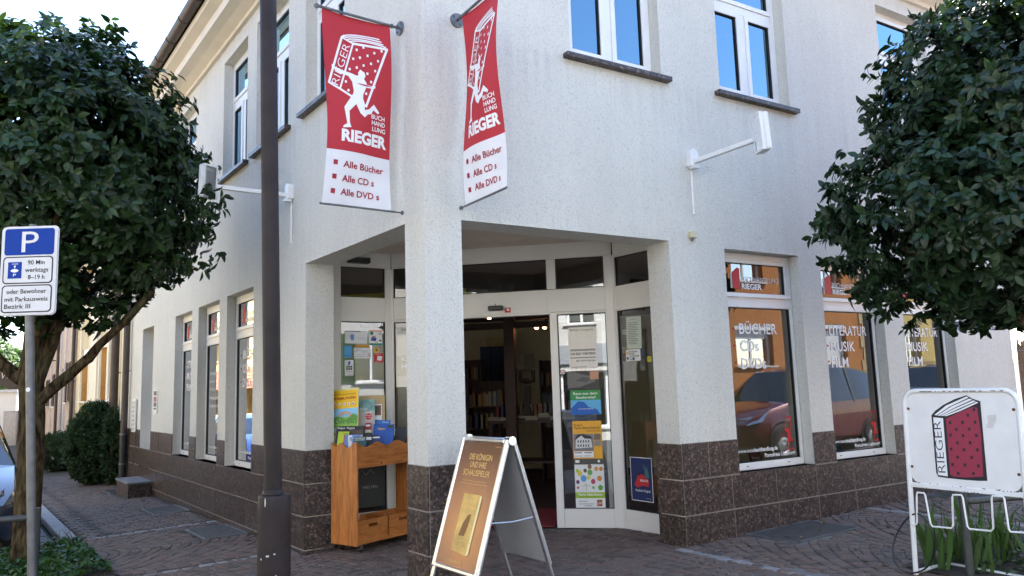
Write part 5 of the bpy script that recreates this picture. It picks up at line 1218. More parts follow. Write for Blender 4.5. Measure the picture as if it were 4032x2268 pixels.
poster('window_card', 'card', 'white card with grey lettering in middle of left entrance pane', FLL, .345, 1.992, .582, 2.114, WH, lambda w, h: [('t', 'Sozialwerk', w * .30, h * .70, w * .55, .010, DG), ('t', 'Bronnhof', w * .48, h * .57, w * .3, .010, DG), ('t', 'Annahmestelle', w * .18, h * .33, w * .5, .008, DG), ('r', w * .06, h * .18, w * .9, h * .20, DG), ('p', circ(w * .86, h * .36, .016), srgb(210, 120, 40)), ('p', circ(w * .86, h * .37, .010), WH)] + [('p', [tuple(v) for v in q], DG) for q in stroke([(w * .07, h * .6), (w * .14, h * .85), (w * .2, h * .95)], .003) + stroke([(w * .15, h * .65), (w * .24, h * .88), (w * .4, h * .95)], .003)])
poster('window_sticker', 'sticker', 'orange diamond sticker on left entrance pane', FLL, .648, 2.066, .722, 2.132, srgb(215, 165, 70), lambda w, h: [('p', circ(w * .5, h * .5, .015), DG)], tilt=45)
poster('window_card', 'card', 'red card with white picture at right edge of left entrance pane', FLL, .625, 1.942, .752, 2.052, srgb(190, 35, 45), lambda w, h: [('p', [(w * .3, h * .25), (w * .82, h * .2), (w * .88, h * .68), (w * .36, h * .72)], WH), ('t', 'Onlineshop', w * .1, h * .06, w * .6, .009, WH), ('t', 'Gutschein', w * .1, h * .86, w * .6, .008, WH)])
poster('window_card', 'card', 'white card with nine black keys, lower left on left entrance pane', FLL, .219, 1.83, .34, 1.975, WH, lambda w, h: [('p', [(w * .35, h * .62), (w * .55, h * .58), (w * .68, h * .88), (w * .46, h * .93)], srgb(40, 80, 180))] + [('r', w * (.18 + .23 * i), h * (.22 + .18 * j), w * (.36 + .23 * i), h * (.36 + .18 * j), DG) for i in range(3) for j in range(2)] + [('t', 'electronic cash', w * .12, h * .08, w * .75, .008, DG)])
poster('window_card', 'card', 'small white label under the nine-key card', FLL, .222, 1.795, .337, 1.828, WH, lambda w, h: [('t', '... PointCards', w * .2, h * .35, w * .6, .009, DG)])
poster('window_poster', 'poster', 'dark poster lettered WELTEN behind the cart on left entrance pane', FLL, .36, .30, .758, .80, srgb(38, 42, 44), lambda w, h: [('t', 'WELTEN', w * .22, h * .42, w * .52, .028, srgb(150, 155, 155))] + [('p', [tuple(v) for v in q], srgb(110, 115, 115)) for q in stroke([(w * .1, h * .75), (w * .2, h * .85), (w * .35, h * .72), (w * .5, h * .84), (w * .62, h * .74)], .006)])
# front left pane
poster('window_poster', 'poster', 'cream poster with exhibition dates in left door-side pane', FF, .05, 1.05, .48, 2.26, srgb(222, 208, 190), lambda w, h: [('r', 0, h * .60, w, h * .80, srgb(196, 176, 140)), ('t', 'KUNST', w * .12, h * .745, w * .8, .055, WH, .0), ('t', 'HERBST', w * .12, h * .675, w * .8, .055, WH, .03), ('t', '04', w * .25, h * .46, w * .2, .04, WH), ('t', 'OKT', w * .25, h * .43, w * .2, .022, WH), ('t', '13', w * .25, h * .36, w * .2, .04, WH), ('t', 'OKT', w * .25, h * .33, w * .2, .022, WH), ('t', 'JEWEILS', w * .2, h * .26, w * .4, .02, WH)], o=-.038)
poster('window_sticker', 'sticker', 'white pencil-shaped 7% sticker in left door-side pane', FF, .055, 2.285, .26, 2.365, (.62, .62, .60), lambda w, h: [('t', '7%', w * .25, h * .25, w * .4, .035, DG)], tilt=8)
# front right pane
poster('window_poster', 'poster', 'pale theatre poster lettered DAS BILD VOM FEIND in right door pane', FF, 2.105, 1.79, 2.423, 2.262, srgb(225, 220, 210), lambda w, h: [('t', 'Berliner Compagnie', w * .05, h * .91, w * .86, .022, srgb(150, 150, 145), .02), ('t', 'DAS BILD VOM FEIND', w * .06, h * .33, w * .88, .026, srgb(70, 72, 75), .03), ('r', w * .05, h * .42, w * .95, h * .47, srgb(150, 150, 145)), ('r', w * .05, h * .25, w * .95, h * .275, srgb(130, 130, 130)), ('t', '08.11.2018 20.00 Uhr', w * .25, h * .17, w * .68, .018, srgb(70, 72, 75), .02), ('r', w * .06, h * .03, w * .6, h * .05, srgb(150, 150, 150))])
poster('window_poster', 'poster', 'grey photograph poster in right door pane above the green strip', FF, 2.075, 1.553, 2.43, 1.758, srgb(60, 58, 56), lambda w, h: [('p', [(0, h * .1), (w * .4, h * .15), (w * .9, h * .45), (w * .75, h * .75), (w * .45, h * .85), (w * .2, h * .98), (0, h)], srgb(105, 103, 100)), ('p', [(w * .25, h * .5), (w * .6, h * .4), (w * .78, h * .6), (w * .5, h * .7)], srgb(80, 80, 82)), ('r', w * .72, h * .55, w, h, srgb(190, 140, 110))])
poster('window_poster', 'poster', 'blue and green poster lettered Raus aus dem Seelentief in right door pane', FF, 2.10, 1.275, 2.44, 1.548, srgb(90, 170, 215), lambda w, h: [('r', 0, h * .60, w, h, srgb(50, 140, 70)), ('t', 'Raus aus dem', w * .10, h * .82, w * .8, .026, WH, .015), ('t', 'Seelentief', w * .18, h * .66, w * .66, .026, WH, .015), ('p', [(0, 0), (w * .98, 0), (w * .86, h * .22), (w * .6, h * .30), (w * .45, h * .52), (w * .25, h * .55), (0, h * .25)], srgb(20, 90, 175)), ('t', 'Individuelle Beratung', w * .25, h * .22, w * .5, .012, WH)])
poster('window_poster', 'poster', 'yellow monument day poster with photograph of a house in right door pane', FF, 2.109, .735, 2.435, 1.205, srgb(225, 165, 45), lambda w, h: [('t', '25 Jahre', w * .05, h * .885, w * .30, .020, srgb(60, 35, 15), .01), ('t', 'Tag des offenen Denkmals', w * .05, h * .82, w * .88, .022, srgb(60, 35, 15), .01), ('t', '9. September 2018', w * .45, h * .755, w * .5, .013, srgb(60, 35, 15)), ('r', w * .03, h * .30, w * .70, h * .70, srgb(120, 120, 122)), ('p', [(w * .08, h * .36), (w * .10, h * .56), (w * .30, h * .68), (w * .45, h * .60), (w * .62, h * .60), (w * .66, h * .38)], srgb(205, 205, 205)), ('p', [(w * .05, h * .55), (w * .16, h * .68), (w * .34, h * .70), (w * .62, h * .64), (w * .66, h * .58), (w * .40, h * .59), (w * .30, h * .66)], srgb(45, 45, 48))] + [('r', w * (.16 + .09 * i), h * z_, w * (.20 + .09 * i), h * (z_ + .05), srgb(50, 50, 52)) for i in range(5) for z_ in (.40, .50)] + [('r', w * .73, h * .56, w * .95, h * .70, srgb(110, 105, 95)), ('r', w * .73, h * .42, w * .95, h * .54, srgb(140, 135, 125)), ('r', w * .03, h * .15, w * .70, h * .29, WH), ('r', w * .05, h * .25, w * .3, h * .27, DG), ('r', w * .38, h * .25, w * .65, h * .27, DG), ('r', w * .05, h * .18, w * .32, h * .19, DG), ('r', w * .38, h * .18, w * .6, h * .19, DG), ('r', 0, 0, w, h * .12, srgb(75, 75, 70)), ('p', circ(w * .86, h * .06, .014), WH), ('r', w * .06, h * .03, w * .2, h * .09, WH)])
def faires(w, h):
    it = [('r', 0, h * .225, w, h * .36, srgb(150, 185, 50)), ('t', 'Faires Abendessen', w * .10, h * .285, w * .82, .026, WH, .02), ('t', '30. Sept. im Generationenhaus', w * .1, h * .245, w * .8, .010, srgb(40, 60, 20)), ('r', w * .72, h * .04, w * .90, h * .19, srgb(150, 85, 40)), ('t', 'a30', w * .74, h * .09, w * .14, .020, WH), ('r', w * .1, h * .15, w * .4, h * .16, DG), ('r', w * .1, h * .09, w * .6, h * .10, DG), ('r', w * .3, h * .05, w * .55, h * .06, DG)]
    for cx, cy, r_, c_ in ((.18, .80, .030, (215, 190, 70)), (.36, .86, .022, (120, 80, 50)), (.52, .95, .026, (130, 95, 70)), (.52, .82, .032, (110, 165, 80)), (.74, .90, .024, (210, 140, 50)), (.9, .90, .024, (200, 130, 60)), (.30, .68, .036, (90, 150, 210)), (.62, .61, .028, (180, 60, 100)), (.10, .60, .022, (100, 60, 110)), (.84, .68, .03, (205, 130, 60)), (.86, .47, .03, (90, 160, 70)), (.10, .86, .020, (170, 195, 60)), (.47, .70, .022, (220, 200, 80)), (.62, .47, .016, (120, 165, 90)), (.10, .47, .014, (170, 60, 70))): it.append(('p', circ(w * cx, h * cy, r_ * .9, 9, 1.15), srgb(*c_)))
    it += [('p', [tuple(v) for v in q], srgb(170, 140, 80)) for q in stroke([(w * .25, h * .50), (w * .38, h * .54), (w * .51, h * .50)], .004) + stroke([(w * .38, h * .41), (w * .38, h * .56)], .004)]
    return it
poster('window_poster', 'poster', 'white poster with small fruit and tool pictures lettered Faires Abendessen', FF, 2.114, .256, 2.441, .728, (.76, .77, .75), faires)
poster('window_sticker', 'sticker', 'small red and white round sticker at left edge of right door pane', FF, 1.996, 1.737, 2.044, 1.787, WH, lambda w, h: [('p', circ(w * .5, h * .5, .022), srgb(190, 60, 60)), ('p', circ(w * .5, h * .5, .015), WH), ('t', 'A', w * .34, h * .32, w * .32, .016, srgb(190, 60, 60))])
# right return pane
poster('window_notice', 'notice', 'typed list on pale paper at the top of right entrance pane', FRR, .21, 1.985, .52, 2.335, srgb(196, 204, 190), lambda w, h: [('t', 'ALLE KARTEN', w * .26, h * .90, w * .4, .012, DG)] + [('r', w * .15, h * (.80 - .055 * k), w * (.75 + .1 * math.sin(k * 2.1)), h * (.815 - .055 * k), srgb(90, 95, 95)) for k in range(13)], tilt=-2)
poster('window_sticker', 'sticker', 'white voucher sticker lettered HIER EINLÖSEN on right entrance pane', FRR, .185, 1.85, .485, 1.975, WH, lambda w, h: [('t', 'HIER EINLÖSEN:', w * .2, h * .74, w * .62, .016, DG, .02), ('t', 'BALINGER', w * .2, h * .54, w * .4, .016, DG, .02), ('t', 'GUTSCHEIN', w * .46, h * .36, w * .45, .016, DG, .02), ('p', circ(w * .10, h * .72, .016), srgb(225, 190, 40)), ('p', circ(w * .36, h * .26, .022), DG), ('p', circ(w * .36, h * .26, .016), WH), ('p', circ(w * .55, h * .18, .016), DG), ('p', circ(w * .14, h * .26, .016), srgb(90, 90, 95))])
poster('window_sticker', 'sticker', 'small yellow note at right edge of right entrance pane', FRR, .622, 1.83, .70, 1.888, srgb(205, 200, 60), lambda w, h: [('r', .01, h * .5, w * .8, h * .6, DG)])
poster('window_poster', 'poster', 'dark blue framed poster lettered Read the Original in right entrance pane', FRR, .16, .355, .60, .815, srgb(22, 40, 90), lambda w, h: [('r', .0, h * .985, w, h, WH), ('r', 0, 0, w, h * .015, WH), ('r', 0, 0, .008, h, WH), ('r', w - .008, 0, w, h, WH), ('p', [(w * .16, h * .36), (w * .36, h * .60), (w * .55, h * .62), (w * .85, h * .48), (w * .82, h * .34), (w * .55, h * .36), (w * .30, h * .30)], srgb(180, 40, 45)), ('p', [(w * .3, h * .62), (w * .42, h * .66), (w * .5, h * .62), (w * .42, h * .58)], srgb(40, 25, 30)), ('p', [(w * .66, h * .55), (w * .86, h * .53), (w * .84, h * .66), (w * .80, h * .74), (w * .76, h * .82), (w * .72, h * .74), (w * .66, h * .66)], srgb(60, 110, 110)), ('p', [(w * .68, h * .66), (w * .60, h * .84), (w * .64, h * .84), (w * .73, h * .70)], srgb(60, 110, 110)), ('t', 'BERLITZ', w * .45, h * .45, w * .36, .022, WH, .01), ('t', 'Read the Original.', w * .22, h * .22, w * .68, .024, WH, .01), ('t', 'verlag', w * .66, h * .07, w * .24, .012, srgb(150, 165, 200))])

# ================================================================== INSIDE THE SHOP
FI = FF     # s to the right, o<0 inwards
def ibox(s0, s1, z0, z1, d0, d1): return MB().fb(FI, s0, s1, z0, z1, -d1, -d0)
ibox(-4.2, 5.5, .045, 3.6, 6.2, 6.3).build('inner_wall', CREAMW, BL); ibox(-1.5, 4, 2.62, 2.78, 2.7, 2.88).build('inner_beam', DARKWOOD, BL)
mb = MB(); mb.fq(FI, -4.2, 5.5, 0, 0, 0)
ibox(.90, 1.05, .046, 3.11, 2.2, 2.35).build('inner_post', DARKWOOD, BL); ibox(-.2, 1.5, 2.47, 2.56, 2.38, 2.5).build('inner_beam', DARKWOOD, BL)
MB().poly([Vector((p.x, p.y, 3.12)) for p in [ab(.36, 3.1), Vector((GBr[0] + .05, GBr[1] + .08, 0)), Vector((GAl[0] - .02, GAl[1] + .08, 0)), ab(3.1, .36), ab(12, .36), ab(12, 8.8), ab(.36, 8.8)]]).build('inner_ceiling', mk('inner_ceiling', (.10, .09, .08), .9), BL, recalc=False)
T = tag(ibox(.80, 1.86, .0465, .056, .05, 1.3).build('door_mat', mk('red_mat', (.22, .02, .025), .95, .15, 40)), 'dark red mat inside the open shop door', 'door mat')
spine_cols = [tuple(v * 1.7 for v in c) for c in [(.02, .02, .025), (.09, .015, .012), (.02, .03, .07), (.14, .12, .09), (.17, .16, .14), (.03, .05, .03), (.08, .06, .03), (.10, .035, .015), (.04, .04, .045), (.13, .09, .025)]]
BM = {}
def bmesh_book(c):
    if c not in BM:
        me = bpy.data.meshes.new('book'); b_ = MB().box(-.5, .5, -.5, .5, 0, 1); me.from_pydata([tuple(v) for v in b_.v], [], b_.f); me.materials.append(flat(c)); BM[c] = me
    return BM[c]
def stand_book(s, d, z, w, h, dep, label, group):
    o = bpy.data.objects.new('book', bmesh_book(random.choice(spine_cols))); COL.objects.link(o)
    p = FI.p(s, z, -d); o.location = p; o.rotation_euler = (0, 0, FI.ang()); o.scale = (w, dep, h); tag(o, label, 'book', group)
def lying_book(s, d, z, t, label, group):
    o = bpy.data.objects.new('book', bmesh_book(random.choice(spine_cols[3:5] * 2 + spine_cols[:2]))); COL.objects.link(o)
    o.location = FI.p(s, z, -d); o.rotation_euler = (0, 0, FI.ang() + random.uniform(-.15, .15)); o.scale = (random.uniform(.17, .2), .13, t); tag(o, label, 'book', group)
def shelf(s0, s1, d, zs, top, label, fill=.85, blabel='', grp=''):
    T = thing('book_shelf', FI.p((s0 + s1) / 2, .045, -d), label, 'book shelf'); dp = .28
    for x in (s0, s1 - .025): ibox(x, x + .025, .0455, top, d, d + dp).build('side_panel', DARKWOOD, T)
    ibox(s0 + .026, s1 - .026, .0455, top, d + dp, d + dp + .012).build('back_panel', DARKWOOD, T)
    for z in zs:
        ibox(s0 + .026, s1 - .026, z, z + .022, d + .004, d + dp - .002).build('shelf_board', DARKWOOD, T)
        x = s0 + .035
        while x < s1 - .07:
            w = random.uniform(.025, .05)
            if random.random() < fill: stand_book(x + w / 2, d + .10, z + .0225, w * .95, random.uniform(.18, .255), .16, blabel, grp)
            x += w + (.002 if random.random() < .9 else .05)
shelf(.02, .80, 3.4, (.55, .95, 1.3), 1.72, 'dark low book shelf inside shop, left of the brown post', blabel='book in the low dark shelf left of the brown post', grp='books in the low dark shelf')
shelf(1.08, 1.85, 4.2, (.9, 1.25, 1.60), 2.05, 'light-edged book shelf inside shop, right of the brown post', blabel='book in the shelf right of the brown post', grp='books in the right inner shelf')
shelf(-.75, -.02, 4.6, (1.0, 1.4, 1.75), 2.12, 'dark book shelf at the far left inside the shop', blabel='book in the far left inner shelf', grp='books in the far left inner shelf')
# tall blue cupboard, box on it
T = thing('cupboard', FI.p(.1, .045, -5.5), 'tall dark blue cupboard inside the shop against the cream wall', 'cupboard')
ibox(-.22, .22, .0455, 2.38, 5.4, 5.85).build('carcass', flat((.012, .02, .06)), T); ibox(-.20, -.01, .1, 2.33, 5.385, 5.3995).build('door', flat((.014, .024, .07)), T); ibox(.01, .20, .1, 2.33, 5.385, 5.3995).build('door', flat((.014, .024, .07)), T)
T = tag(ibox(-.12, .20, 2.381, 2.55, 5.5, 5.75).build('cardboard_box', mk('cardboard', (.50, .37, .18), .85), bevel=.004), 'cardboard box on top of the blue cupboard', 'box')
# display table with stacks
T = thing('display_table', FI.p(1.2, .045, -2.6), 'dark display table covered with books inside the shop door', 'table')
ibox(.55, 1.95, 1.08, 1.12, 2.5, 3.2).build('table_top', DARKWOOD, T)
for x in (.57, 1.87):
    for d in (2.52, 3.12): ibox(x, x + .06, .0455, 1.0795, d, d + .06).build('leg', DARKWOOD, T)
ibox(.6, 1.9, .50, .53, 2.53, 3.17).build('lower_shelf', DARKWOOD, T)
for k in range(7):
    x = .65 + k * .185; z = 1.1205
    for j in range(random.randint(1, 4)):
        t = random.uniform(.022, .034); lying_book(x, 2.62, z, t, 'book lying in a stack on the display table', 'book stacks on the display table'); z += t + .0005
for k in range(16): stand_book(.60 + k * .075, 3.08, 1.1205, random.uniform(.025, .05), random.uniform(.19, .26), .15, 'book standing at the back of the display table', 'books standing on the display table')
# figure holding up an open book
T = thing('book_holder_figure', FI.p(1.07, 1.12, -2.9), 'dark display stand with two arms holding up an open book', 'display stand')
dk = flat((.03, .022, .02)); pc = lambda s, z, d=3.05: FI.p(s, z, -d)
smooth_auto(MB().tube([pc(1.07, 1.1205), pc(1.07, 1.35), pc(1.07, 1.62)], [.11, .06, .055], 12).build('column', dk, T))
for sx in (-1, 1): smooth_auto(MB().tube([pc(1.07, 1.70), pc(1.07 + sx * .10, 1.70), pc(1.07 + sx * .105, 1.86)], [.045, .035, .03], 10).build('arm', dk, T))
for sx in (-1, 1): MB().hexa([pc(1.07, 1.87, 2.92), pc(1.07 + sx * .15, 1.88, 2.88), pc(1.07 + sx * .15, 1.88, 2.90), pc(1.07, 1.87, 2.94), pc(1.07, 2.10, 2.92), pc(1.07 + sx * .15, 2.12, 2.88), pc(1.07 + sx * .15, 2.12, 2.90), pc(1.07, 2.10, 2.94)]).build('book_page', flat((.12, .10, .07)), T)
for (s_, z_, d_, lab) in ((.825, 2.57, 1.7, 'small lit spotlight under shop ceiling, left one'), (1.275, 2.50, 3.0, 'lit spotlight on ceiling track inside shop, middle one'), (1.40, 2.50, 3.0, 'lit spotlight on ceiling track inside shop, right one')):
    T = thing('spotlight', pc(s_, 3.12, d_), lab, 'spotlight', 'lit spotlights inside the shop')
    smooth_auto(MB().tube([pc(s_, 3.12, d_), pc(s_, z_ + .09, d_)], .012, 8).build('stem', BLACK, T)); smooth_auto(MB().tube([pc(s_ + .01, z_ + .10, d_ + .03), pc(s_ - .01, z_, d_ - .05)], [.028, .042], 14).build('shade', BLACK, T))
    MB().tube([pc(s_ - .0095, z_ + .003, d_ - .0495), pc(s_ - .0105, z_ - .002, d_ - .053)], .030, 14).build('bulb', m_emit('bulb_glow', (1, .32, .12), 14), T)
# yellow beam seen through the left transom
T = tag(ibox(-1.2, .9, 2.86, 2.93, 1.5, 1.56).build('yellow_rail', flat(srgb(235, 215, 30))), 'yellow horizontal rail seen through the left transom pane', 'rail') if False else None
ibox(-1.3, .6, 2.88, 2.94, 1.2, 1.26).build('yellow_rail', flat(srgb(240, 220, 30)), BL)
# window displays --------------------------------------------------
def display(fr, s0, s1, label, tits):
    T = thing('display_platform', fr.p((s0 + s1) / 2, .045, -.6), label, 'platform')
    MB().fb(fr, s0 - .05, s1 + .05, .50, .54, -1.0, -.33).build('top', DARKWOOD, T)
    MB().fb(fr, s0 - .03, s1 + .03, .0455, .4995, -.98, -.94).build('rear_board', DARKWOOD, T)
    for x in (s0 - .03, s1 - .01): MB().fb(fr, x, x + .04, .0455, .4995, -.935, -.34).build('end_board', DARKWOOD, T)
    for k, (u, d, h, w, col, t, lab) in enumerate(tits):
        sx = s0 + u if fr.read > 0 else s1 - u
        yaw = math.degrees(math.atan2(fr.d.y * fr.read, fr.d.x * fr.read)) + random.uniform(-12, 12)
        book(lab, fr.p(sx, .5405, -d), w, h, .016, yaw, 16, col, [('t', t, w * .12, h * .72, w * .7, .024, (.75, .75, .72), .01), ('r', w * .1, h * .1, w * .9, h * .6, tuple(min(1, v * 1.6 + .05) for v in col))])
display(FR, *WIN_R[0], 'dark display platform inside the BÜCHER window on the right', [(.30, .55, .30, .22, (.10, .12, .16), 'Neu', 'grey book in the right BÜCHER window display, left one'), (.62, .62, .34, .24, (.06, .16, .28), 'FOOD', 'blue book lettered FOOD in the right BÜCHER window'), (.90, .5, .26, .18, (.2, .05, .05), 'Buch', 'red book in the right BÜCHER window display')])
display(FR, *WIN_R[1], 'dark display platform inside the middle right shop window', [(.18, .50, .30, .22, (.45, .22, .03), 'Reise', 'orange travel guide in the middle right window'), (.34, .45, .26, .24, (.03, .22, .34), 'Deutschland', 'pale blue guide lettered Deutschland in the middle right window'), (.66, .47, .28, .24, (.02, .16, .30), 'Baden', 'blue guide leaning in the middle of the right window'), (.90, .6, .30, .2, (.08, .1, .1), 'Wandern', 'dark guide at the right end of the middle right window')])
display(FR, *WIN_R[2], 'dark display platform inside the farthest right shop window', [(.5, .5, .3, .22, (.3, .3, .28), 'Roman', 'pale novel in the farthest right window')])
display(FL, *WIN_L[0], 'dark display platform inside the left window nearest the lamp post', [(.4, .5, .28, .2, (.25, .25, .22), 'Roman', 'pale novel in the left window nearest the lamp post')])
display(FL, *WIN_L[1], 'dark display platform inside the middle left shop window', [(.4, .5, .28, .2, (.1, .06, .05), 'Krimi', 'dark crime novel in the middle left window')])

# ================================================================== TREES AND PLANTS
def leaf_mesh(name, mat, parent, C, X, Yd, Nn, L, W, fold=.18, curl=.12):
    """arrays: centres of leaf bases, side dirs, leaf axis, normals, length, width"""
    if parent is not None: C = C - np.array(root_loc(parent))
    n = len(C); v = np.zeros((n, 10, 3)); L_ = L[:, None]; W_ = W[:, None]
    v[:, 0] = C
    for i, (t, hw, dr) in enumerate(((.22, .36, .0), (.50, .50, .12), (.78, .30, .45))):
        mid = C + Yd * L_ * t - Nn * L_ * curl * dr
        v[:, 1 + i * 3] = mid - X * W_ * hw + Nn * W_ * fold * hw * 2; v[:, 2 + i * 3] = mid; v[:, 3 + i * 3] = mid + X * W_ * hw + Nn * W_ * fold * hw * 2
    v = np.concatenate([v, (C + Yd * L_ - Nn * L_ * curl)[:, None]], 1)
    idx = np.array([[0, 2, 1], [0, 3, 2], [1, 2, 5], [1, 5, 4], [2, 3, 6], [2, 6, 5], [4, 5, 8], [4, 8, 7], [5, 6, 9], [5, 9, 8], [7, 8, 10], [8, 9, 10]])
    f = (np.arange(n)[:, None, None] * 11 + idx[None]).reshape(-1, 3)
    me = bpy.data.meshes.new(name); me.vertices.add(n * 11); me.vertices.foreach_set('co', v.reshape(-1)); nf = len(f)
    me.loops.add(nf * 3); me.loops.foreach_set('vertex_index', f.reshape(-1).astype(np.int32)); me.polygons.add(nf)
    me.polygons.foreach_set('loop_start', np.arange(0, nf * 3, 3, dtype=np.int32)); me.polygons.foreach_set('loop_total', np.full(nf, 3, dtype=np.int32))
    me.update(calc_edges=True); me.validate()
    return link(name, me, mat, parent)
def unit(v): return v / np.maximum(1e-9, np.linalg.norm(v, axis=-1, keepdims=True))
def rosettes(tips, axes, per, L, W, rng, spread=(45, 100), droop=.25):
    k = len(tips); C = np.repeat(tips, per, 0); A = np.repeat(axes, per, 0); n = len(C)
    r = unit(rng.normal(size=(n, 3))); T = unit(r - A * (r * A).sum(1, keepdims=True))
    ang = np.radians(rng.uniform(*spread, n))[:, None]
    Yd = unit(A * np.cos(ang) + T * np.sin(ang) + np.array([0, 0, -droop]))
    Nn = unit(A - Yd * (A * Yd).sum(1, keepdims=True) + rng.normal(size=(n, 3)) * .25); Nn = unit(Nn - Yd * (Nn * Yd).sum(1, keepdims=True))
    X = np.cross(Yd, Nn); C = C - A * rng.uniform(0, .07, n)[:, None]
    return C, X, Yd, Nn, rng.uniform(*L, n), rng.uniform(*W, n)
def crown_tips(c, rad, n, rng, seed, lump=.16, freq=1.1, gap=-.30, shell=(.72, 1.02), bulges=(), flat_bottom=None):
    tips = []; axes = []
    while len(tips) < n:
        d = Vector(unit(rng.normal(size=3))); nz = noise.noise(d * freq * 2 + Vector((seed, 0, 0))) * lump + noise.noise(d * freq * 5 + Vector((0, seed, 0))) * lump * .55
        q = 1 + nz
        for bd_, amt, wid in bulges: q += amt * math.exp(-((d - Vector(bd_).normalized()).length / wid) ** 2)
        s = rng.uniform(shell[0] ** 3, shell[1] ** 3) ** (1 / 3)
        p = Vector((d.x * rad[0], d.y * rad[1], d.z * rad[2])) * q * s
        if noise.noise((p + Vector(c)) * 1.7 + Vector((seed * 3, 1, 2))) < gap: continue
        if flat_bottom is not None and p.z < flat_bottom + .18 * noise.noise(Vector((p.x * 1.5, p.y * 1.5, seed))): continue
        tips.append(np.array(p) + np.array(c)); ax = Vector((d.x / rad[0], d.y / rad[1], d.z / rad[2] + .12)).normalized()
        axes.append(np.array(ax))
    return np.array(tips), unit(np.array(axes) + rng.normal(size=(n, 3)) * .22)
def limb(path, r0, r1, wob=.03, seed=0):
    pts = []; rs = []; n = 14
    P = [Vector(p) for p in path]
    for k in range(n + 1):
        t = k / n * (len(P) - 1); i = min(int(t), len(P) - 2); f = t - i
        q = P[i].lerp(P[i + 1], f * f * (3 - 2 * f)) + Vector((noise.noise(Vector((k * .5, seed, 0))), noise.noise(Vector((k * .5, seed, 9))), 0)) * wob
        pts.append(q); rs.append((r0 + (r1 - r0) * k / n) * (1 + .10 * noise.noise(Vector((k * .9, seed, 4)))))
    mb = MB(); mb.tube(pts, rs, 14); return mb
def bark_noise(o, amp):
    for v in o.data.vertices:
        v.co += Vector(noise.noise_vector(Vector((v.co.x * 14, v.co.y * 14, v.co.z * 3.5)))) * amp
rng = np.random.default_rng(5)
# left tree
tx, ty = -5.12, 8.22; tz = G(tx, ty)
TL = thing('tree', (tx, ty, tz), 'dense dark glossy-leaved tree on the left behind the parking sign', 'tree')
cL = (-5.26, 8.30, 4.12)
o = limb([(tx, ty, tz - .05), (tx + .02, ty, 1.0), (tx - .02, ty, 1.9), (tx + .05, ty, 2.6)], .130, .115, .02, 1).build('trunk', BARK, TL, smooth=True); bark_noise(o, .016)
for k, (pth, r0) in enumerate(((((tx, ty, 1.55), (tx + .55, ty + .05, 2.05), (tx + 1.25, ty, 2.75)), .068), (((tx, ty, 1.7), (tx + .25, ty + .05, 2.5), (tx + .5, ty, 3.6)), .075), (((tx, ty, 1.75), (tx - .5, ty - .1, 2.2), (tx - 1.2, ty, 2.9)), .075), (((tx, ty, 2.4), (tx - .15, ty + .3, 3.4), (tx - .1, ty + .2, 4.6)), .09), (((tx + .03, ty, 2.3), (tx + .4, ty - .5, 3.0), (tx + .8, ty - .9, 3.7)), .06))):
    o = limb(pth, r0, r0 * .45, .03, k + 4).build('limb', BARK, TL, smooth=True); bark_noise(o, .008)
bul = (((1, 0, -.25), .12, .5), ((.75, 0, .75), -.10, .45), ((.25, 0, 1), .08, .3), ((.75, 0, -.8), .15, .45))
tp, ax = crown_tips(cL, (1.74, 1.55, 1.64), 6300, rng, 1.3, lump=.24, freq=1.5, gap=-.22, shell=(.66, 1.02), bulges=bul, flat_bottom=-1.88)
tp2, ax2 = crown_tips(cL, (1.6, 1.5, 1.4), 1500, rng, 2.7, shell=(.3, .95), gap=-.2)
leaf_mesh('crown', LEAFL, TL, *[np.concatenate(z) for z in zip(rosettes(tp, ax, 7, (.08, .145), (.044, .070), rng, droop=.38), rosettes(tp2, ax2, 5, (.09, .14), (.05, .07), rng))])
# right tree
ux, uy = 4.50, 6.6; uz = G(ux, uy)
TR = thing('tree', (ux, uy, uz), 'dense dark glossy-leaved tree on the right overhanging the shop windows', 'tree')
o = limb([(ux, uy, uz - .05), (ux - .02, uy, 1.0), (ux + .02, uy, 2.2), (ux, uy, 3.0)], .13, .10, .02, 12).build('trunk', BARK, TR, smooth=True); bark_noise(o, .010)
for k, pth in enumerate((((ux, uy, 1.9), (ux - .5, uy - .05, 2.3), (ux - 1.1, uy, 2.7)), ((ux, uy, 2.0), (ux + .5, uy, 2.6), (ux + 1.1, uy, 3.3)), ((ux, uy, 2.6), (ux - .3, uy + .1, 3.4), (ux - .6, uy, 4.3)), ((ux, uy, 2.5), (ux + .1, uy - .4, 3.3), (ux + .2, uy - .8, 4.2)))):
    o = limb(pth, .06, .025, .03, k + 20).build('limb', BARK, TR, smooth=True); bark_noise(o, .006)
tU, aU = crown_tips((4.88, 6.6, 3.92), (1.48, 1.25, 1.18), 2500, rng, 5.2, gap=-.26, lump=.22, freq=1.5, shell=(.62, 1.0))
tW, aW = crown_tips((4.38, 6.6, 2.93), (1.50, 1.25, 1.0), 2500, rng, 6.4, gap=-.24, lump=.24, freq=1.5, shell=(.6, 1.0), bulges=(((-1, 0, .45), .12, .3), ((-1, 0, -.15), .06, .3)))
tp2, ax2 = crown_tips((4.6, 6.6, 3.6), (1.2, 1.0, 1.3), 900, rng, 6.7, shell=(.3, .95), gap=-.1)
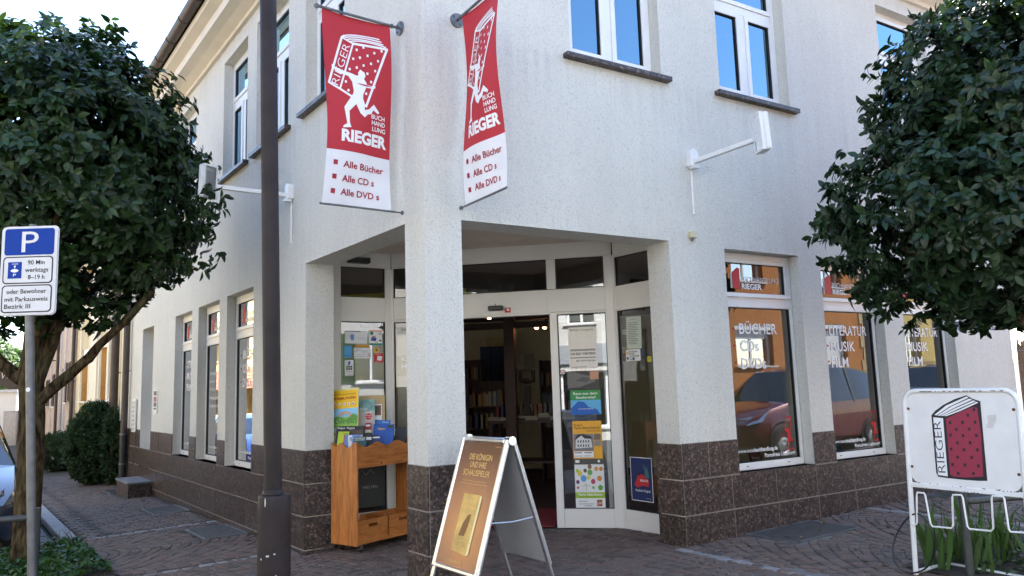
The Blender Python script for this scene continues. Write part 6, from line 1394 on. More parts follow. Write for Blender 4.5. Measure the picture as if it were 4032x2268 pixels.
# sprigs standing free of the crown on the side towards the shop
sp_t = []; sp_a = []
for k in range(90):
    up_ = k % 2; cc = np.array((4.88, 6.6, 3.92) if up_ else (4.38, 6.6, 2.93)); rr_ = np.array((1.48, 1.25, 1.18) if up_ else (1.50, 1.25, 1.0))
    a = rng.uniform(-.5, 1.0) if up_ else rng.uniform(-1.2, 1.0); d = unit(np.array([-math.cos(a), rng.uniform(-.5, .5), math.sin(a)])); r_ = rng.uniform(1.02, 1.14)
    for j in range(4): sp_t.append(cc + d * rr_ * r_ * (1 - .035 * j)); sp_a.append(unit(d + rng.normal(size=3) * .35))
tV, aV = crown_tips((5.25, 6.6, 4.72), (1.12, 1.1, .95), 1100, rng, 9.2, gap=-.24, lump=.2, freq=1.5, shell=(.55, 1.0))
tp = np.concatenate((tU, tW, tV)); ax = np.concatenate((aU, aW, aV))
leaf_mesh('crown', LEAFR, TR, *[np.concatenate(z) for z in zip(rosettes(tp, ax, 7, (.075, .13), (.042, .064), rng, droop=.4), rosettes(tp2, ax2, 5, (.08, .12), (.045, .06), rng), rosettes(np.array(sp_t), np.array(sp_a), 4, (.08, .125), (.038, .055), rng, (30, 85), .4))])
# clipped yew, low shrub by the houses
def bush(name, label, c, rad, n, seed, bulges=(), mat=YEW):
    g = G(c[0], c[1]); T = thing(name, (c[0], c[1], g), label, 'shrub')
    smooth_auto(MB().tube([(c[0], c[1], g - .05), (c[0], c[1], g + rad[2] * 1.2)], [.05, .02], 8).build('stem', BARK, T))
    tp, ax = crown_tips((c[0], c[1], g + rad[2] * 1.02), rad, n, rng, seed, lump=.15, freq=1.6, gap=-.5, shell=(.80, 1.06), bulges=bulges)
    leaf_mesh('foliage', mat, T, *rosettes(tp, unit(ax + np.array([0, 0, .25])), 7, (.06, .11), (.014, .022), rng, (15, 60), -.05))
yc = FL.g(13.75, .42)
bush('yew_shrub', 'large clipped dark green yew shrub beside the downpipe', (yc.x, yc.y), (.56, .56, .83), 5200, 3.1, (((0, 0, 1), .06, .5), ((-.8, -.3, -.4), .12, .5), ((0, 0, -1), -.1, .4)))
yc = FL.g(19.2, .5); bush('low_shrub', 'low dark green shrub behind the large yew', (yc.x, yc.y), (.66, .66, .50), 2200, 4.4)
yc = FL.g(13.0, .22); bush('low_shrub', 'small thin shrub between yew and downpipe', (yc.x, yc.y), (.2, .2, .75), 500, 7.4)
# ground cover on the left bed
n = 5200; C_ = np.zeros((n, 3)); k = 0
while k < n:
    s_ = rng.uniform(2.9, 5.25); o_ = rng.uniform(1.68, 3.6)
    if s_ < 3.2 and o_ < 1.95: continue
    hgt = .10 + .07 * noise.noise(Vector((s_ * 3, o_ * 3, 0))) ; edge = min(1, (s_ - 2.8) * 4, (o_ - 1.62) * 5, (5.35 - s_) * 4)
    p = FL.g(s_, o_, .02 + max(.02, hgt * edge) * rng.uniform(.3, 1.3)); C_[k] = p; k += 1
A_ = unit(np.array([0, 0, 1.0]) + rng.normal(size=(n, 3)) * .45); r_ = unit(rng.normal(size=(n, 3))); Yd = unit(r_ - A_ * (r_ * A_).sum(1, keepdims=True)); X_ = np.cross(Yd, A_)
o = leaf_mesh('ground_cover', IVY, None, C_, X_, Yd, A_, rng.uniform(.035, .065, n), rng.uniform(.035, .06, n)); tag(o, 'low green leafy ground cover around the left tree', 'ground cover', kind='stuff')
# twiggy weeds by the kerb
for k, (s_, o_) in enumerate(((5.15, 1.75), (5.3, 1.95), (4.9, 3.0))):
    p = FL.g(s_, o_); T = thing('weed', p, ['dry brown weed at the end of the kerb', 'second dry weed beside the kerb end', 'grey-green lavender tuft under the left rail'][k], 'plant')
    mb = MB()
    for j in range(26):
        a = rng.uniform(0, 6.28); l = rng.uniform(.1, .26); mb.tube([p, p + Vector((math.cos(a) * l * .4, math.sin(a) * l * .4, l * .6)), p + Vector((math.cos(a) * l * .7, math.sin(a) * l * .7, l))], [.003, .002, .001], 4, False)
    mb.build('stems', mk('dry_stem', (.09, .085, .05), .9, .3, 30), T, recalc=False)
# iris clumps on the right
blades = []
for k in range(7):
    n_ = 7; L0 = .42 + .05 * k; w0 = .017 + .002 * (k % 3); bend = [.05, .15, .3, .5, .8, .2, .1][k]; vs = []; x = y = 0; a = R(90)
    for j in range(n_):
        t = j / (n_ - 1); w_ = w0 * (1 - t ** 3) * (.75 + .5 * min(1, t * 3)); vs += [(x, -w_, y), (x, 0, y) if False else (x - .004, 0, y), (x, w_, y)]
        a = R(90) - bend * t * t * 2.2; x += math.cos(a) * L0 / (n_ - 1); y += math.sin(a) * L0 / (n_ - 1)
    fs = []
    for j in range(n_ - 1):
        for q in (0, 1): fs.append((j * 3 + q, j * 3 + q + 1, j * 3 + q + 4, j * 3 + q + 3))
    me = bpy.data.meshes.new('leaf'); me.from_pydata(vs, [], fs); me.materials.append(IRIS); me.polygons.foreach_set('use_smooth', [True] * len(me.polygons)); blades.append(me)
iris_at = [(3.30, 6.35), (3.50, 6.42), (3.62, 6.15), (3.82, 6.3), (3.95, 6.05), (4.1, 6.35), (3.72, 6.55), (4.0, 6.6), (3.48, 6.05), (4.2, 6.0), (3.22, 6.2)]
iris_l = ['iris clump left of the dark rail post, at the front', 'iris clump directly behind the dark rail post', 'tall iris clump right of the dark rail post', 'iris clump behind the tall one, under the crossbar', 'iris clump at the right edge near the stand leg', 'iris clump at the back right of the bed', 'small iris clump at the back of the bed', 'iris clump under the right tree', 'iris clump at the front beside the rail post foot', 'iris clump at the lower right corner', 'thin iris clump beside the left leg of the white stand']
for (x, y), lb in zip(iris_at, iris_l):
    T = thing('iris_plant', (x, y, G(x, y)), lb, 'plant', 'iris clumps in the right bed')
    for j in range(11):
        o = bpy.data.objects.new('leaf', random.choice(blades)); COL.objects.link(o); o.parent = T; o.location = (random.uniform(-.07, .07), random.uniform(-.07, .07), -.01); o.rotation_euler = (random.uniform(-.25, .25), random.uniform(-.1, .3), random.uniform(0, 6.28)); sc_ = random.uniform(.58, .95); o.scale = (sc_, sc_, sc_)
n = 900; C_ = np.zeros((n, 3))
for k in range(n): C_[k] = FR.g(rng.uniform(3.4, 7.5), rng.uniform(1.85, 3.1), .02 + .10 * rng.random())
A_ = unit(np.array([0, 0, 1.0]) + rng.normal(size=(n, 3)) * .5); r_ = unit(rng.normal(size=(n, 3))); Yd = unit(r_ - A_ * (r_ * A_).sum(1, keepdims=True)); X_ = np.cross(Yd, A_)
tag(leaf_mesh('ground_cover', mk('bed_leaf', (.03, .055, .02), .6, .4, 20), None, C_, X_, Yd, A_, rng.uniform(.04, .08, n), rng.uniform(.03, .05, n)), 'low dark leaves and litter in the right bed', 'ground cover', kind='stuff')
FALL = mk('dry_leaf', (.16, .10, .045), .8, .5, 40)
n = 130; C_ = np.zeros((n, 3)); k = 0
while k < n:
    if k % 3: p = FR.g(rng.uniform(2.8, 8.5), abs(rng.normal(0, .9)) + .03, .006)
    else: p = FL.g(rng.uniform(2.6, 12), abs(rng.normal(0, .7)) + .03, .006)
    C_[k] = p; k += 1
A_ = unit(np.array([0, 0, 1.0]) + rng.normal(size=(n, 3)) * .18); r_ = unit(rng.normal(size=(n, 3))); Yd = unit(r_ - A_ * (r_ * A_).sum(1, keepdims=True)); X_ = np.cross(Yd, A_)
tag(leaf_mesh('fallen_leaves', FALL, None, C_, X_, Yd, A_, rng.uniform(.03, .07, n), rng.uniform(.02, .035, n), .3, -.1), 'dry fallen leaves scattered on the pavement', 'fallen leaves', kind='stuff')
# reed screen at the right edge
p = FR.g(9.3, .25); T = thing('reed_screen', p, 'brown bamboo reed screen at the right end of the facade', 'screen')
REED = mk('reed', (.20, .12, .06), .7, .45, 25, island=.4)
for k in range(95):
    s_ = 9.2 + k * .0145; z1 = 2.02 + random.uniform(-.05, .05); mb = MB(); mb.tube([FR.g(s_ + random.uniform(-.004, .004), .04, -.02), FR.p(s_, z1, .04)], .0075, 6); mb.build('reed_cane', REED, T)
for z in (.5, 1.0, 1.5, 1.9): MB().tube([FR.p(9.19, z, .052), FR.p(10.6, z, .052)], .003, 5).build('binding_wire', STEEL, T)

# ================================================================== CARS
CARP = {}
def paint(name, c, metal=.3):
    return mk(name, c, .28, .03, 2, metal=metal, coat=1.0, obj=True)
CGL = m_glass('car_glass', .05, (.10, .13, .14), 1.6)
TYRE = mk('tyre', (.02, .02, .02), .85); RIM = mk('rim', (.5, .5, .52), .3, metal=.9)
def car(label, loc, rz, body, L=4.2, W=1.78, H=1.58, group='cars parked along the kerb'):
    T = thing('parked_car', loc, label, 'car', group, rz)
    h = W / 2; k = H / 1.58
    # stations along x (front +): x, half width, belt z, roof/hood z, roof half width factor
    S = [(L / 2, .60, .46, .50, .9), (L / 2 - .07, .78, .56, .66, .88), (L / 2 - .30, .95, .66, .80, .84), (L / 2 - .70, 1.0, .78, .93, .82), (L / 2 - 1.10, 1.0, .90, 1.02, .84), (L / 2 - 1.75, 1.0, .95, 1.46 * k, .66), (L / 2 - 2.15, 1.0, .96, 1.55 * k, .68), (L / 2 - 2.9, 1.0, .98, H, .68), (L / 2 - 3.45, 1.0, 1.0, 1.55 * k, .66), (-L / 2 + .22, .97, 1.02, 1.42 * k, .66), (-L / 2 + .03, .93, .98, 1.02, .80), (-L / 2, .88, .62, .66, .9)]
    prof = []
    for x, wf, belt, top, rf in S:
        w = h * wf; zb = .22 if abs(x) < L / 2 - .2 else .30
        prof.append([(x, 0, zb), (x, w * .88, zb), (x, w * .985, zb + .10), (x, w, (zb + belt) / 2 + .05), (x, w * .965, belt), (x, h * rf * (1 if top - belt > .2 else wf * 1.08), top - (.07 if top - belt > .2 else .03)), (x, h * rf * .78 * wf, top), (x, 0, top + .012)])
    def grid(cond, name, mat, smooth=True, par=T, off=0):
        mb = MB()
        for sy in (1, -1):
            for i in range(len(S) - 1):
                for j in range(7):
                    if cond(i, j):
                        q = [prof[i][j], prof[i][j + 1], prof[i + 1][j + 1], prof[i + 1][j]]
                        mb.quad(*[(a, b_ * sy, c) for a, b_, c in q])
        me_o = mb.build(name, mat, par, world=False, recalc=False)
        bm = bmesh.new(); bm.from_mesh(me_o.data); bmesh.ops.remove_doubles(bm, verts=bm.verts, dist=1e-4); bmesh.ops.recalc_face_normals(bm, faces=bm.faces); bm.to_mesh(me_o.data); bm.free()
        return smooth_auto(me_o, 35) if smooth else me_o
    side = lambda i, j: j == 4 and 4 <= i <= 8
    ws = lambda i, j: j in (5, 6) and i == 4; wside = lambda i, j: False
    rw = lambda i, j: j in (5, 6) and i == 9
    grid(lambda i, j: not (side(i, j) or ws(i, j) or rw(i, j)), 'body', body)
    grid(ws, 'windscreen', CGL, False); grid(rw, 'rear_window', CGL, False); grid(side, 'side_windows', CGL, False)
    MB().hexa([(-L / 2 + .25, -h * .85, .24), (L / 2 - .8, -h * .85, .24), (L / 2 - .8, h * .85, .24), (-L / 2 + .25, h * .85, .24), (-L / 2 + .4, -h * .85, .9), (L / 2 - 1.3, -h * .85, .9), (L / 2 - 1.3, h * .85, .9), (-L / 2 + .4, h * .85, .9)]).build('interior', flat((.02, .02, .022)), T, world=False)
    for sx in (L / 2 - .85, -L / 2 + .80):
        for sy in (-1, 1):
            mb = MB(); c = (sx, sy * (h - .09), .31)
            mb.lathe([(.19, -.10), (.29, -.105), (.315, -.07), (.315, .07), (.29, .105), (.19, .10)], c, 'y', 28); wl2 = mb.build('wheel', TYRE, T, world=False, smooth=True)
            mb = MB(); mb.lathe([(0, sy * .075), (.05, sy * .085), (.17, sy * .07), (.20, sy * .10)], c, 'y', 20); mb.build('rim', RIM, wl2, world=False, recalc=False)
            mb = MB(); mb.lathe([(.33, sy * .088), (.375, sy * .092), (.375, sy * .06)], c, 'y', 28); mb.build('wheel_arch', flat((.012, .012, .013)), T, world=False, recalc=False)
    for sy in (-1, 1):
        pts = [(L / 2 - .62, h * .86, .82), (L / 2 - .30, h * .70, .745), (L / 2 - .155, h * .52, .70), (L / 2 - .10, h * .52, .62), (L / 2 - .16, h * .76, .60), (L / 2 - .36, h * .935, .66)]
        mb = MB(); base_ = [Vector((a, b_ * sy, c)) for a, b_, c in pts]; outv = Vector((.045, .03 * sy, .03))
        mb.add(base_ + [v + outv for v in base_] + [sum((v + outv * 1.35 for v in base_), Vector()) / 6], [(i, (i + 1) % 6, 6 + (i + 1) % 6, 6 + i) for i in range(6)] + [(6 + i, 6 + (i + 1) % 6, 12) for i in range(6)])
        hl_ = mb.build('headlight', m_glass('headlamp_glass', .06, (.9, .93, .95), 1.2) if 'headlamp_glass' not in MATS else MATS['headlamp_glass'], T, world=False, recalc=False)
        mb = MB(); mb.add([v + outv * .25 for v in base_], [tuple(range(6))]); mb.build('reflector_bed', mk('lamp_bed', (.25, .26, .28), .3, metal=.8), hl_, world=False, recalc=False)
        for q in (.35, .62):
            c = base_[0].lerp(base_[3], q) + outv * .6; MB().lathe([(.0, -.02), (.03, .0), (.042, .03)], tuple(c), 'x', 14).build('reflector', CHROME, hl_, world=False, recalc=False)
        mb = MB(); mb.hexa([(-L / 2 + .02, sy * h * .60, .80), (-L / 2 + .25, sy * h * .985, .82), (-L / 2 + .25, sy * h * .97, 1.05), (-L / 2 + .06, sy * h * .62, 1.02), (-L / 2 - .01, sy * h * .60, .80), (-L / 2 + .16, sy * h * .99, .82), (-L / 2 + .18, sy * h * .975, 1.05), (-L / 2 + .02, sy * h * .62, 1.02)]); mb.build('tail_light', flat((.30, .01, .015), .15), T, world=False)
        mb = MB(); mb.hexa([(L / 2 - 1.42, sy * (h + .02), .98), (L / 2 - 1.30, sy * (h + .03), .99), (L / 2 - 1.30, sy * (h + .19), 1.0), (L / 2 - 1.40, sy * (h + .19), 1.0), (L / 2 - 1.42, sy * (h + .02), 1.12), (L / 2 - 1.32, sy * (h + .03), 1.12), (L / 2 - 1.33, sy * (h + .18), 1.10), (L / 2 - 1.40, sy * (h + .18), 1.10)]); mb.build('side_mirror', body, T, world=False, bevel=.02)
        MB().tube([(L / 2 - 1.36, sy * h * .96, .98), (L / 2 - 1.36, sy * (h + .05), 1.02)], .02, 6).build('mirror_arm', BLACK, T, world=False)
        mb = MB()
        for xx in (L / 2 - 2.05, -L / 2 + 1.25): mb.hexa([(xx, sy * h * .96, .95), (xx + .05, sy * h * .96, .95), (xx + .05, sy * h * .985, .95), (xx, sy * h * .985, .95), (xx - .12, sy * h * .66, 1.5 * k), (xx - .06, sy * h * .66, 1.5 * k), (xx - .06, sy * h * .69, 1.5 * k), (xx - .12, sy * h * .69, 1.5 * k)])
        tag(mb.build('door_pillars', BLACK, T, world=False), kind='stuff')
    MB().hexa([(L / 2 - .10, -h * .50, .50), (L / 2 + .012, -h * .42, .50), (L / 2 + .012, h * .42, .50), (L / 2 - .10, h * .50, .50), (L / 2 - .14, -h * .52, .63), (L / 2 - .045, -h * .45, .63), (L / 2 - .045, h * .45, .63), (L / 2 - .14, h * .52, .63)]).build('grille', flat((.012, .012, .013), .3), T, world=False)
    MB().hexa([(L / 2 - .16, -h * .70, .30), (L / 2 + .008, -h * .55, .30), (L / 2 + .008, h * .55, .30), (L / 2 - .16, h * .70, .30), (L / 2 - .14, -h * .72, .42), (L / 2 + .014, -h * .58, .42), (L / 2 + .014, h * .58, .42), (L / 2 - .14, h * .72, .42)]).build('lower_intake', flat((.015, .015, .016), .5), T, world=False)
    MB().box(L / 2 + .013, L / 2 + .022, -.26, .26, .40, .51).build('number_plate', PAPER, T, world=False); MB().box(-L / 2 - .02, -L / 2 - .01, -.26, .26, .70, .81).build('number_plate', PAPER, T, world=False)
    return T
def car_on(fr, s, off, ang_extra, *a, **k):
    p = fr.g(s, off, -.11); return car(a[0], p, math.atan2(-fr.d.y, -fr.d.x) + ang_extra, *a[1:], **k)
car_on(FL, 7.75, 3.16, 0, 'silver-blue car parked at the left edge behind the tree trunk', paint('paint_silver_blue', (.05, .07, .11), .5), W=1.86, H=1.72).scale = (1, 1, 1.08)
car_on(FL, 15.2, 3.1, 0, 'bright blue car mirrored in the left shop windows', paint('paint_blue', (.02, .08, .35), .2), H=1.5)
car_on(FL, 21.5, 3.1, math.pi, 'white car far down the left street, mirrored only', paint('paint_white', (.7, .7, .7), 0), H=1.5)
car_on(FR, 10.2, 4.45, 0, 'dark red car mirrored in the right BÜCHER window', paint('paint_dark_red', (.12, .008, .012), .2), L=4.3, H=1.70)
car_on(FR, 15.6, 4.5, 0, 'maroon car mirrored in the middle right shop window', paint('paint_maroon', (.05, .005, .009), .2), H=1.6)
car_on(FR, 17.0, 8.3, math.pi, 'pinkish red car on the far side of the right street, mirrored only', paint('paint_pink_red', (.35, .03, .06), .1), H=1.5)

# ================================================================== HOUSES
def house(name, label, fr, s0, s1, zt, wallm, wins, plinth=None, pz=.7, depth=8, cat='house', roofm=None, ridge=3.2, zb=None):
    """wins: (s0, s1, z0, z1, kind) kind: plain / shutter / roller / door"""
    g = fr.g((s0 + s1) / 2, 0); T = thing(name, g, label, cat); zb = g.z - 1.2
    holes = [w[:4] for w in wins]; mb = MB(); TH_ = .25
    ss = sorted({s0, s1} | {h[i] for h in holes for i in (0, 1)}); zz = sorted({zb, zt} | {h[i] for h in holes for i in (2, 3)})
    for a, b_ in zip(ss[:-1], ss[1:]):
        for c, d in zip(zz[:-1], zz[1:]):
            if any(h[0] < (a + b_) / 2 < h[1] and h[2] < (c + d) / 2 < h[3] for h in holes): continue
            mb.fq(fr, a, b_, c, d, 0)
    for q in (s0, s1): mb.quad(fr.p(q, zb, 0), fr.p(q, zt, 0), fr.p(q, zt, -depth), fr.p(q, zb, -depth))
    mb.quad(fr.p(s0, zb, -depth), fr.p(s1, zb, -depth), fr.p(s1, zt, -depth), fr.p(s0, zt, -depth))
    mb.build('wall', wallm, T, recalc=False)
    rm = roofm or MATS['roof_tile']; ov = .35
    e = [fr.p(s0 - .1, zt, ov), fr.p(s1 + .1, zt, ov), fr.p(s1 + .1, zt, -depth - ov), fr.p(s0 - .1, zt, -depth - ov), fr.p(s0 - .1, zt + ridge, -depth / 2), fr.p(s1 + .1, zt + ridge, -depth / 2)]
    MB().add(e, [(0, 1, 5, 4), (2, 3, 4, 5), (1, 2, 5), (3, 0, 4), (0, 1, 2, 3)]).build('roof', rm, T)
    for w in wins:
        a, b_, c, d, kind = w[:5]; rv = w[5] if len(w) > 5 else wallm
        W = MB()
        for q in (a, b_): W.quad(fr.p(q, c, 0), fr.p(q, d, 0), fr.p(q, d, -TH_), fr.p(q, c, -TH_))
        W.quad(fr.p(a, d, 0), fr.p(b_, d, 0), fr.p(b_, d, -TH_), fr.p(a, d, -TH_)); W.quad(fr.p(a, c, 0), fr.p(b_, c, 0), fr.p(b_, c, -TH_), fr.p(a, c, -TH_))
        Wo = W.build('door' if kind == 'door' else 'window', rv, T, recalc=False)
        if kind == 'door':
            MB().fb(fr, a, b_, c, d, -TH_, -TH_ + .05).build('leaf', DARKWOOD, Wo); continue
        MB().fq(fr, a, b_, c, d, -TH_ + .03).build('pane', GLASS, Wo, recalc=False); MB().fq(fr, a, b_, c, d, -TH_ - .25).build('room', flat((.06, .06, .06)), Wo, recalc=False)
        f = MB(); t = .07; mid = (a + b_) / 2
        for q in ((a, b_, c, c + t), (a, b_, d - t, d), (a, a + t, c + t, d - t), (b_ - t, b_, c + t, d - t), (mid - .04, mid + .04, c + t, d - t)): f.fb(fr, *q, -TH_, -TH_ + .06)
        f.build('frame', PVC, Wo)
        MB().fb(fr, a - .08, b_ + .08, c - .05, c - .002, -.1, .10).build('sill', mk('sill_white', (.7, .68, .64), .6), Wo)
        if kind == 'roller':
            MB().fb(fr, a, b_, d - .16, d - .001, -TH_ + .065, -.02).build('shutter_box', PVC, Wo)
            hh = (d - c) * (.62 if len(w) < 7 else w[6])
            for k in range(int(hh / .055)): MB().fb(fr, a + .02, b_ - .02, d - .16 - (k + 1) * .055 + .004, d - .16 - k * .055, -TH_ + .065, -TH_ + .08).build('shutter_slat', PVC, Wo)
        if kind == 'shutter' or kind == 'green':
            sm = mk('brown_shutter', (.06, .03, .022), .6, .2) if kind == 'shutter' else mk('green_shutter', (.09, .16, .06), .6, .2)
            for x0, x1 in ((a - .52, a - .02), (b_ + .02, b_ + .52)):
                sh = MB()
                for q in ((x0, x1, c, c + .06), (x0, x1, d - .06, d), (x0, x0 + .06, c + .06, d - .06), (x1 - .06, x1, c + .06, d - .06)): sh.fb(fr, *q, .005, .045)
                so = sh.build('shutter', sm, Wo)
                n_ = int((d - c - .14) / .07)
                mb = MB()
                for k in range(n_): mb.hexa([fr.p(x0 + .06, c + .07 + k * .07, .01), fr.p(x1 - .06, c + .07 + k * .07, .01), fr.p(x1 - .06, c + .07 + k * .07, .022), fr.p(x0 + .06, c + .07 + k * .07, .022), fr.p(x0 + .06, c + .11 + k * .07, .02), fr.p(x1 - .06, c + .11 + k * .07, .02), fr.p(x1 - .06, c + .11 + k * .07, .04), fr.p(x0 + .06, c + .11 + k * .07, .04)])
                tag(mb.build('shutter_slats', sm, so), kind='stuff')
    if plinth:
        doors = [w for w in wins if w[4] == 'door']; e = s0
        for w in doors + [(s1, s1)]:
            if w[0] > e: MB().fb(fr, e, w[0], zb, pz, .001, .05).build('plinth', plinth, T)
            e = w[1]
    return T
YEL = m_stucco('stucco_cream', (.74, .64, .42), .4); PNK = m_stucco('stucco_pinkish', (.64, .55, .48), 1.0); ORG = m_stucco('stucco_orange', (.58, .245, .09), .6); OFFW = m_stucco('stucco_offwhite', (.76, .74, .68), .3); YEL2 = m_stucco('stucco_yellow', (.70, .52, .20), .3)
ORV = mk('orange_reveal', (.52, .26, .07), .85, .1)
H2 = house('town_house', 'cream house with orange window reveals beyond the yew shrub', FL, 12.75, 21.2, 6.4, YEL, [(14.25, 15.02, 1.62, 3.08, 'plain', ORV), (15.4, 16.45, 1.62, 3.08, 'roller', ORV), (18.5, 19.95, 1.60, 3.06, 'roller', ORV), (14.3, 15.3, 4.2, 5.7, 'plain', ORV), (18.5, 19.6, 4.2, 5.7, 'plain', ORV)], mk('plinth_cream', (.5, .42, .28), .9), .3)
for a, b_ in ((13.2, 13.32), (15.08, 15.34), (16.5, 16.62), (16.75, 18.0), (18.3, 18.44), (20.02, 20.2)): MB().fb(FL, a, b_, -1.0, 6.3, .002, .045 if b_ - a < .5 else .07).build('pilaster', mk('cream_trim', (.80, .74, .60), .85, .06), H2)
H3 = house('town_house', 'pinkish weathered house with brown shutters and brown door', FL, 21.3, 31.0, 6.2, PNK, [(22.85, 23.35, 1.58, 2.85, 'shutter'), (23.95, 24.95, -.6, 2.7, 'door'), (26.2, 27.0, 1.45, 2.6, 'shutter'), (28.9, 29.3, 1.45, 2.45, 'shutter')], mk('plinth_brown', (.17, .10, .08), .9, .25), .35)
for a in (21.35, 23.72, 25.1, 27.9): MB().fb(FL, a, a + .12, -1.2, 6, .002, .06).build('pilaster', mk('trim_grey', (.66, .62, .58), .85, .08), H3)
H4 = house('town_house', 'grey rendered house far down the left street', FL, 31.2, 42.0, 6.0, m_stucco('stucco_grey', (.55, .53, .50), .8), [(33, 33.9, 1.2, 2.5, 'plain'), (35.5, 36.4, 1.2, 2.5, 'plain'), (38, 39, 1.2, 2.5, 'plain')], mk('plinth_brown', (.17, .10, .08), .9, .25), .1)
downpipe(13.55, .14, 'thick brown downpipe rising behind the yew shrub', .085, 6.3, .5)
downpipe(21.22, .10, 'thin dark downpipe between the cream and pinkish houses', .05, 6.2, .3)
downpipe(25.3, .10, 'dark downpipe on the pinkish house beyond the brown door', .05, 6.2, .3)
p = FL.g(25.6, .35); tag(MB().hexa([FL.g(25.2, .07, -.05), FL.g(26.0, .07, -.05), FL.g(26.0, .5, -.05), FL.g(25.2, .5, -.05), FL.g(25.2, .07, .12), FL.g(26.0, .07, .12), FL.g(26.0, .5, .12), FL.g(25.2, .5, .12)]).build('house_step', mk('pale_stone', (.42, .40, .37), .8, .2), bevel=.01), 'pale stone step on the pavement by the pinkish house', 'step')
p = FL.g(19.4, .6); tag(MB().hexa([FL.g(19.1, .2, .02), FL.g(20.3, .2, .02), FL.g(20.3, .8, .02), FL.g(19.1, .8, .02), FL.g(19.1, .2, .07), FL.g(20.3, .2, .07), FL.g(20.3, .8, .07), FL.g(19.1, .8, .07)]).build('stone_slab', mk('pale_stone', (.42, .40, .37), .8, .2), bevel=.01), 'flat pale slab lying beside the low shrub', 'slab')
# far end of the left street: wall, meter cabinet, hanging sign, trees
q0 = at(-160, 1560, 46); q1 = at(95, 1560, 46)
EW = two(q0.xy, q1.xy)
T = thing('garden_wall', (q0.x, q0.y, G(q0.x, q0.y)), 'white garage wall at the far end of the left street', 'wall')
MB().fb(EW, -6, 3.4, -2, 2.25, -.3, 0).build('wall', OFFW, T); MB().fb(EW, -6.1, 3.5, 2.252, 2.42, -.4, .12).build('coping', mk('coping', (.5, .5, .5), .8), T); MB().fb(EW, 1.4, 2.2, -1.6, 1.6, .001, .05).build('door', flat((.25, .26, .28)), T)
p = at(50, 1650, 40); T = thing('meter_cabinet', (p.x, p.y, G(p.x, p.y)), 'grey meter cabinet at the far end of the left pavement', 'cabinet')
g_ = G(p.x, p.y); MB().box(p.x - .36, p.x + .36, p.y - .2, p.y + .2, g_ - .02, g_ + 1.75).build('box', mk('cabinet_grey', (.42, .43, .44), .6), T, bevel=.01); MB().box(p.x - .30, p.x + .30, p.y - .215, p.y - .2005, g_ + .35, g_ + 1.65).build('door', mk('cabinet_grey2', (.46, .47, .48), .6), T)
oc = at(45, 1485, 28); T = thing('hanging_sign', oc, 'dark oval hanging sign with white script behind the left tree trunk', 'sign')
OV = two((oc.x - 1, oc.y), (oc.x + 1, oc.y)); n_ = 28
MB().prism([OV.p(1 + .50 * math.cos(2 * math.pi * k / n_), oc.z + .42 * math.sin(2 * math.pi * k / n_), -.02) for k in range(n_)], (0, -.04, 0)).build('board', flat((.03, .03, .035)), T)
mb = MB(); put_text(mb, 'Wing', lambda u, v: OV.p(.62 + u + v * .25, oc.z - .05 + v, .0225 + .04), .75, .24, -.01); mb.build('lettering', mk('sign_script', (.6, .6, .6), .6), T, recalc=False)
MB().tube([OV.p(1.0, oc.z + .42, 0), OV.p(1.0, oc.z + .55, 0), OV.p(3.2, oc.z + .55, 0)], .02, 6).build('bracket', BLACK, T)
for k, (px, Y, r_, z_, lb) in enumerate(((-120, 62, 3.4, 3.6, 'round green tree beyond the far wall at the left edge'), (60, 75, 3.0, 3.0, 'second green tree beyond the far wall'))):
    p = at(px, 1450, Y); g_ = G(p.x, p.y); T = thing('tree', (p.x, p.y, g_), lb, 'tree')
    smooth_auto(MB().tube([(p.x, p.y, g_ - .1), (p.x, p.y, g_ + z_)], [.25, .12], 8).build('trunk', BARK, T)); tp, ax = crown_tips((p.x, p.y, g_ + z_ + r_ * .6), (r_, r_, r_), 1500, rng, 8.1 + k, gap=-.2)
    leaf_mesh('crown', m_leaf('far_leaf%d' % k, (.05, .08, .02), (.10, .14, .04), .6, .3), T, *rosettes(tp, ax, 5, (.25, .4), (.15, .25), rng))

# ================================================================== THE OTHER SIDES OF THE STREETS (seen in the glass; one house added only for its light)
FO = Fr(FR.g(0, 11.0).xy, FR.d, -FR.n, -1)
house('town_house', 'orange house with white roller shutters across the right street', FO, 11.0, 22.9, 7.6, ORG, [(16.1, 17.85, 2.05, 3.35, 'roller', ORG, .25), (20.6, 21.75, 1.9, 3.45, 'roller', ORG, .95), (16.1, 17.6, 4.75, 6.2, 'roller', ORG, .25), (20.5, 21.7, 4.75, 6.2, 'roller', ORG, .4), (12.6, 13.9, 2.05, 3.35, 'roller', ORG, .3), (12.6, 13.9, 4.75, 6.2, 'roller', ORG, .3)], mk('plinth_stone', (.4, .3, .2), .9, .2), 1.0)
ho = bpy.data.objects['town_house.003'] if 'town_house.003' in bpy.data.objects else None
for k in range(16):
    w_ = .42 if k % 2 else .28; MB().fb(FO, 22.9 - w_, 22.92, .55 + k * .42, .55 + k * .42 + .40, .001, .03).build('quoin_stone', mk('sandstone', (.50, .36, .19), .9, .2, 6), ho)
house('town_house', 'yellow house next to the orange one across the right street', FO, 23.4, 36.0, 7.0, YEL2, [(25.3, 26.3, 2.0, 3.5, 'plain'), (29, 30, 2.0, 3.5, 'plain'), (25.3, 26.3, 4.7, 6.1, 'plain')], mk('plinth_stone2', (.18, .12, .09), .9, .2), 2.1)
house('town_house', 'cream corner house across the right street, mirrored only', FO, -1.0, 10.6, 7.4, OFFW, [(2, 3.1, 1.9, 3.4, 'green'), (6, 7.1, 1.9, 3.4, 'green'), (2, 3.1, 4.7, 6.2, 'green'), (6, 7.1, 4.7, 6.2, 'green')], None)
FP = Fr(FL.g(0, 9.0).xy, FL.d, -FL.n, 1)
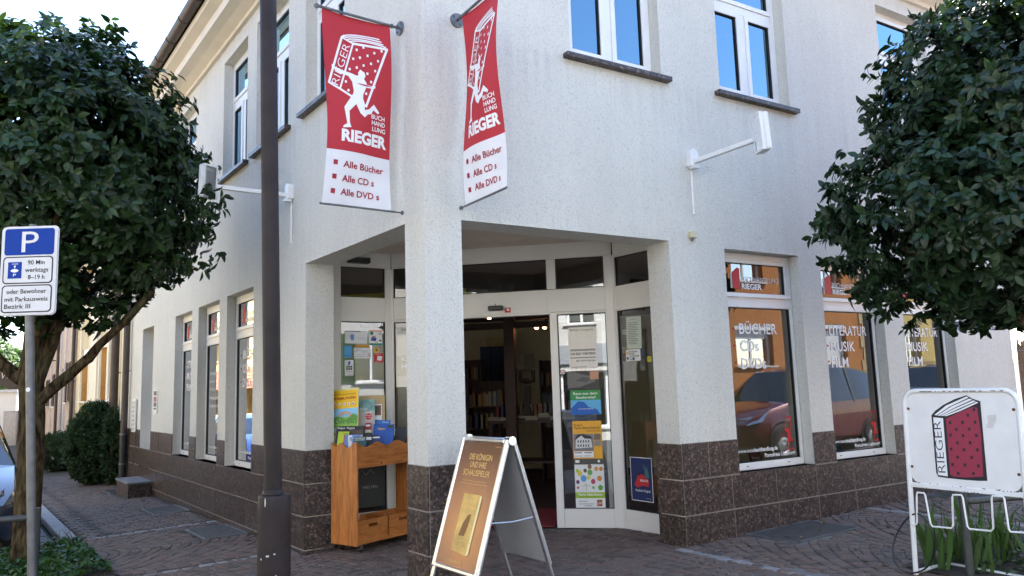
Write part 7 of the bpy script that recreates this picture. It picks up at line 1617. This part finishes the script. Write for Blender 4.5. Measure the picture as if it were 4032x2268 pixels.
HY = house('town_house', 'yellow house with tiled canopy across the left street', FP, 24.0, 50.0, 7.0, YEL2, [(28, 29, 3.6, 4.9, 'plain'), (34.6, 35.6, 3.6, 4.9, 'plain'), (40, 41, 3.6, 4.9, 'plain'), (46, 47, 3.6, 4.9, 'plain'), (33.4, 34.6, .4, 1.6, 'plain'), (40, 41.5, .2, 1.6, 'plain')], None)
cp_ = MB().hexa([FP.p(24, 1.95, 1.3), FP.p(50, 1.95, 1.3), FP.p(50, 2.95, .01), FP.p(24, 2.95, .01), FP.p(24, 2.05, 1.3), FP.p(50, 2.05, 1.3), FP.p(50, 3.05, .01), FP.p(24, 3.05, .01)]).build('canopy', mk('orange_tile', (.42, .13, .06), .8, .25, 14), HY)
mb = MB()
for k in range(130):
    for j in range(6):
        s_ = 24.05 + k * .2; t0 = j / 6; t1 = (j + 1) / 6 + .02; z0 = 2.06 + 1.0 * t0; z1 = 2.06 + 1.0 * t1; o0 = 1.3 - 1.29 * t0; o1 = 1.3 - 1.29 * min(1, t1)
        mb.hexa([FP.p(s_, z0, o0), FP.p(s_ + .18, z0, o0), FP.p(s_ + .18, z1 - .03, o1), FP.p(s_, z1 - .03, o1), FP.p(s_ + .02, z0 + .05, o0), FP.p(s_ + .16, z0 + .05, o0), FP.p(s_ + .16, z1, o1), FP.p(s_ + .02, z1, o1)])
tag(mb.build('canopy_tiles', mk('orange_tile', (.42, .13, .06), .8, .25, 14), HY), kind='stuff')
house('town_house', 'cream house across the left street, mirrored only', FP, 8.0, 23.6, 7.2, YEL, [(11, 12.2, 1.5, 3, 'plain'), (16, 17.2, 1.5, 3, 'plain'), (11, 12.2, 4.4, 5.9, 'plain'), (16, 17.2, 4.4, 5.9, 'plain')], None)
house('town_house', 'beige corner house opposite the left facade, mirrored only', FP, -2.0, 7.6, 7.2, m_stucco('stucco_beige', (.50, .47, .41), .4), [(0, 1.1, 1.5, 3, 'plain'), (4, 5.1, 1.5, 3, 'plain'), (0, 1.1, 4.4, 5.9, 'plain'), (4, 5.1, 4.4, 5.9, 'plain')], None)  # added out of view: blocks blue sky, bounces warm sunlight onto the left facade
FB = Fr((12, -8.6), (-24, .6), (.025, 1), 1)
HW = house('shop_house', 'white shop house with green shutters behind the viewpoint', FB, 1.0, 25.0, 8.6, OFFW, [(19.3, 20.4, 5.0, 6.5, 'green'), (15.9, 16.9, 3.7, 5.0, 'plain'), (13.6, 14.6, 3.7, 5.0, 'plain'), (7, 8.1, 3.7, 5.0, 'green'), (3, 4.1, 3.7, 5.0, 'green'), (14.0, 17.2, .2, 2.1, 'plain'), (9.0, 12.4, .2, 2.1, 'plain'), (4.0, 7.2, .2, 2.1, 'plain'), (19, 22, .2, 2.1, 'plain')], None, cat='house')
MB().fb(FB, 9.0, 17.5, 2.35, 3.0, .002, .12).build('sign_band', flat((.35, .37, .39)), HW)
